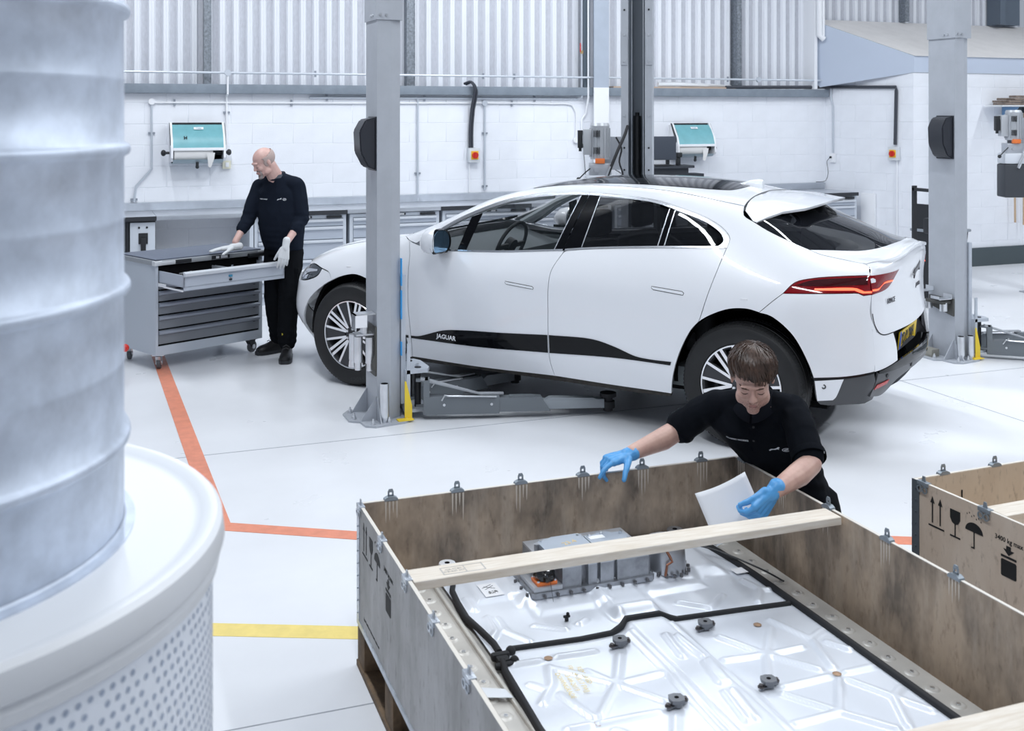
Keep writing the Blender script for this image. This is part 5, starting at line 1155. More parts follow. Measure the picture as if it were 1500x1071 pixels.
ad = [obj('adapter_rack', g, ZINC, P3) for g in racks][0]; obj('rack_plate', M().prism([(.0, .50), (.27, .50), (.27, .42), (.0, .36)], -.02, -.004, 'yz').box(-.12, .02, .46, -.004, .20, .485), MATS['dark_olive'], ad)
for (x, y) in ((-.07, .05), (-.07, .22)): obj('pad_adapter', M().cyl((x, y, .40), (x, y, .47), .032, n=12), ZINC, ad)
obj('base_bracket', M().box(-.13, .12, .013, -.05, .28, .075, bev=.004), mat('raw_bracket', (.35, .34, .30), .5, metal=.5), P3)
# far post: open side towards the camera
fa = math.atan2(-.83, -.55)
P2 = thing('lift_post', 'tall grey lift post behind the car roof with black hydraulic cylinder', 'car lift', (4.80, 8.78, 0), fa)
sec = [(.0, -.14), (.0, -.075), (-.02, -.075), (-.02, -.128), (-.22, -.128), (-.22, .128), (-.02, .128), (-.02, .075), (0, .075), (0, .14), (-.235, .14), (-.235, -.14)]
obj('column', M().prism(sec, 0, 4.4), POSTCOL, P2, smooth=0)
obj('inner_rail', M().box(-.22, -.127, .0, -.21, .127, 4.4).box(-.20, -.12, 0, -.03, -.11, 4.4).box(-.20, .11, 0, -.03, .12, 4.4), mat('rail_dark_grey', (.22, .25, .29), .4), P2, smooth=0)
obj('guide_strip', M().box(-.15, -.06, .5, -.14, -.052, 4.4).box(-.15, .045, .5, -.14, .053, 4.4), ZINC, P2, smooth=0)
obj('hydraulic_cylinder', M().cyl((-.13, -.005, .3), (-.13, -.005, 1.99), .036, n=20).cyl((-.13, -.005, 1.99), (-.13, -.005, 2.02), .02, n=12), mat('cylinder_black', (.01, .011, .013), .3), P2)
for y in (-.115, .115): obj('splice_plate', M().box(0, y-.03, 2.45, .008, y+.03, 2.75), POSTCOL, P2, smooth=0)
for y in (-.11, .11):
    for z in (2.48, 2.72, 1.99, 1.7, 1.5, 2.95): obj('bolt', M().cyl((.001, y, z), (.014 if z in (2.48, 2.72) else .006, y, z), .009, n=8), ZINC if z in (2.48, 2.72, 1.99) else BLACK, P2)
obj('base_plate', M().box(-.35, -.25, 0, .12, .25, .013), POSTCOL, P2)
def power_unit(loc, rzv, label, tank):
    t = thing('power_unit', label, 'pump', loc, rzv)
    g = M(); g.cyl((0, 0, .0), (0, 0, .30), .085, n=24).cyl((0, 0, .30), (0, 0, .325), .088, r2=.075, n=24)
    for k in range(16): 
        a = 2*PI*k/16; g.box(.080, -.004, .02, .094, .004, .28, rot=rz(a))
    obj('motor', g, mat('motor_grey', (.52, .54, .57), .4, metal=.4), t, smooth=30)
    obj('terminal_box', M().box(-.15, -.05, .04, -.07, .05, .27, bev=.006).box(-.155, -.03, .22, -.15, .03, .25), MATS['motor_grey'], t)
    sl = M()
    for z in (.05, .20):
        for k in range(4): sl.box(-.06+k*.016, -.098, z, -.052+k*.016, -.090, z+.06)
    obj('cooling_slot', sl, BLACK, t)
    obj('switch_box', M().box(-.20, -.03, .10, -.155, .03, .26, bev=.004).box(-.19, -.01, .07, -.165, .01, .10), BLACK, t)
    obj('orange_cap', M().box(-.045, -.10, -.035, .04, -.05, .01, bev=.006), MATS['orange_plastic'], t)
    obj('valve_block', M().box(-.10, -.08, -.14, .10, .08, -.035, bev=.008).cyl((-.03, -.08, -.09), (-.03, -.095, -.09), .025, n=14), MATS['cast_bright'], t)
    tk = obj('oil_tank', M().box(-.14, -.11, -.33 if not tank else -.26, .14, .11, -.14, bev=.03), mat('translucent_tank', (.66, .69, .74), .35), t)
    if tank: obj('lower_tank', M().box(-.14, -.115, -.62, .14, .11, -.26, bev=.02), mat('charcoal_tank', (.05, .055, .065), .5), t)
    obj('release_lever', M().tube([(-.09, -.08, -.08), (-.14, -.10, -.12), (-.19, -.11, -.17)], .006, n=6).ball((-.195, -.112, -.175), .02, n=10), BLACK, t)
    obj('hose', M().tube(catmull([(.0, -.12, -.30), (.04, -.13, -.2), (.14, -.12, .05), (.22, -.05, .22), (.25, 0, .30)], .03), .014, n=8), RUBBER, t)
    obj('hose', M().tube(catmull([(.14, -.05, .2), (.19, -.06, .1), (.17, -.06, -.02), (.20, -.06, -.12), (.2, -.05, -.25)], .03), .008, n=6), RUBBER, t)
    obj('hose_sleeve', M().tube([(.0, -.12, -.30), (.03, -.13, -.22), (.09, -.127, -.06)], .017, n=8), ZINC, t)
    obj('mounting_plate', M().box(-.03, .08, -.1, .22, .10, .2), POSTCOL, t)
    return t
power_unit((4.47, 8.86, 1.60), -.42, 'hydraulic motor and pale oil tank beside the post behind the car', False)
power_unit((9.56, 9.0, 1.72), -.42, 'hydraulic motor with charcoal tank cut by the right edge of the photo', True)
P4 = thing('lift_post', 'lift post just outside the right edge of the photo carrying the pump', 'car lift', (10.06, 8.90, 0), 0)
obj('pump_bracket', M().box(-.44, .16, 1.62, 0, .18, 1.66).box(-.44, .16, 1.92, 0, .18, 1.96), POSTCOL, P4)
obj('column', M().prism([(0, 0), (.02, 0), (.02, .26), (.2, .26), (.2, .28), (0, .28)], 0, 4.2), POSTCOL, P4); obj('base_plate', M().box(-.1, -.1, 0, .3, .4, .012), POSTCOL, P4)
# ---------------------------------------------------------------- workbench run
def drawer_unit(x0, x1, label, black_top=False, handles=(.905, .825, .68, .47, .28), group='drawer cabinets under the wall bench'):
    t = thing('drawer_cabinet', label, 'cabinet', (x0, 11.60, 0), 0, group); w = x1-x0
    obj('body', M().box(0, .012, .09, w, .60, .925).box(.02, .03, 0, w-.02, .58, .09), CABGREY, t, smooth=0)
    obj('frame', M().box(0, 0, .09, .035, .012, .925).box(w-.035, 0, .09, w, .012, .925).box(.035, 0, .89 if not black_top else .895, w-.035, .012, .925).box(.035, 0, .09, w-.035, .012, .12), CABGREY, t, smooth=0)
    hs = [.885]+[h-.09 for h in (.905, .77, .56, .37)]; tops = [.885, .805, .665, .46, .27, .125]
    for a, b in zip(tops, tops[1:]):
        d = obj('drawer', M().box(.038, -.004, b+.006, w-.038, .010, a-.004), mat('drawer_front', (.42, .46, .53), .38), t, smooth=0)
        obj('handle', M().loft([[(x, -.004, a-.036), (x, -.024, a-.030), (x, -.026, a-.012), (x, -.012, a-.004), (x, -.004, a-.004)] for x in (.038, w-.038)]), mat('bright_handle', (.68, .71, .76), .3, metal=.3), d, smooth=0)
    obj('label_holder', M().box(w*.5, -.003, .897, w*.62, 0, .918), BLACK, t, smooth=0); obj('label_card', M().box(w*.55, -.004, .90, w*.60, -.003, .915), SOFTWHITE, t, smooth=0)
    obj('lock_bar', M().box(w*.78, -.02, .893, w-.05, 0, .918, bev=.004), BLACK, t)
    return t
BT = mat('black_bench_edge', (.03, .033, .04), .5)
drawer_unit(1.84, 2.81, 'grey drawer cabinet under the bench behind the standing man', True)
drawer_unit(2.85, 3.86, 'grey drawer cabinet under the bench left and right of the near lift post')
drawer_unit(3.90, 4.95, 'grey drawer cabinet under the bench just above the car bonnet', True)
for k, w_ in enumerate(('left', 'middle', 'right')): drawer_unit(5.0+1.05*k, 6.0+1.05*k, 'grey drawer cabinet behind the car cabin, %s one of three seen through its windows' % w_)
drawer_unit(8.62, 9.60, 'grey drawer cabinet at the right end of the bench above the car tail', True)
t = thing('tool_locker', 'grey locker with a black pull latch at the left end of the bench', 'locker', (-.10, 11.60, 0))
obj('body', M().box(0, .02, 0, .96, .60, .93).box(.0, .0, .0, .10, .02, .93).box(.68, 0, 0, .70, .02, .93), BLACK, t, smooth=0)
obj('door', M().box(.715, -.004, .02, .955, .02, .915, bev=.003), CABGREY, t)
obj('latch_plate', M().box(.795, -.012, .70, .885, -.002, .81, bev=.003), BLACK, t); obj('latch', M().box(.815, -.03, .50, .865, -.012, .76, bev=.006), BLACK, t)
for x in (.80, .875): obj('rivet', M().cyl((x, -.004, .865), (x, -.009, .865), .011, n=10), BLACK, t)
tw = thing('worktop', 'stainless steel worktop along the back wall with an upstand', 'worktop', (0, 0, 0))
for k, (x0, x1, blk) in enumerate(((-.10, .862, True), (.866, 1.835, False), (1.839, 2.815, True), (2.819, 3.87, False), (3.874, 4.96, True), (4.964, 8.60, False), (8.604, 9.60, True))):
    o = obj('worktop_section', M().box(x0, 11.565, .935, x1, 12.245, .978, bev=.002), WORKTOP, tw)
    if blk: obj('front_edge', M().box(x0, 11.560, .932, x1, 11.566, .976), BT, o, smooth=0)
obj('upstand', M().prism([(12.25, .978), (12.235, 1.06), (12.25, 1.068), (12.262, 1.068), (12.262, .978)], -.10, 9.60, 'yz'), WORKTOP, tw, smooth=0)
# wall behind the open bay is unpainted block: grey panel
st = thing('bench_leg', 'grey frame leg of the open bench bay behind the standing man', 'bench leg', (1.79, 11.60, 0)); obj('upright', M().box(0, 0, 0, .04, .6, .93), CABGREY, st)
# ---------------------------------------------------------------- conduits, boxes, switches
CLIPM = mat('clip_grey', (.30, .33, .38), .5, metal=.4)
def conduit(name, label, pts, r=.012, m=None, clips=(), grp='steel conduits on the back wall'):
    o = obj(name, M().tube(pts, r, n=8), m or CONDUIT); tag(o, label, 'conduit', grp)
    for c in clips: obj('saddle', M().box(c[0]-.028, c[1]-.004, c[2]-.028, c[0]+.028, c[1]+.014, c[2]+.028) if False else (M().box(c[0]-.035, c[1]-.003, c[2]-.010, c[0]+.035, c[1]+.012, c[2]+.010) if len(c) > 3 else M().box(c[0]-.010, c[1]-.003, c[2]-.035, c[0]+.010, c[1]+.012, c[2]+.035)), CLIPM, o)
    return o
y = WY-.018
conduit('wall_conduit', 'long conduit above the ledge across the corrugated cladding', [(.3, WY-.10, 2.448), (9.66, WY-.10, 2.448)], .0125, clips=[(x, WY-.10, 2.448) for x in (2.6, 4.6, 5.0, 8.0)])
conduit('wall_conduit', 'conduit just under the ledge, left of the steel column', [(2.55, y, 2.185), (5.88, y, 2.185)], .014, clips=[(x, y, 2.185) for x in (2.75, 3.9, 5.3)])
conduit('wall_conduit', 'thin conduit from the round box rightwards under the ledge', catmull([(.90, y, 2.125), (3.0, y, 2.125), (5.55, y, 2.125), (5.80, y, 2.11), (5.85, y, 2.02), (5.85, y, 1.70)], .1), .010, SOFTWHITE, clips=[(x, y, 2.125) for x in (1.1, 2.35, 3.5, 5.0)])
conduit('wall_conduit', 'bent conduit dropping from the round box at the far left to the bench', [(.867, y, 2.10), (.867, y, 1.42), (.71, y, 1.24), (.69, y, 1.07)], .012, clips=[(.867, y, 1.80, 1), (.69, y, 1.10, 1)])
conduit('wall_conduit', 'white conduit dropping past the ledge to the light switch', [(1.645, WY-.10, 2.44), (1.645, WY-.10, 2.22), (1.645, y, 2.19), (1.645, y, 1.53)], .012, SOFTWHITE, clips=[(1.645, y, 2.02, 1)])
conduit('wall_conduit', 'conduit dropping to the bench right of the near lift post', [(3.815, y, 2.18), (3.815, y, .99)], .012, clips=[(3.815, y, 1.31, 1)])
conduit('wall_conduit', 'conduit dropping to the bench right of the isolator switch', [(4.65, y, 2.10), (4.65, y, 1.09)], .012, clips=[(4.65, y, 1.77, 1), (4.65, y, 1.14, 1)])
conduit('wall_conduit', 'thin white conduit below the isolator switch', [(4.455, y, 1.42), (4.455, y, 1.07)], .008, SOFTWHITE)
conduit('wall_conduit', 'white conduit left of the steel column running to the power outlet', [(5.985, WY-.09, 3.6), (5.985, WY-.09, 2.2), (5.985, y, 2.0), (5.93, y, 1.93), (5.93, y, 1.74)], .012, SOFTWHITE)
conduit('gas_pipe', 'pipe with a red valve lever beside the steel column', [(5.905, WY-.07, 5.0), (5.905, WY-.07, 2.20), (5.86, y, 2.185)], .012)
v = M().box(-.012, -.02, -.02, .012, .02, .02); vv = obj('valve', v, mat('brass', (.55, .4, .2), .35, metal=.8), [o for o in bpy.data.objects if o.name == 'gas_pipe'][0], loc=(5.905, WY-.07, 2.76)); obj('lever', M().box(-.035, -.03, .0, -.025, -.02, .11), RED, vv)
def junction(label, p, m=CONDUIT): o = obj('junction_box', M().cyl((p[0], p[1]+.012, p[2]), (p[0], p[1]-.02, p[2]), .034, n=20), m); tag(o, label, 'junction box', 'round conduit boxes'); return o
junction('white round conduit box at the far left under the ledge', (.867, y, 2.135), SOFTWHITE)
junction('grey round conduit box on the conduit above the ledge, left', (1.645, WY-.10, 2.448))
junction('grey round conduit box under the ledge right of the isolator cable', (4.645, y, 2.13))
junction('grey round conduit box above the ledge near the paper roll', (8.47, WY-.10, 2.448))
junction('white round conduit box beside the power outlet', (5.85, y, 1.675), SOFTWHITE)
o = obj('light_switch', M().box(1.60, WY-.035, 1.405, 1.69, WY-.002, 1.495, bev=.004), mat('cream_plastic', (.78, .76, .62), .4)); tag(o, 'cream light switch below the white conduit, left of the man', 'switch'); obj('rocker', M().box(1.63, WY-.042, 1.425, 1.665, WY-.034, 1.475, bev=.002), SOFTWHITE, o)
def isolator(label, loc, rzv, flip=1):
    t = thing('isolator_switch', label, 'switch', loc, rzv, 'red and yellow isolator switches')
    obj('box', M().box(-.07, -.075, -.085, .07, 0, .085, bev=.005), mat('light_grey_box', (.66, .69, .72), .4), t)
    obj('yellow_plate', M().box(-.045, -.083, -.05, .045, -.075, .05, bev=.002), mat('deep_yellow', (.85, .50, .03), .4), t)
    obj('knob', M().cyl((.0, -.083, 0), (.0, -.105, 0), .038, n=20).box(-.008, -.118, -.034, .008, -.104, .034), RED, t); return t
isolator('red and yellow isolator switch on the back wall below the thick cable', (4.50, WY-.003, 1.512), 0)
o = obj('armoured_cable', M().tube(catmull([(4.40, WY+.0, 2.36), (4.44, WY-.13, 2.375), (4.475, WY-.14, 2.30), (4.47, WY-.05, 2.05), (4.455, WY-.035, 1.8), (4.455, WY-.035, 1.60)], .04), .016, n=8).tube(catmull([(4.42, WY+.0, 2.35), (4.46, WY-.12, 2.37), (4.505, WY-.13, 2.28), (4.50, WY-.05, 2.05), (4.485, WY-.035, 1.8), (4.485, WY-.035, 1.60)], .04), .013, n=8), mat('dark_cable', (.05, .055, .07), .5)); tag(o, 'thick dark cable looping over the ledge down to the isolator', 'cable')
o = obj('power_outlet', M().box(5.89, WY-.05, 1.63, 6.01, WY-.002, 1.73, bev=.004), CONDUIT); tag(o, 'grey double socket on the wall left of the steel column', 'socket'); obj('plug', M().cyl((6.035, WY-.03, 1.70), (6.035, WY-.075, 1.70), .035, n=14), BLACK, o)
o = obj('power_cable', M().tube(catmull([(6.035, WY-.08, 1.66), (6.03, 12.0, 1.50), (5.6, 10.5, 1.33), (4.60, 8.80, 1.42)], .06), .006, n=6), BLACK); tag(o, 'black cable from the plug to the hydraulic motor', 'cable')
o = obj('power_cable', M().tube(catmull([(5.93, WY-.05, 1.63), (5.96, WY-.04, 1.4), (5.99, WY-.03, 1.08)], .06), .004, n=6), BLACK); tag(o, 'thin grey cable hanging from the socket to the bench', 'cable')
# towel dispensers
def dispenser(label, loc):
    t = thing('paper_roll_dispenser', label, 'paper dispenser', loc, 0)
    for s in (0, .54):
        obj('side_cheek', M().prism([(-.02, .20), (-.05, .42), (-.085, .425), (-.10, .40), (-.21, .24), (-.24, .14), (-.24, .05), (-.20, .01), (-.02, .0)], s, s+.022, 'yz'), SOFTWHITE, t, smooth=30)
        sx = s-.006 if s == 0 else s+.022
        obj('black_inlay', M().prism([(-.06, .415), (-.085, .418), (-.20, .24), (-.205, .18), (-.185, .19)], sx, sx+.006, 'yz'), BLACK, t, smooth=0)
        kx = -.055 if s == 0 else .575
        obj('knob', M().cyl((kx-.02 if s == 0 else kx-.012, -.12, .10), (kx+.05 if s == 0 else kx+.02, -.12, .10), .014, n=12).ball((kx-.012 if s == 0 else kx+.035, -.12, .10), .034, sx=.8, n=14), BLACK, t)
    hood = M(); prof = [(-.06, .405), (-.105, .385), (-.15, .34), (-.20, .26), (-.232, .17), (-.236, .155)]
    hood.loft([[(x,)+p for p in prof] for x in (.022, .54)], close=False); obj('hood', hood, TEAL, t, smooth=60, label='teal translucent hood')
    obj('tear_bar', M().box(.022, -.245, .125, .54, -.23, .155, bev=.004), SOFTWHITE, t)
    obj('top_bar', M().box(.022, -.075, .38, .54, -.05, .42), BLACK, t)
    obj('paper_roll', M().cyl((.035, -.12, .10), (.43, -.12, .10), .105, n=28), mat('paper_roll', (.78, .77, .76), .8), t)
    obj('roll_core', M().cyl((.43, -.12, .10), (.54, -.12, .10), .03, n=14), BLACK, t)
    obj('lower_tray', M().loft([[(x, -.22, .03), (x, -.19, -.0), (x, -.05, -.02), (x, -.02, .0), (x, -.02, .12)] for x in (.022, .54)], close=False), mat('smoked_teal', (.36, .45, .50), .3), t, smooth=50)
    obj('back_plate', M().box(.0, -.02, 0, .56, 0, .40), SOFTWHITE, t)
    lbp = obj('maker_label', M().prism([(.24, .348), (.34, .348), (.34, .372), (.24, .372)], -.142, -.140, 'xz', fn=lambda x, yy, z: (x, -.150-(.36-z)*.9+.008 if False else -.135-(.372-z)*.9, z)), SOFTWHITE, t, smooth=0)
    link('maker_lettering', text_mesh('TORK', .022, .0003), mat('teal_text', (.1, .35, .45), .5), lbp, (.29, -.1505, .359), (PI/2-.7, 0, 0))
    obj('latch', M().cyl((.27, -.21, -.0), (.27, -.20, -.05), .016, n=8).ball((.27, -.2, -.05), .02, n=8), BLACK, t)
    obj('torn_paper', M().loft([[(.36, -.23, .10), (.45, -.235, .10)], [(.375, -.225, .03), (.44, -.228, .03)], [(.385, -.20, -.05), (.41, -.215, -.06)]], close=False, cap=False), MATS['paper_roll'], t, smooth=60)
    return t
dispenser('blue paper-roll dispenser on the wall left of the standing man', (1.045, WY-.003, 1.49))
o = link('sticker_letter', text_mesh('H', .05, .0003, .002), INK, [q for q in bpy.data.objects if q.name == 'paper_roll_dispenser'][0], (.15, -.2085, .26), (PI/2-.45, 0, 0))
dispenser('blue paper-roll dispenser on the wall right of the far lift post', (7.17, WY-.003, 1.46))
# monitor and dark stand behind the far post
t = thing('monitor', 'black computer monitor peeking out beside the far lift post', 'monitor', (6.86, 11.75, .98), -.15)
obj('screen', M().box(-.34, -.02, .455, .10, .02, .745, bev=.006), mat('monitor_black', (.05, .06, .08), .4), t); obj('stand', M().box(-.02, .0, .40, .02, .03, .55).box(-.20, -.1, .387, .05, .12, .40), BLACK, t)
t2_ = thing('terminal_stand', 'dark equipment stand under the monitor on the bench', 'stand', (6.72, 11.70, .978))
obj('top_shelf', M().prism([(-.3, -.06), (.45, -.06), (.52, .06), (.52, .3), (-.3, .3)], .36, .385), mat('charcoal_panel', (.035, .04, .05), .5), t2_); obj('cabinet_box', M().box(-.3, .0, 0, .40, .28, .36).box(.40, .06, 0, .66, .28, .28), MATS['charcoal_panel'], t2_)
o = obj('barcode_scanner', M().box(-.02, -.03, .0, .02, .03, .10, bev=.008).box(-.035, -.05, .10, .035, .05, .16, bev=.015), BLACK, loc=(7.02, 11.78, 1.364)); tag(o, 'small black scanner standing beside the monitor', 'scanner')
# rolled plans on the ledge
o = obj('timber_board', M().box(6.35, WY-.06, 2.3255, 8.15, WY+.06, 2.345), mat('chipboard', (.55, .42, .33), .7)); tag(o, 'long chipboard strip lying on the ledge', 'board')
for k, (x0, x1, yy, zz, r) in enumerate(((7.0, 7.75, WY-.03, 2.375, .028), (7.35, 8.15, WY+.03, 2.37, .024))):
    g = M(); g.tube([(x0, yy, zz), (x0+.3, yy-.01, zz+.004), (x1, yy+.02, zz-.01)], [r, r*1.05, r*.6], n=14); o = obj('rolled_paper', g, mat('white_paper', (.85, .86, .88), .7)); tag(o, ('rolled white plan on the ledge, the left and thicker one', 'rolled white plan on the ledge, the right and thinner one')[k], 'paper roll', 'rolled plans on the ledge')
# right wall fittings (left face of the box room)
LN = Vector((-dirL.y, dirL.x)); LN = LN if LN.x < 0 else -LN
def onL(d, z, out=0): p = A0+dirL*d+LN*out; return (p.x, p.y, z)
conduit('wall_conduit', 'conduit down the side wall to a socket, right of the bench', [onL(.02, 2.45, .03), onL(.10, 2.45, .03), onL(.10, 2.2, .03), onL(.125, 2.1, .02), onL(.125, 1.47, .02)], .013)
junction('grey round conduit box at the corner above the side wall', onL(.09, 2.455, .03))
o = obj('wall_socket', M().box(-.04, -.035, -.06, .04, 0, .06, bev=.004), SOFTWHITE, loc=onL(.125, 1.40, .003), rot=(0, 0, angL)); tag(o, 'small white socket at the end of the side wall conduit', 'socket'); obj('plug', M().cyl((-.02, -.035, .01), (-.02, -.055, .01), .014, n=10), BLACK, o)
o = obj('power_cable', M().tube(catmull([onL(.10, 1.41, .05), onL(.06, 1.36, .06), onL(.07, 1.2, .05), onL(.04, 1.09, .06), onL(-.02, 1.075, .2)], .04), .004, n=6), BLACK); tag(o, 'thin black flex looping from the side wall socket to the bench', 'cable')
o = obj('cable_tray', M().tube([(8.0, WY-.05, 2.345), (9.50, WY-.05, 2.36), onL(.10, 2.36, .03), onL(1.05, 2.345, .03), onL(1.055, 2.30, .03), onL(1.04, 1.60, .03)], .022, n=8), MATS['dark_cable']); tag(o, 'dark cable bundle along the side wall down to the isolator', 'cable')
isolator('red and yellow isolator switch on the side wall of the box room', onL(1.03, 1.485, .003), angL)
conduit('wall_conduit', 'white conduit running down below the side wall isolator', [onL(1.06, 1.40, .02), onL(1.06, .26, .02)], .010, SOFTWHITE, clips=())
o = obj('rain_pipe', M().tube([(9.40, WY-.16, 5.2), (9.40, WY-.16, 3.05), (9.46, WY-.18, 3.0)], .04, n=14).tube([(9.46, WY-.17, 5.2), (9.46, WY-.17, 3.0)], .02, n=10), SOFTWHITE); tag(o, 'white vertical pipe at the end of the cladding', 'pipe')
o = obj('wall_trunking', M().box(-.10, -.05, -.5, .10, 0, .45, bev=.006), SOFTWHITE, loc=onL(.66, .50, .003), rot=(0, 0, angL)); tag(o, 'white box trunking on the side wall right of the last cabinet', 'trunking')
# things on the front face of the box room
sh = obj('wall_shelf', M().box(11.20, 10.72, 2.095, 12.6, 11.03, 2.112), mat('shelf_white', (.75, .76, .78), .6)); tag(sh, 'wall shelf with old timber offcuts at the right edge', 'shelf')
obj('shelf_bracket', M().prism([(11.02, 2.09), (10.74, 2.09), (11.02, 1.83)], 11.50, 11.512, 'yz').prism([(11.02, 2.09), (10.76, 2.09), (11.02, 1.85)], 12.2, 12.21, 'yz'), mat('blue_steel', (.16, .30, .50), .45), sh, smooth=0)
OLDW = mat('old_grey_timber', (.34, .27, .22), .85, col2=(.14, .11, .10), noise_scale=10, stretch=(1, 6, 6), bump=.5)
random.seed(11)
for k in range(7):
    zz = 2.114+.032*(k//2) if k < 6 else 2.21; g = M(); x0 = 11.2+random.uniform(0, .12)+.08*(k//2); y0 = 10.74+.13*(k % 2)
    g.box(x0, y0, zz, x0+random.uniform(.7, 1.0), y0+.12, zz+.028, bev=.004)
    for v_ in g.b.verts: v_.co += Vector((0, noise.noise(v_.co*9)*.012, 0))
    o = obj('timber_offcut', g, OLDW); tag(o, 'old timber offcut on the wall shelf, '+('bottom layer front', 'bottom layer back', 'second layer front', 'second layer back', 'third layer front', 'third layer back', 'topmost of the pile')[k], 'timber', 'timber offcuts on the wall shelf')
WOODH = mat('broom_handle_wood', (.50, .36, .24), .6)
for k, (x, z0, z1, tilt) in enumerate(((11.67, .56, 2.01, .02), (11.82, .52, 2.01, -.01), (11.97, .55, 2.01, .02))):
    o = obj('broom', M().cyl((x, 10.96, z0), (x-tilt, 10.96, z1), .013, n=10), WOODH); obj('broom_head', M().box(x-tilt-.03, 10.90, z1, x-tilt+.08, 11.0, z1+.08, bev=.005), mat('broom_dark', (.05, .07, .09), .8), o)
    tag(o, ('leftmost', 'middle', 'rightmost')[k]+' wooden-handled broom hanging head up below the wall shelf', 'broom', 'brooms below the wall shelf')
t = thing('refuse_bin', 'black plastic bin standing behind the right lift post', 'bin', (8.86, 9.35, 0), .2)
obj('bin_body', M().loft([[(-.16, -.16, 0), (.16, -.16, 0), (.16, .16, 0), (-.16, .16, 0)], [(-.20, -.2, .72), (.22, -.2, .72), (.22, .2, .72), (-.20, .2, .72)]]), BLACK, t, smooth=0)
obj('lid_rim', M().box(-.22, -.22, .72, .25, .22, .75, bev=.01), mat('grey_rim', (.3, .33, .37), .5), t); obj('backboard', M().box(-.20, -.04, .0, -.17, .20, 1.02), BLACK, t)
o = obj('hose_reel_arm', M().tube([onL(1.1, 1.2, .3), onL(1.1, 1.4, .35), onL(1.1, 1.45, .1)], .012, n=8), BLACK) if False else None
t = thing('trolley_handle', 'black equipment frame half hidden behind the right lift post', 'trolley', (7.75, 8.25, 0), 0)
obj('frame', M().box(-.02, 0, 0, .02, .03, 1.52).box(-.02, .25, 0, .02, .28, 1.3).box(-.02, 0, 1.25, .02, .28, 1.28).box(-.05, .0, .85, .03, .10, 1.0, bev=.02), BLACK, t)
# ---------------------------------------------------------------- mobile tool cabinet
TC = thing('tool_cabinet', 'grey mobile tool cabinet with its top drawer pulled open', 'tool cabinet', (.665, 8.985, 0), math.radians(24))
CW, CD = .97, .60
TC.scale = (1, 1, 1.035)
obj('body', M().box(0, .015, .115, CW, CD, .80, bev=.003), mat('cabinet_side', (.50, .545, .61), .38), TC)
obj('front_frame', M().box(0, 0, .115, .022, .015, .80).box(CW-.03, 0, .115, CW, .015, .80).box(.022, 0, .115, CW-.03, .015, .185), MATS['cabinet_side'], TC, smooth=0)
obj('drawer_opening', M().box(.022, .012, .185, CW-.03, .0155, .80), MATTB, TC, smooth=0)
obj('top_frame', M().box(-.01, -.012, .795, CW+.01, CD+.01, .832, bev=.006), POSTDARK, TC)
obj('top_mat', M().box(.004, .012, .832, CW-.004, CD-.004, .842, bev=.003), mat('blue_grey_rubber_mat', (.13, .15, .20), .55, bump=.2, bump_scale=200), TC)
obj('corner_bumper', M().box(-.018, -.02, .795, .05, .03, .832, bev=.008).box(.04, -.022, .797, .16, -.012, .826, bev=.004), mat('silver_corner', (.68, .70, .73), .35, metal=.3), TC); obj('grip', M().box(.16, -.022, .800, .30, -.012, .828, bev=.003), BLACK, TC)
obj('corner_bumper', M().box(CW-.05, -.02, .795, CW+.02, .03, .832, bev=.008), MATS['silver_corner'], TC); obj('push_handle', M().cyl((CW-.15, -.03, .80), (CW+.01, -.03, .805), .019, n=14), BLACK, TC)
obj('label_holder', M().box(CW*.50, -.014, .80, CW*.67, -.012, .828), BLACK, TC, smooth=0); obj('label_card', M().box(CW*.54, -.015, .805, CW*.57, -.014, .823).box(CW*.585, -.015, .804, CW*.65, -.014, .825), SOFTWHITE, TC, smooth=0)
tops = [.665, .605, .515, .415, .305, .190]
for a, b in zip(tops, tops[1:]):
    d = obj('drawer', M().box(.026, -.002, b+.010, CW-.034, .013, a-.002), CABDARK, TC, smooth=0)
    obj('handle', M().loft([[(x, -.003, a-.034), (x, -.022, a-.028), (x, -.024, a-.012), (x, -.010, a-.003), (x, -.003, a-.003)] for x in (.026, CW-.034)]), mat('slate_handle', (.33, .36, .42), .35, metal=.3), d, smooth=0)
    obj('lock_hole', M().box(CW-.09, -.004, a-.045, CW-.07, -.0015, a-.041), BLACK, d, smooth=0)
EX = .38
dr = obj('open_drawer', M().box(.030, -EX, .645, CW-.038, -EX+.012, .775).box(.030, -EX, .670, .040, .30, .755).box(CW-.048, -EX, .670, CW-.038, .30, .755).box(.030, -EX, .668, CW-.038, .30, .674), mat('open_drawer_grey', (.46, .50, .57), .38), TC, smooth=0)
obj('handle', M().loft([[(x, -EX, .745), (x, -EX-.022, .752), (x, -EX-.022, .772), (x, -EX-.004, .782), (x, -EX+.014, .782), (x, -EX+.014, .775)] for x in (.028, CW-.036)]), mat('bright_handle', (.68, .71, .76), .3, metal=.3), dr, smooth=0)
obj('drawer_liner', M().box(.041, -EX+.013, .675, CW-.049, .29, .680), BLACK, dr, smooth=0)
obj('runner', M().box(.022, -.11, .640, .029, .0, .665).box(.024, -EX+.01, .636, .029, -.08, .648), SOFTWHITE, dr, smooth=0)
obj('divider', M().box(.50, -EX+.013, .68, .508, .29, .752).box(.53, -EX+.013, .68, .536, .29, .75).box(.556, -EX+.013, .68, .560, .29, .745), POSTCOL, dr, smooth=0)
random.seed(5)
aT = math.radians(24); cT, sT = math.cos(aT), math.sin(aT)
def tcw(x, y, z): return (.665+x*cT-y*sT, 8.985+x*sT+y*cT, z)
TM = [ZINC, BLACK, CHROME, mat('tool_amber', (.55, .38, .05), .5), mat('tool_blue', (.05, .25, .4), .4), MATS['dark_olive'], MATS['white_paper'] if 'white_paper' in MATS else SOFTWHITE]
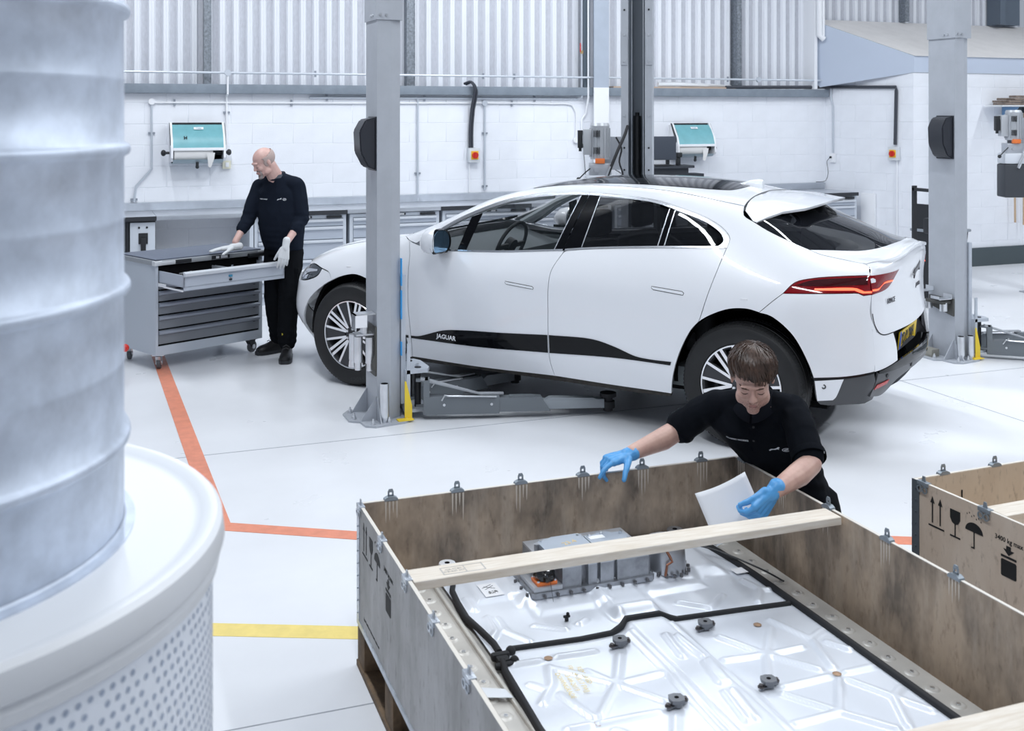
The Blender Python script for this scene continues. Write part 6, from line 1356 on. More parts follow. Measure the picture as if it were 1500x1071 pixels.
for k in range(22):
    x = random.uniform(.07, .48) if k < 14 else random.uniform(.58, .78); yy = random.uniform(-EX+.04, -.08); kind = k % 3; a = random.uniform(-.6, .9)+aT
    g = M()
    if kind == 0: g.cyl((0, 0, .018), (.07, 0, .018), .009, n=8).cyl((.07, 0, .018), (.15, 0, .020), .0045, n=6); nm, lab = 'screwdriver', 'screwdriver lying in the open tool drawer'
    elif kind == 1: g.cyl((0, 0, 0), (0, 0, .045), .013, n=10).cyl((0, 0, .045), (0, 0, .055), .009, n=8); nm, lab = 'socket', 'small socket standing in the open tool drawer'
    else: g.box(-.01, -.008, 0, .12, .008, .012, bev=.003).cyl((.13, 0, 0), (.13, 0, .014), .018, n=6); nm, lab = 'spanner', 'metal spanner lying in the open tool drawer'
    o = obj(nm, g, TM[(k*5) % 6], loc=tcw(x, yy, .706+(.03 if k % 4 == 0 else 0)), rot=(0, 0, a)); tag(o, lab, 'tool', nm+'s in the open tool drawer')
for (x, y, br) in ((.06, .06, True), (CW-.07, .06, False), (.06, CD-.06, True), (CW-.07, CD-.06, False)):
    cs = obj('castor', M().box(-.045, -.045, .105, .045, .045, .112).loft([[(-.05, -.02, .10), (.035, -.02, .10), (.02, -.02, .045), (-.01, -.02, .045)], [(-.05, .02, .10), (.035, .02, .10), (.02, .02, .045), (-.01, .02, .045)]]), ZINC if br else BLACK, TC, loc=(x, y, .003), rot=(0, 0, .9 if br else .3))
    obj('castor_wheel', M().cyl((0.01, -.014, .045), (0.01, .014, .045), .045, n=24), mat('castor_rubber', (.10, .105, .115), .6), cs); obj('hub', M().cyl((.01, -.024, .045), (.01, .024, .045), .018, n=14), ZINC, cs)
o = obj('red_knob', M().ball((.425, 8.68, .265), .03, n=12).cyl((.33, 8.72, .265), (.425, 8.68, .265), .012, n=8).cyl((.33, 8.72, 0), (.33, 8.72, .28), .014, n=8), RED); tag(o, 'red knob half hidden behind the duct, beside the tool cabinet', 'knob')
# ---------------------------------------------------------------- people
SKIN = mat('skin', (.62, .40, .33), .42, col2=(.52, .31, .26), noise_scale=14)
SKIN2 = mat('skin_ruddy', (.66, .44, .39), .45, col2=(.58, .35, .31), noise_scale=12)
NAVY = mat('dark_navy_fleece', (.010, .014, .024), .9, spec=.1, bump=.15, bump_scale=300)
POLO = mat('black_pique_cotton', (.006, .0075, .011), .9, spec=.1, bump=.2, bump_scale=400)
TROU = mat('black_work_trousers', (.006, .007, .009), .9, spec=.1)
BLUEG = mat('blue_nitrile', (.10, .36, .72), .35)
WHITEG = mat('white_knit_glove', (.70, .72, .74), .8, bump=.3, bump_scale=500)
def limb(m, pts, rs, n=14):
    pts = [Vector(p) for p in pts]
    for i in range(len(pts)-1):
        m.cyl(pts[i], pts[i+1], rs[i], rs[i+1], n=n, cap=True)
    for p, r in zip(pts, rs): m.ball(p, r, n=n)
    return m
def ring_loft(m, rings, n=24):
    """rings: (centre, half width, half depth, side vector, front vector)"""
    R = []
    for c, w, d, sv, fv in rings:
        c, sv, fv = Vector(c), Vector(sv).normalized(), Vector(fv).normalized()
        R.append([c+sv*w*math.copysign(abs(math.cos(a))**.85, math.cos(a))+fv*d*math.copysign(abs(math.sin(a))**.85, math.sin(a)) for a in [2*PI*k/n for k in range(n)]])
    return m.loft(R)
def blob(name, m, material, parent, voxel=.006, smooth=6, fn=None, label=None, fac=.5):
    me = m.mesh(name, 0, weld=False)
    o = bpy.data.objects.new(name, me); COL.objects.link(o)
    r = o.modifiers.new('r', 'REMESH'); r.mode = 'VOXEL'; r.voxel_size = voxel; r.adaptivity = 0
    s = o.modifiers.new('s', 'SMOOTH'); s.iterations = smooth; s.factor = fac
    dg = bpy.context.evaluated_depsgraph_get(); out = bpy.data.meshes.new_from_object(o.evaluated_get(dg))
    bpy.data.objects.remove(o); bpy.data.meshes.remove(me)
    if fn:
        ns = [v.normal.copy() for v in out.vertices]
        for v, n_ in zip(out.vertices, ns): v.co += n_*fn(v.co)
    for p in out.polygons: p.use_smooth = True
    out.materials.clear(); out.materials.append(material); out.name = name
    ob = bpy.data.objects.new(name, out); COL.objects.link(ob); ob.parent = parent
    if label: ob['label'] = label
    return ob
def frame(f, up):
    """matrix of the head: face along f, top along up"""
    f = Vector(f).normalized(); up = Vector(up); up = (up-f*up.dot(f)).normalized(); x = (-f).cross(up).normalized()*-1
    x = up.cross(f).normalized()*1.0
    x = (f.cross(up)).normalized()*-1   # person's left
    m = Matrix.Identity(3); m.col[0] = x; m.col[1] = -f; m.col[2] = up
    return m
def head_prims(m, R, c, jaw=1.0, nz=1.0):
    c = Vector(c)
    def B(p, r, sx=1, sy=1, sz=1): m.ball(R @ Vector(p)+c, r, sx, sy, sz, n=20, rot=R)
    B((0, .018, .030), .078, .98, 1.20, 1.06); B((0, -.030, -.015), .062, 1.0, .85, 1.2)
    B((0, -.036, -.070), .046, 1.12*jaw, .95, .80); B((0, -.066, -.098), .021, 1.25*jaw, .9, .9)
    B((.0, -.076, .027), .012, 4.0, 1.15, .85)
    for s in (-1, 1):
        B((s*.036, -.056, -.022), .025, 1, 1, .9); B((s*.030, -.067, .002), .0155, 1.1, .9, .85); B((s*.0115, -.094, -.026), .0085)
        B((s*.078, .014, -.004), .018, .42, .95, 1.75); B((s*.048, -.02, -.070), .026, .7, 1.3, 1)
    pts = [R @ Vector(p)+c for p in ((0, -.075, .018), (0, -.086, .0), (0, -.098-.008*(nz-1)*5, -.021))]
    limb(m, pts, [.007*nz, .0078*nz, .0100*nz])
    B((0, -.084, -.052), .012, 2.0, .8, .5); B((0, -.083, -.062), .012, 1.7, .8, .55)
def face_parts(body, R, c, brow, lipc, bw=1.0):
    c = Vector(c); bv = BVHTree.FromPolygons([v.co for v in body.data.vertices], [tuple(p.vertices) for p in body.data.polygons])
    def surf(x, z, off=.001):
        o = R @ Vector((x, -.3, z))+c; d = R @ Vector((0, 1, 0)); h = bv.ray_cast(o, d)
        return (h[0]-d*off) if h[0] is not None else R @ Vector((x, -.09, z))+c
    for s in (-1, 1):
        obj('eyebrow', M().tube([surf(s*x, z, .0005) for x, z in ((.014, .019), (.026, .025), (.038, .025), (.049, .018))], [.0012*bw, .0022*bw, .0018*bw, .0006*bw], n=6), brow, body, smooth=60)
        obj('eyelashes', M().tube([surf(s*x, z, .0004) for x, z in ((.018, -.003), (.026, -.0075), (.035, -.008), (.044, -.003))], [.001, .0019, .0019, .001], n=5), mat('dark_lash', (.05, .03, .025), .8), body, smooth=60)
        obj('nostril', M().ball(surf(s*.007, -.0325, .0), .0032, n=8), mat('nostril_dark', (.12, .05, .04), .8), body)
    obj('lips', M().tube([surf(x, z, .0006) for x, z in ((-.020, -.057), (-.011, -.0550), (0, -.056), (.011, -.0550), (.020, -.057))], [.001, .0035, .0038, .0035, .001], n=8).tube([surf(x, z, .0006) for x, z in ((-.020, -.059), (-.010, -.062), (0, -.063), (.010, -.062), (.020, -.059))], [.001, .0036, .0042, .0036, .001], n=8), lipc, body, smooth=60)
    obj('mouth_line', M().tube([surf(x, z, .0035) for x, z in ((-.022, -.0600), (-.012, -.0588), (0, -.0588), (.012, -.0588), (.022, -.0600))], .0009, n=5), MATS['dark_lash'], body)
    return surf
def hand(m, w, F, N, S, curl=(.2, .2, .25, .3), spread=.12, thumb=(.55, .35), sc=1.0, cuff=.05):
    """w wrist, F to the fingertips, N out of the palm, S towards the thumb"""
    w, F, N, S = Vector(w), Vector(F).normalized(), Vector(N), Vector(S)
    N = (N-F*N.dot(F)).normalized(); S2 = F.cross(N).normalized(); S = S2 if S2.dot(S) > 0 else -S2
    def P(f, s, n): return w+(F*f+S*s+N*n)*sc
    for (a, b, ra, rb) in ((.010, .030, .022, .0165), (.010, .010, .022, .0165), (-.010, -.010, .022, .0165), (-.012, -.030, .021, .0150)):
        limb(m, [P(.005, a, 0), P(.085, b, .0)], [ra*sc*.9, rb*sc*.86])
    limb(m, [P(-cuff, 0, 0), P(.01, 0, 0)], [.029*sc, .027*sc])
    L = ((.032, .026, .022), (.036, .029, .024), (.033, .027, .023), (.027, .021, .019)); sp = (.030, .010, -.010, -.029)
    for k in range(4):
        p = P(.088-(.006 if k == 3 else 0), sp[k], -.001); a = 0; d0 = (F+S*spread*(1.2-k*.9)).normalized(); pts = [p]
        for j, l in enumerate(L[k]):
            a += curl[k]*(1.0 if j else .8); d = d0*math.cos(a)+N*math.sin(a); p = p+d*l*sc; pts.append(p)
        limb(m, pts, [.0098*sc, .0092*sc, .0085*sc, .0074*sc], n=12)
    p0 = P(.018, .026, .006); d = (F*math.cos(thumb[0]*1.6)+S*math.sin(thumb[0]*1.6)+N*.25).normalized(); p1 = p0+d*.042*sc; d2 = (d+N*thumb[1]+F*.25).normalized(); p2 = p1+d2*.032*sc; p3 = p2+(d2+N*thumb[1]*.6).normalized()*.026*sc
    limb(m, [p0, p1, p2, p3], [.0165*sc, .0125*sc, .0108*sc, .0088*sc], n=12)
def fold_fn(seed, amp, lines):
    sv = Vector((seed, seed*.7, -seed))
    def f(p):
        v = noise.noise(Vector((p.x*9, p.y*9, p.z*5))+sv)*amp
        v += (abs(noise.noise(Vector((p.x*16, p.y*16, p.z*7))+sv*2))-.25)*amp*-.9
        for (c, d, w, a) in lines:
            q = p-Vector(c); t = q.dot(Vector(d).normalized()); r = math.exp(-(q.length/w)**2)
            v += math.sin(t*130)*a*r
        return v
    return f
def stick(par, garment, name, me, material, origin, direction, up, size=1.0, off=.002):
    bv = BVHTree.FromPolygons([v.co for v in garment.data.vertices], [tuple(p.vertices) for p in garment.data.polygons])
    h = bv.ray_cast(Vector(origin), Vector(direction).normalized())
    if h[0] is None: return None
    loc, n_ = h[0], h[1]
    if n_.dot(Vector(direction)) > 0: n_ = -n_
    up = Vector(up); up = (up-n_*up.dot(n_)).normalized(); x = up.cross(n_).normalized(); R = Matrix.Identity(3); R.col[0] = x; R.col[1] = up; R.col[2] = n_
    for v in me.vertices:
        p = loc+R @ (v.co*size)+n_*.05; hh = bv.ray_cast(p, -n_)
        v.co = (hh[0]+n_*(off+v.co.z*.3)) if hh[0] is not None else p-n_*.045
    me.materials.clear(); me.materials.append(material)
    o = bpy.data.objects.new(name, me); COL.objects.link(o); o.parent = garment; return o
def logos(par, garment, o1, o2, o3, d, up):
    LG = mat('pale_embroidery', (.70, .73, .78), .7)
    stick(par, garment, 'chest_lettering', text_mesh('CLASSIC WORKS', .0125, .0004, .0004), LG, o1, d, up)
    g = M(); g.prism([(p[0]*.22, p[1]*.22) for p in cat_], 0, .001); stick(par, garment, 'chest_cat_emblem', g.mesh('e', 0), LG, o2, d, up)
    g = M()
    N_ = 20
    g.b.faces.ensure_lookup_table()
    def el(a, b, k): return (a*math.cos(2*PI*k/N_), b*math.sin(2*PI*k/N_), 0)
    for k in range(N_): g.quad(el(.016, .010, k), el(.016, .010, k+1), el(.013, .0075, k+1), el(.013, .0075, k))
    g.box(-.009, -.001, 0, .009, .001, .0005, rot=rz(.35)).box(-.008, .002, 0, .008, .0035, .0005, rot=rz(.35)).box(-.007, -.004, 0, .008, -.0025, .0005, rot=rz(.35))
    stick(par, garment, 'chest_oval_emblem', g.mesh('e', 0), LG, o3, d, up)
CAMF = Vector((math.sin(YAW), math.cos(YAW), 0)); CAMR = Vector((math.cos(YAW), -math.sin(YAW), 0))
def person_root(label, X0, D0):
    p = CAMR*X0+CAMF*D0
    return thing('person', label, 'person', (p.x, p.y, 0), -YAW)
# ======== standing man (local: x to the right, y away from the viewer, z up)
A = person_root('bald man in dark sweatshirt, white gloves, standing at the open tool drawer', -1.93, 9.15)
fw_ = Vector((-.42, -.91, 0)).normalized(); lft = Vector((.91, -.42, 0)).normalized()
hR = frame((-.72, -.52, -.50), (-.30, -.25, 1)); hc = Vector((-.118, -.10, 1.612))
sR, sL = Vector((-.185, .07, 1.425)), Vector((.160, -.075, 1.438)); eR, eL = Vector((-.265, .00, 1.135)), Vector((.205, -.105, 1.145))
wR, wL = Vector((-.335, -.155, .962)), Vector((.105, -.265, .965))
m = M(); head_prims(m, hR, hc, 1.05)
limb(m, [hR @ Vector((0, .030, -.045))+hc, Vector((-.03, -.01, 1.47)), Vector((.0, .0, 1.38))], [.060, .066, .08])
ring_loft(m, [((.0, .0, 1.44), .10, .06, lft, fw_), ((.0, .01, 1.36), .165, .095, lft, fw_), ((.01, .0, 1.15), .15, .10, lft, fw_), ((.02, .01, .98), .14, .095, lft, fw_), ((.02, .01, .86), .135, .09, lft, fw_)])
limb(m, [sR+Vector((.01, 0, -.03)), eR, wR], [.034, .037, .026]); limb(m, [sL+Vector((-.01, 0, -.03)), eL, wL], [.034, .037, .026])
hipR, hipL = Vector((-.05, .05, .90)), Vector((.10, -.02, .90)); kR, kL = Vector((-.055, -.02, .50)), Vector((.095, -.12, .50)); aR, aL = Vector((-.035, .11, .12)), Vector((.085, -.135, .12))
limb(m, [hipR, kR, aR], [.085, .055, .038]); limb(m, [hipL, kL, aL], [.085, .055, .038])
bodyA = blob('body', m, SKIN2, A, .005, 4)
surfA = face_parts(bodyA, hR, hc, mat('grey_brow', (.30, .24, .21), .8), mat('lip_colour', (.55, .28, .25), .5))
# short grey hair at the sides and back, goatee
def shell(name, R, c, rad, cen, cond, material, parent, off=0.0, th=.003, n=64, nv=40, jit=0.0):
    vs, fs = [], []; idx = {}
    def P(i, j):
        if (i, j) not in idx:
            a = 2*PI*i/n; b = PI*j/nv; d = Vector((math.sin(b)*math.cos(a), math.sin(b)*math.sin(a), math.cos(b)))
            q = Vector((rad[0]*d.x, rad[1]*d.y, rad[2]*d.z))+Vector(cen); q += d*(off+jit*noise.noise(q*90))
            idx[(i, j)] = len(vs); vs.append(R @ q+Vector(c))
        return idx[(i, j)]
    for i in range(n):
        for j in range(1, nv-1):
            a = 2*PI*(i+.5)/n; b = PI*(j+.5)/nv; d = (math.sin(b)*math.cos(a), math.sin(b)*math.sin(a), math.cos(b)); q = (rad[0]*d[0]+cen[0], rad[1]*d[1]+cen[1], rad[2]*d[2]+cen[2])
            if cond(q, a): fs.append((P(i, j), P(i, j+1), P((i+1) % n, j+1), P((i+1) % n, j)))
    me = bpy.data.meshes.new(name); me.from_pydata([tuple(v) for v in vs], [], fs)
    for p in me.polygons: p.use_smooth = True
    o = link(name, me, material, parent); s = o.modifiers.new('s', 'SOLIDIFY'); s.thickness = th; s.offset = 1
    return o
GH = mat('cropped_grey_hair', (.40, .33, .31), .9, col2=(.50, .38, .35), noise_scale=120)
shell('cropped_hair', hR, hc, (.0775, .0945, .083), (0, .018, .030), lambda q, a: q[1] > -.022 and q[2] > -.058+.25*max(0, .03-q[1]) and q[2] < .050+.25*max(0, q[1]-.02), GH, bodyA, off=.0025, th=.0025, jit=.001)
m = M()
for s in (-1, 1): limb(m, [surfA(s*.026, -.046, -.002), surfA(s*.031, -.066, -.002), surfA(s*.024, -.088, -.002)], [.008, .010, .012])
limb(m, [surfA(-.026, -.045, -.001), surfA(0, -.043, -.001), surfA(.026, -.045, -.001)], [.007, .0075, .007]); limb(m, [surfA(-.022, -.090, -.003), surfA(0, -.098, -.003), surfA(.022, -.090, -.003)], [.014, .018, .014])
blob('goatee', m, mat('grey_white_beard', (.50, .46, .45), .9, col2=(.16, .11, .10), noise_scale=50), bodyA, .003, 2, fn=lambda p: noise.noise(p*220)*.002)
# sweatshirt
m = M()
ring_loft(m, [((-.015, -.01, 1.475), .085, .065, lft, fw_), ((-.005, .0, 1.44), .145, .085, lft, fw_), ((.0, .005, 1.36), .200, .122, lft, fw_), ((.005, .0, 1.20), .205, .135, lft, fw_), ((.015, .0, 1.04), .198, .138, lft, fw_), ((.025, .005, .93), .185, .128, lft, fw_), ((.03, .005, .885), .172, .118, lft, fw_)])
limb(m, [Vector((-.03, 0, 1.462)), sR+Vector((.02, 0, -.012))], [.066, .062]); limb(m, [Vector((.01, 0, 1.462)), sL+Vector((-.02, 0, -.012))], [.066, .062])
limb(m, [sR+Vector((0, 0, -.02)), sR.lerp(eR, .5), eR, eR.lerp(wR, .42)], [.063, .063, .059, .050]); limb(m, [sL+Vector((0, 0, -.02)), sL.lerp(eL, .5), eL, eL.lerp(wL, .40)], [.063, .063, .059, .050])
sw_ = blob('sweatshirt', m, NAVY, A, .0075, 5, fn=fold_fn(3.1, .009, [((-.26, .02, 1.13), (0, .2, 1), .09, .0035), ((.205, -.1, 1.13), (0, .2, 1), .09, .0035), ((0, -.1, .95), (0, 0, 1), .12, .002)]))
m = M()
for (a, b) in ((eR.lerp(wR, .36), eR.lerp(wR, .47)), (eL.lerp(wL, .34), eL.lerp(wL, .45))): limb(m, [a, b], [.047, .044])
obj('cuff', m, NAVY, sw_, smooth=60)
m = M(); R_ = Vector((-.022, -.012, 1.472)); m.tube([R_+lft*.072*math.cos(a)+fw_*.066*math.sin(a)+Vector((0, 0, -.018*math.sin(a)+.010)) for a in [2*PI*k/24 for k in range(25)]], .009, n=8); obj('neck_band', m, NAVY, sw_, smooth=60)
m = M(); m.loft([[Vector((-.02, -.01, 1.488))+lft*.064*math.cos(a)*k+fw_*.060*math.sin(a)*k+Vector((0, 0, h-.014*math.sin(a))) for a in [PI*.62+1.55*PI*j/20-PI*.5 for j in range(21)]] for k, h in ((1.0, .0), (1.03, .028), (1.12, .022), (1.2, .0))], close=False, cap=False)
obj('polo_collar', m, mat('grey_collar', (.07, .08, .10), .8), sw_, smooth=60)
dA = -fw_; o_ = fw_*.5
logos(A, sw_, o_+Vector((0, 0, 1.305))-lft*.085, o_+Vector((0, 0, 1.308))+lft*.075, o_+Vector((0, 0, 1.308))+lft*.118, dA, (0, 0, 1))
# trousers
m = M(); ring_loft(m, [((.025, .008, .93), .150, .105, lft, fw_), ((.025, .008, .84), .168, .115, lft, fw_)])
limb(m, [hipR+Vector((0, 0, -.04)), kR, aR+Vector((0, 0, .02))], [.100, .082, .072]); limb(m, [hipL+Vector((0, 0, -.04)), kL, aL+Vector((0, 0, .02))], [.100, .082, .072])
tr_ = blob('trousers', m, TROU, A, .009, 5, fn=fold_fn(7.7, .014, [((-.03, .1, .18), (0, 0, 1), .10, .005), ((.09, -.13, .18), (0, 0, 1), .10, .005), (tuple(kL), (0, .1, 1), .1, .003)]))
obj('thigh_pocket', M().box(.155, -.15, .52, .175, -.02, .74, bev=.008).box(.156, -.155, .70, .182, -.015, .745, bev=.004), TROU, tr_)
# boots
def boot(a, d, par):
    d = Vector(d).normalized(); s = Vector((-d.y, d.x, 0)); c = Vector((a.x, a.y, 0)); bt = bpy.data.objects.new('boot', None); COL.objects.link(bt); bt.parent = par
    m = M(); R__ = []
    for t, w, h in ((-.075, .030, .06), (-.06, .038, .13), (-.02, .042, .15), (.03, .043, .12), (.08, .047, .085), (.13, .050, .070), (.175, .046, .062), (.205, .028, .048)):
        R__.append([c+d*t+s*w*math.cos(q)+Vector((0, 0, .018+(h-.018)*max(0, math.sin(q))**.8)) for q in [PI*k/12 for k in range(13)]]+[c+d*t-s*w+Vector((0, 0, .016)), c+d*t+s*w+Vector((0, 0, .016))])
    m.loft(R__); o1 = obj('upper', m, mat('black_boot_leather', (.012, .012, .013), .38, bump=.2, bump_scale=60), bt, smooth=60)
    m = M(); m.loft([[c+d*t+s*w+Vector((0, 0, 0)), c+d*t-s*w, c+d*t-s*(w+.002)+Vector((0, 0, .024)), c+d*t+s*(w+.002)+Vector((0, 0, .024))] for t, w in ((-.080, .030), (-.06, .040), (.0, .043), (.08, .050), (.14, .053), (.185, .046), (.212, .028))]); obj('sole', m, BLACK, bt, smooth=30)
    m = M()
    for k in range(5): t = .10-.025*k; m.tube([c+d*t+s*.025+Vector((0, 0, .082+.014*k)), c+d*(t-.005)+Vector((0, 0, .093+.014*k)), c+d*t-s*.025+Vector((0, 0, .082+.014*k))], .0028, n=5)
    obj('laces', m, mat('grey_lace', (.06, .06, .065), .7), o1)
    return bt
bR = boot(aR+Vector((0, .02, 0)), (-.75, -.65, 0), A); bL = boot(aL, (.10, -1, 0), A)
for b_ in (bR, bL): b_.scale = (1, 1, 1.2)
obj('yellow_tab', M().box(aL.x-.03, aL.y-.06, .165, aL.x+.01, aL.y-.052, .185), mat('tab_yellow', (.7, .6, .05), .5), bL)
# gloves
m = M(); hand(m, wR+Vector((-.01, -.02, -.04)), (-.92, -.35, -.10), (0, 0, -1), (.2, -1, 0), curl=(.07, .06, .07, .08), spread=.12, thumb=(.5, .1), sc=1.08, cuff=.045)
blob('glove', m, WHITEG, A, .0035, 2); 
m = M(); hand(m, wL+Vector((-.003, -.012, -.03)), (-.12, -.22, -.95), (-.25, .95, -.2), (-1, -.1, 0), curl=(.26, .30, .33, .38), spread=.05, thumb=(.3, .3), sc=1.06, cuff=.05)
blob('glove', m, WHITEG, A, .0035, 2)
# ======== kneeling man reaching over the crate
B_ = person_root('dark-haired man in black polo shirt and blue gloves leaning over the crate', 1.15, 4.55)
def L_(X, D, z): return Vector((X-1.15, D-4.55, z))
fw2 = Vector((-.38, -.90, -.20)).normalized(); lf2 = Vector((.92, -.36, 0)).normalized()
hR = frame((-.17, -.86, -.48), (-.12, -.48, .86)); hc = L_(.936, 4.28, .988)
sR, sL = L_(.835, 4.50, .845), L_(1.130, 4.40, .852); eR, eL = L_(.700, 4.60, .700), L_(1.135, 4.175, .690)
wR, wL = L_(.480, 4.42, .655), L_(.955, 3.985, .655)
nb = L_(.985, 4.43, .865); ch = L_(1.00, 4.47, .76); wa = L_(1.125, 4.545, .56); pe = L_(1.19, 4.62, .38)
m = M(); head_prims(m, hR, hc, .96, 1.14)
limb(m, [hR @ Vector((0, .035, -.05))+hc, nb, ch], [.056, .058, .07])
ring_loft(m, [(nb, .09, .06, lf2, fw2), (ch, .140, .085, lf2, fw2), (wa, .13, .085, lf2, fw2), (pe, .14, .10, lf2, fw2)])
mR = eR.lerp(wR, .35)+Vector((0, 0, -.008)); mL = eL.lerp(wL, .35)+Vector((0, 0, -.006))
limb(m, [sR+Vector((.01, .01, -.03)), eR, mR, wR], [.034, .044, .046, .030]); limb(m, [sL+Vector((-.01, .01, -.03)), eL, mL, wL], [.034, .042, .045, .030])
hipR, hipL = pe+lf2*-.09, pe+lf2*.09; kR, kL = L_(1.03, 4.62, .07), L_(1.27, 4.36, .08); aR, aL = L_(1.20, 4.98, .07), L_(1.47, 4.72, .08)
limb(m, [hipR, kR, aR], [.08, .055, .038]); limb(m, [hipL, kL, aL], [.08, .055, .038])
bodyB = blob('body', m, SKIN, B_, .0045, 4)
surfB = face_parts(bodyB, hR, hc, mat('brown_brow', (.10, .06, .045), .8), MATS['lip_colour'], 1.9)
m = M()
for x_ in np.linspace(-.040, .040, 17):
    for z_ in np.linspace(-.100, -.066, 8):
        if abs(x_) < .050+z_*.1 and random.random() < .9: m.ball(surfB(x_+random.uniform(-.002, .002), z_+random.uniform(-.002, .002), .0003), .0009, n=5)
for x_ in np.linspace(-.018, .018, 13): m.ball(surfB(x_, -.047+random.uniform(-.002, .002), .0003), .0012, n=5); m.ball(surfB(x_, -.0435, .0003), .0010, n=5)
obj('stubble', m, mat('stubble_brown', (.16, .10, .085), .8), bodyB, stuff=True)
# hair: strands flowing from the crown
random.seed(21)
HC, HRD = Vector((0, .016, .033)), Vector((.080, .098, .087)); pole = Vector((.10, .42, .90)).normalized(); e1 = Vector((0, -1, .45)); e1 = (e1-pole*e1.dot(pole)).normalized(); e2 = pole.cross(e1)
def hp(phi, th, off=0.0):
    d = pole*math.cos(th)+(e1*math.cos(phi)+e2*math.sin(phi))*math.sin(th)
    return Vector((HRD.x*d.x, HRD.y*d.y, HRD.z*d.z))+HC+d*off
def hairline(phi):
    # angle from the crown where the hair ends: fringe at the front, above the ears, nape
    f = (1+math.cos(phi))/2
    return 1.47+(.25+.13*math.sin(phi*1.5+.5))*f**3+.05*math.sin(phi*9+1)*f+.35*(1-f)+(.16*math.exp(-((abs(abs(phi)-1.35))/.35)**2))
m = M()
N1, N2 = 56, 16; rows = []
for j in range(N2+1):
    rows.append([hR @ hp(2*PI*i/N1-PI, hairline(2*PI*i/N1-PI)*(.02+.95*j/N2), .009+.004*noise.noise(Vector((i*.9, j*.2, 0)))+(-.006 if j == N2 else 0))+hc for i in range(N1)])
m.loft(rows, cap=False)
hair = obj('hair', m, mat('dark_brown_hair', (.025, .016, .012), .7, col2=(.015, .010, .008), noise_scale=40), bodyB, smooth=60)
m = M()
for k in range(620):
    phi = random.uniform(-PI, PI); t0 = random.uniform(.0, .45); hl = hairline(phi)*random.uniform(.93, 1.06); sw_i = random.uniform(.10, .30)
    front = (1+math.cos(phi))/2; pts = []; rs = []
    for q in range(7):
        t = q/6; th = hl*(t0+(1-t0)*t); ph = phi+sw_i*t*t*(.5+front)+.05*math.sin(t*6+k)
        lift = .011+.008*math.sin(PI*min(1, t*1.1))+random.uniform(-.002, .005)*math.sin(PI*min(1, t+.2))-.004*t
        pts.append(hR @ hp(ph, th, lift)+hc); rs.append((.0030+.0016*math.sin(PI*t))*(1-.75*t*t)*random.uniform(.8, 1.2))
    m.tube(pts, rs, n=4, cap=False)
o = obj('hair_strands', m, mat('brown_hair_strand', (.085, .050, .036), .38, col2=(.03, .018, .013), noise_scale=25), hair, smooth=80, stuff=True)
# polo shirt
m = M()
ring_loft(m, [(nb+Vector((0, .01, .015)), .075, .060, lf2, fw2), (nb+Vector((0, .015, -.02)), .135, .080, lf2, fw2), (ch, .192, .118, lf2, fw2), (ch.lerp(wa, .5), .175, .112, lf2, fw2), (wa, .152, .108, lf2, fw2), (wa.lerp(pe, .55), .158, .115, lf2, fw2), (pe+Vector((0, 0, .02)), .165, .125, lf2, fw2), (pe+Vector((.0, 0, -.04)), .165, .125, lf2, fw2)])
limb(m, [nb+Vector((-.02, .02, -.015)), sR+Vector((.02, 0, -.012))], [.062, .056]); limb(m, [nb+Vector((.02, .02, -.015)), sL+Vector((-.02, 0, -.012))], [.062, .056])
limb(m, [sR+Vector((0, 0, -.015)), sR.lerp(eR, .45), sR.lerp(eR, .93)], [.060, .064, .065]); limb(m, [sL+Vector((0, 0, -.015)), sL.lerp(eL, .45), sL.lerp(eL, .86)], [.060, .063, .063])
polo = blob('polo_shirt', m, POLO, B_, .006, 5, fn=fold_fn(1.3, .008, [(tuple(sL+Vector((-.02, -.05, -.08))), (.3, 0, 1), .09, .003), (tuple(wa+Vector((.1, -.08, 0))), (.4, 0, 1), .13, .004), (tuple(sR+Vector((0, -.05, -.07))), (1, 0, .6), .08, .003)]))
for (s_, e_, t0, t1, r0) in ((sR, eR, .90, .99, .0665), (sL, eL, .82, .92, .0645)):
    a, b = s_.lerp(e_, t0), s_.lerp(e_, t1); obj('sleeve_hem', M().tube([a, a.lerp(b, .5), b], [r0+.001, r0+.0035, r0+.0015], n=26, cap=False), POLO, polo, smooth=60)
m = M()
for s in (-1, 1):
    ring1 = []; ring2 = []; ring3 = []
    for j in range(13):
        a = PI*.5-s*(.05+j/12*(PI*.95)); c0 = nb+Vector((-.004, .004, .018))
        p = c0+lf2*.063*math.cos(a)+fw2*.064*math.sin(a)+Vector((0, 0, -.030*max(0, math.sin(a))+.008)); out = (lf2*math.cos(a)+fw2*math.sin(a))
        ring1.append(p); ring2.append(p+Vector((0, 0, .016))+out*.004); w_ = .036+.022*max(0, 1-j/4); ring3.append(p+out*(.020+w_*.35)+Vector((0, 0, -w_*.75)))
    m.loft([ring1, ring2, ring3], close=False, cap=False)
o = obj('collar', m, mat('black_rib_collar', (.012, .014, .02), .85, spec=.1), polo, smooth=60); sd = o.modifiers.new('s', 'SOLIDIFY'); sd.thickness = .003
g = M().box(-.014, -.085, 0, .014, .085, .002); bmesh.ops.subdivide_edges(g.b, edges=list(g.b.edges), cuts=5); dB = -fw2
pl_o = nb+fw2*.5+Vector((0, 0, -.105)); stick(B_, polo, 'placket', g.mesh('p', 0), POLO, pl_o, dB, (0, 0, 1), off=.0015)
for k in range(2): stick(B_, polo, 'button', M().cyl((0, 0, 0), (0, 0, .002), .005, n=12).mesh('b', 0), BLACK, nb+fw2*.5+Vector((.002, 0, -.075-.055*k)), dB, (0, 0, 1), off=.003)
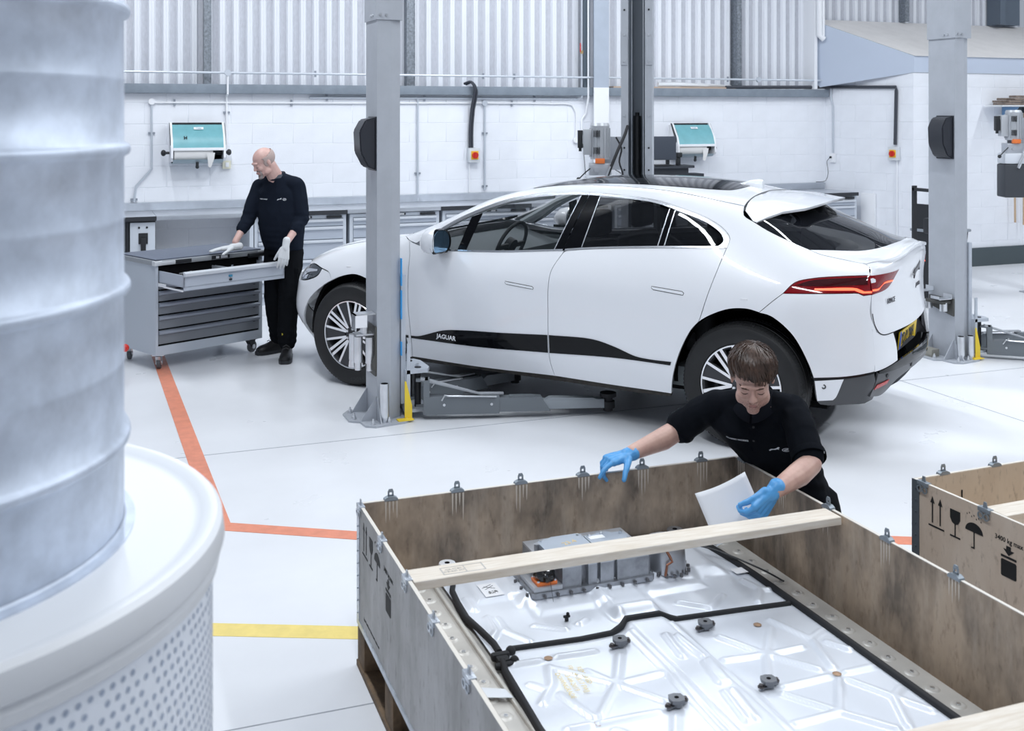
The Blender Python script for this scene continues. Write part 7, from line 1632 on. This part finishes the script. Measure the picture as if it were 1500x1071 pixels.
logos(B_, polo, ch+fw2*.5+Vector((-.070, 0, -.030)), ch+fw2*.5+Vector((.078, -.02, -.055)), ch+fw2*.5+Vector((.120, -.03, -.058)), dB, (0, 0, 1))
m = M(); ring_loft(m, [(pe+Vector((0, 0, .05)), .150, .11, lf2, fw2), (pe+Vector((.01, .02, -.06)), .160, .12, lf2, fw2)])
limb(m, [hipR, kR, aR], [.10, .075, .062]); limb(m, [hipL, kL, aL], [.10, .075, .062])
blob('trousers', m, TROU, B_, .010, 4, fn=fold_fn(5.2, .010, []))
for a_, d_ in ((aR, (.25, .85, 0)), (aL, (.5, .8, 0))):
    obj('shoe', M().loft([[a_+Vector(d_)*t+Vector((w*math.cos(q), 0, -.01+w*math.sin(q))) for q in [2*PI*k/12 for k in range(12)]] for t, w in ((-.02, .045), (.05, .055), (.12, .055), (.18, .045), (.2, .02))]), BLACK, B_, smooth=60)
# gloves: right hand rests on the far edge, left hand holds the sheet
m = M(); hand(m, wR+Vector((-.012, -.008, -.004)), (-.88, -.42, -.12), (.10, .10, -1), (.3, -.9, -.2), curl=(.30, .75, .85, .9), spread=.10, thumb=(.55, .40), sc=1.04, cuff=.02)
blob('glove', m, BLUEG, B_, .003, 3, fn=lambda p: noise.noise(p*60)*.0012)
m = M(); hand(m, wL+Vector((-.010, -.004, -.006)), (-.62, -.30, -.68), (-.45, .80, .1), (-.3, .1, .9), curl=(.72, .80, .88, .95), spread=.03, thumb=(.15, .35), sc=1.04, cuff=.025)
blob('glove', m, BLUEG, B_, .003, 3, fn=lambda p: noise.noise(p*60)*.0012)
# sheet of paper in the hand
def camw(X, D, z): p = CAMR*X+CAMF*D; return Vector((p.x, p.y, z))
TL, TR, BL = camw(.672, 4.04, .624), camw(.866, 4.09, .688), camw(.742, 3.985, .455)
vs, fs = [], []; NX, NY = 10, 16; nn = (TR-TL).cross(BL-TL).normalized(); back = camw(.760, 4.10, .405)-BL
for j in range(NY+1):
    for i in range(NX+1):
        u, v = i/NX, j/NY; w1 = min(1, v/.62); w2 = max(0, (v-.62)/.38)
        vs.append(tuple(TL+(TR-TL)*u+(BL-TL)*w1+back*(w2**1.3)+nn*(.008*math.sin(PI*u)*(1-.5*v))+Vector((0, 0, -.010*math.sin(PI*u)*(1-v)))))
for j in range(NY):
    for i in range(NX): a = j*(NX+1)+i; fs.append((a, a+1, a+NX+2, a+NX+1))
me = bpy.data.meshes.new('paper_sheet'); me.from_pydata(vs, [], fs)
for p in me.polygons: p.use_smooth = True
ps = link('paper_sheet', me, mat('office_paper', (.84, .85, .88), .6)); sd = ps.modifiers.new('s', 'SOLIDIFY'); sd.thickness = .0006; tag(ps, 'blank white sheet of paper held inside the crate', 'paper')
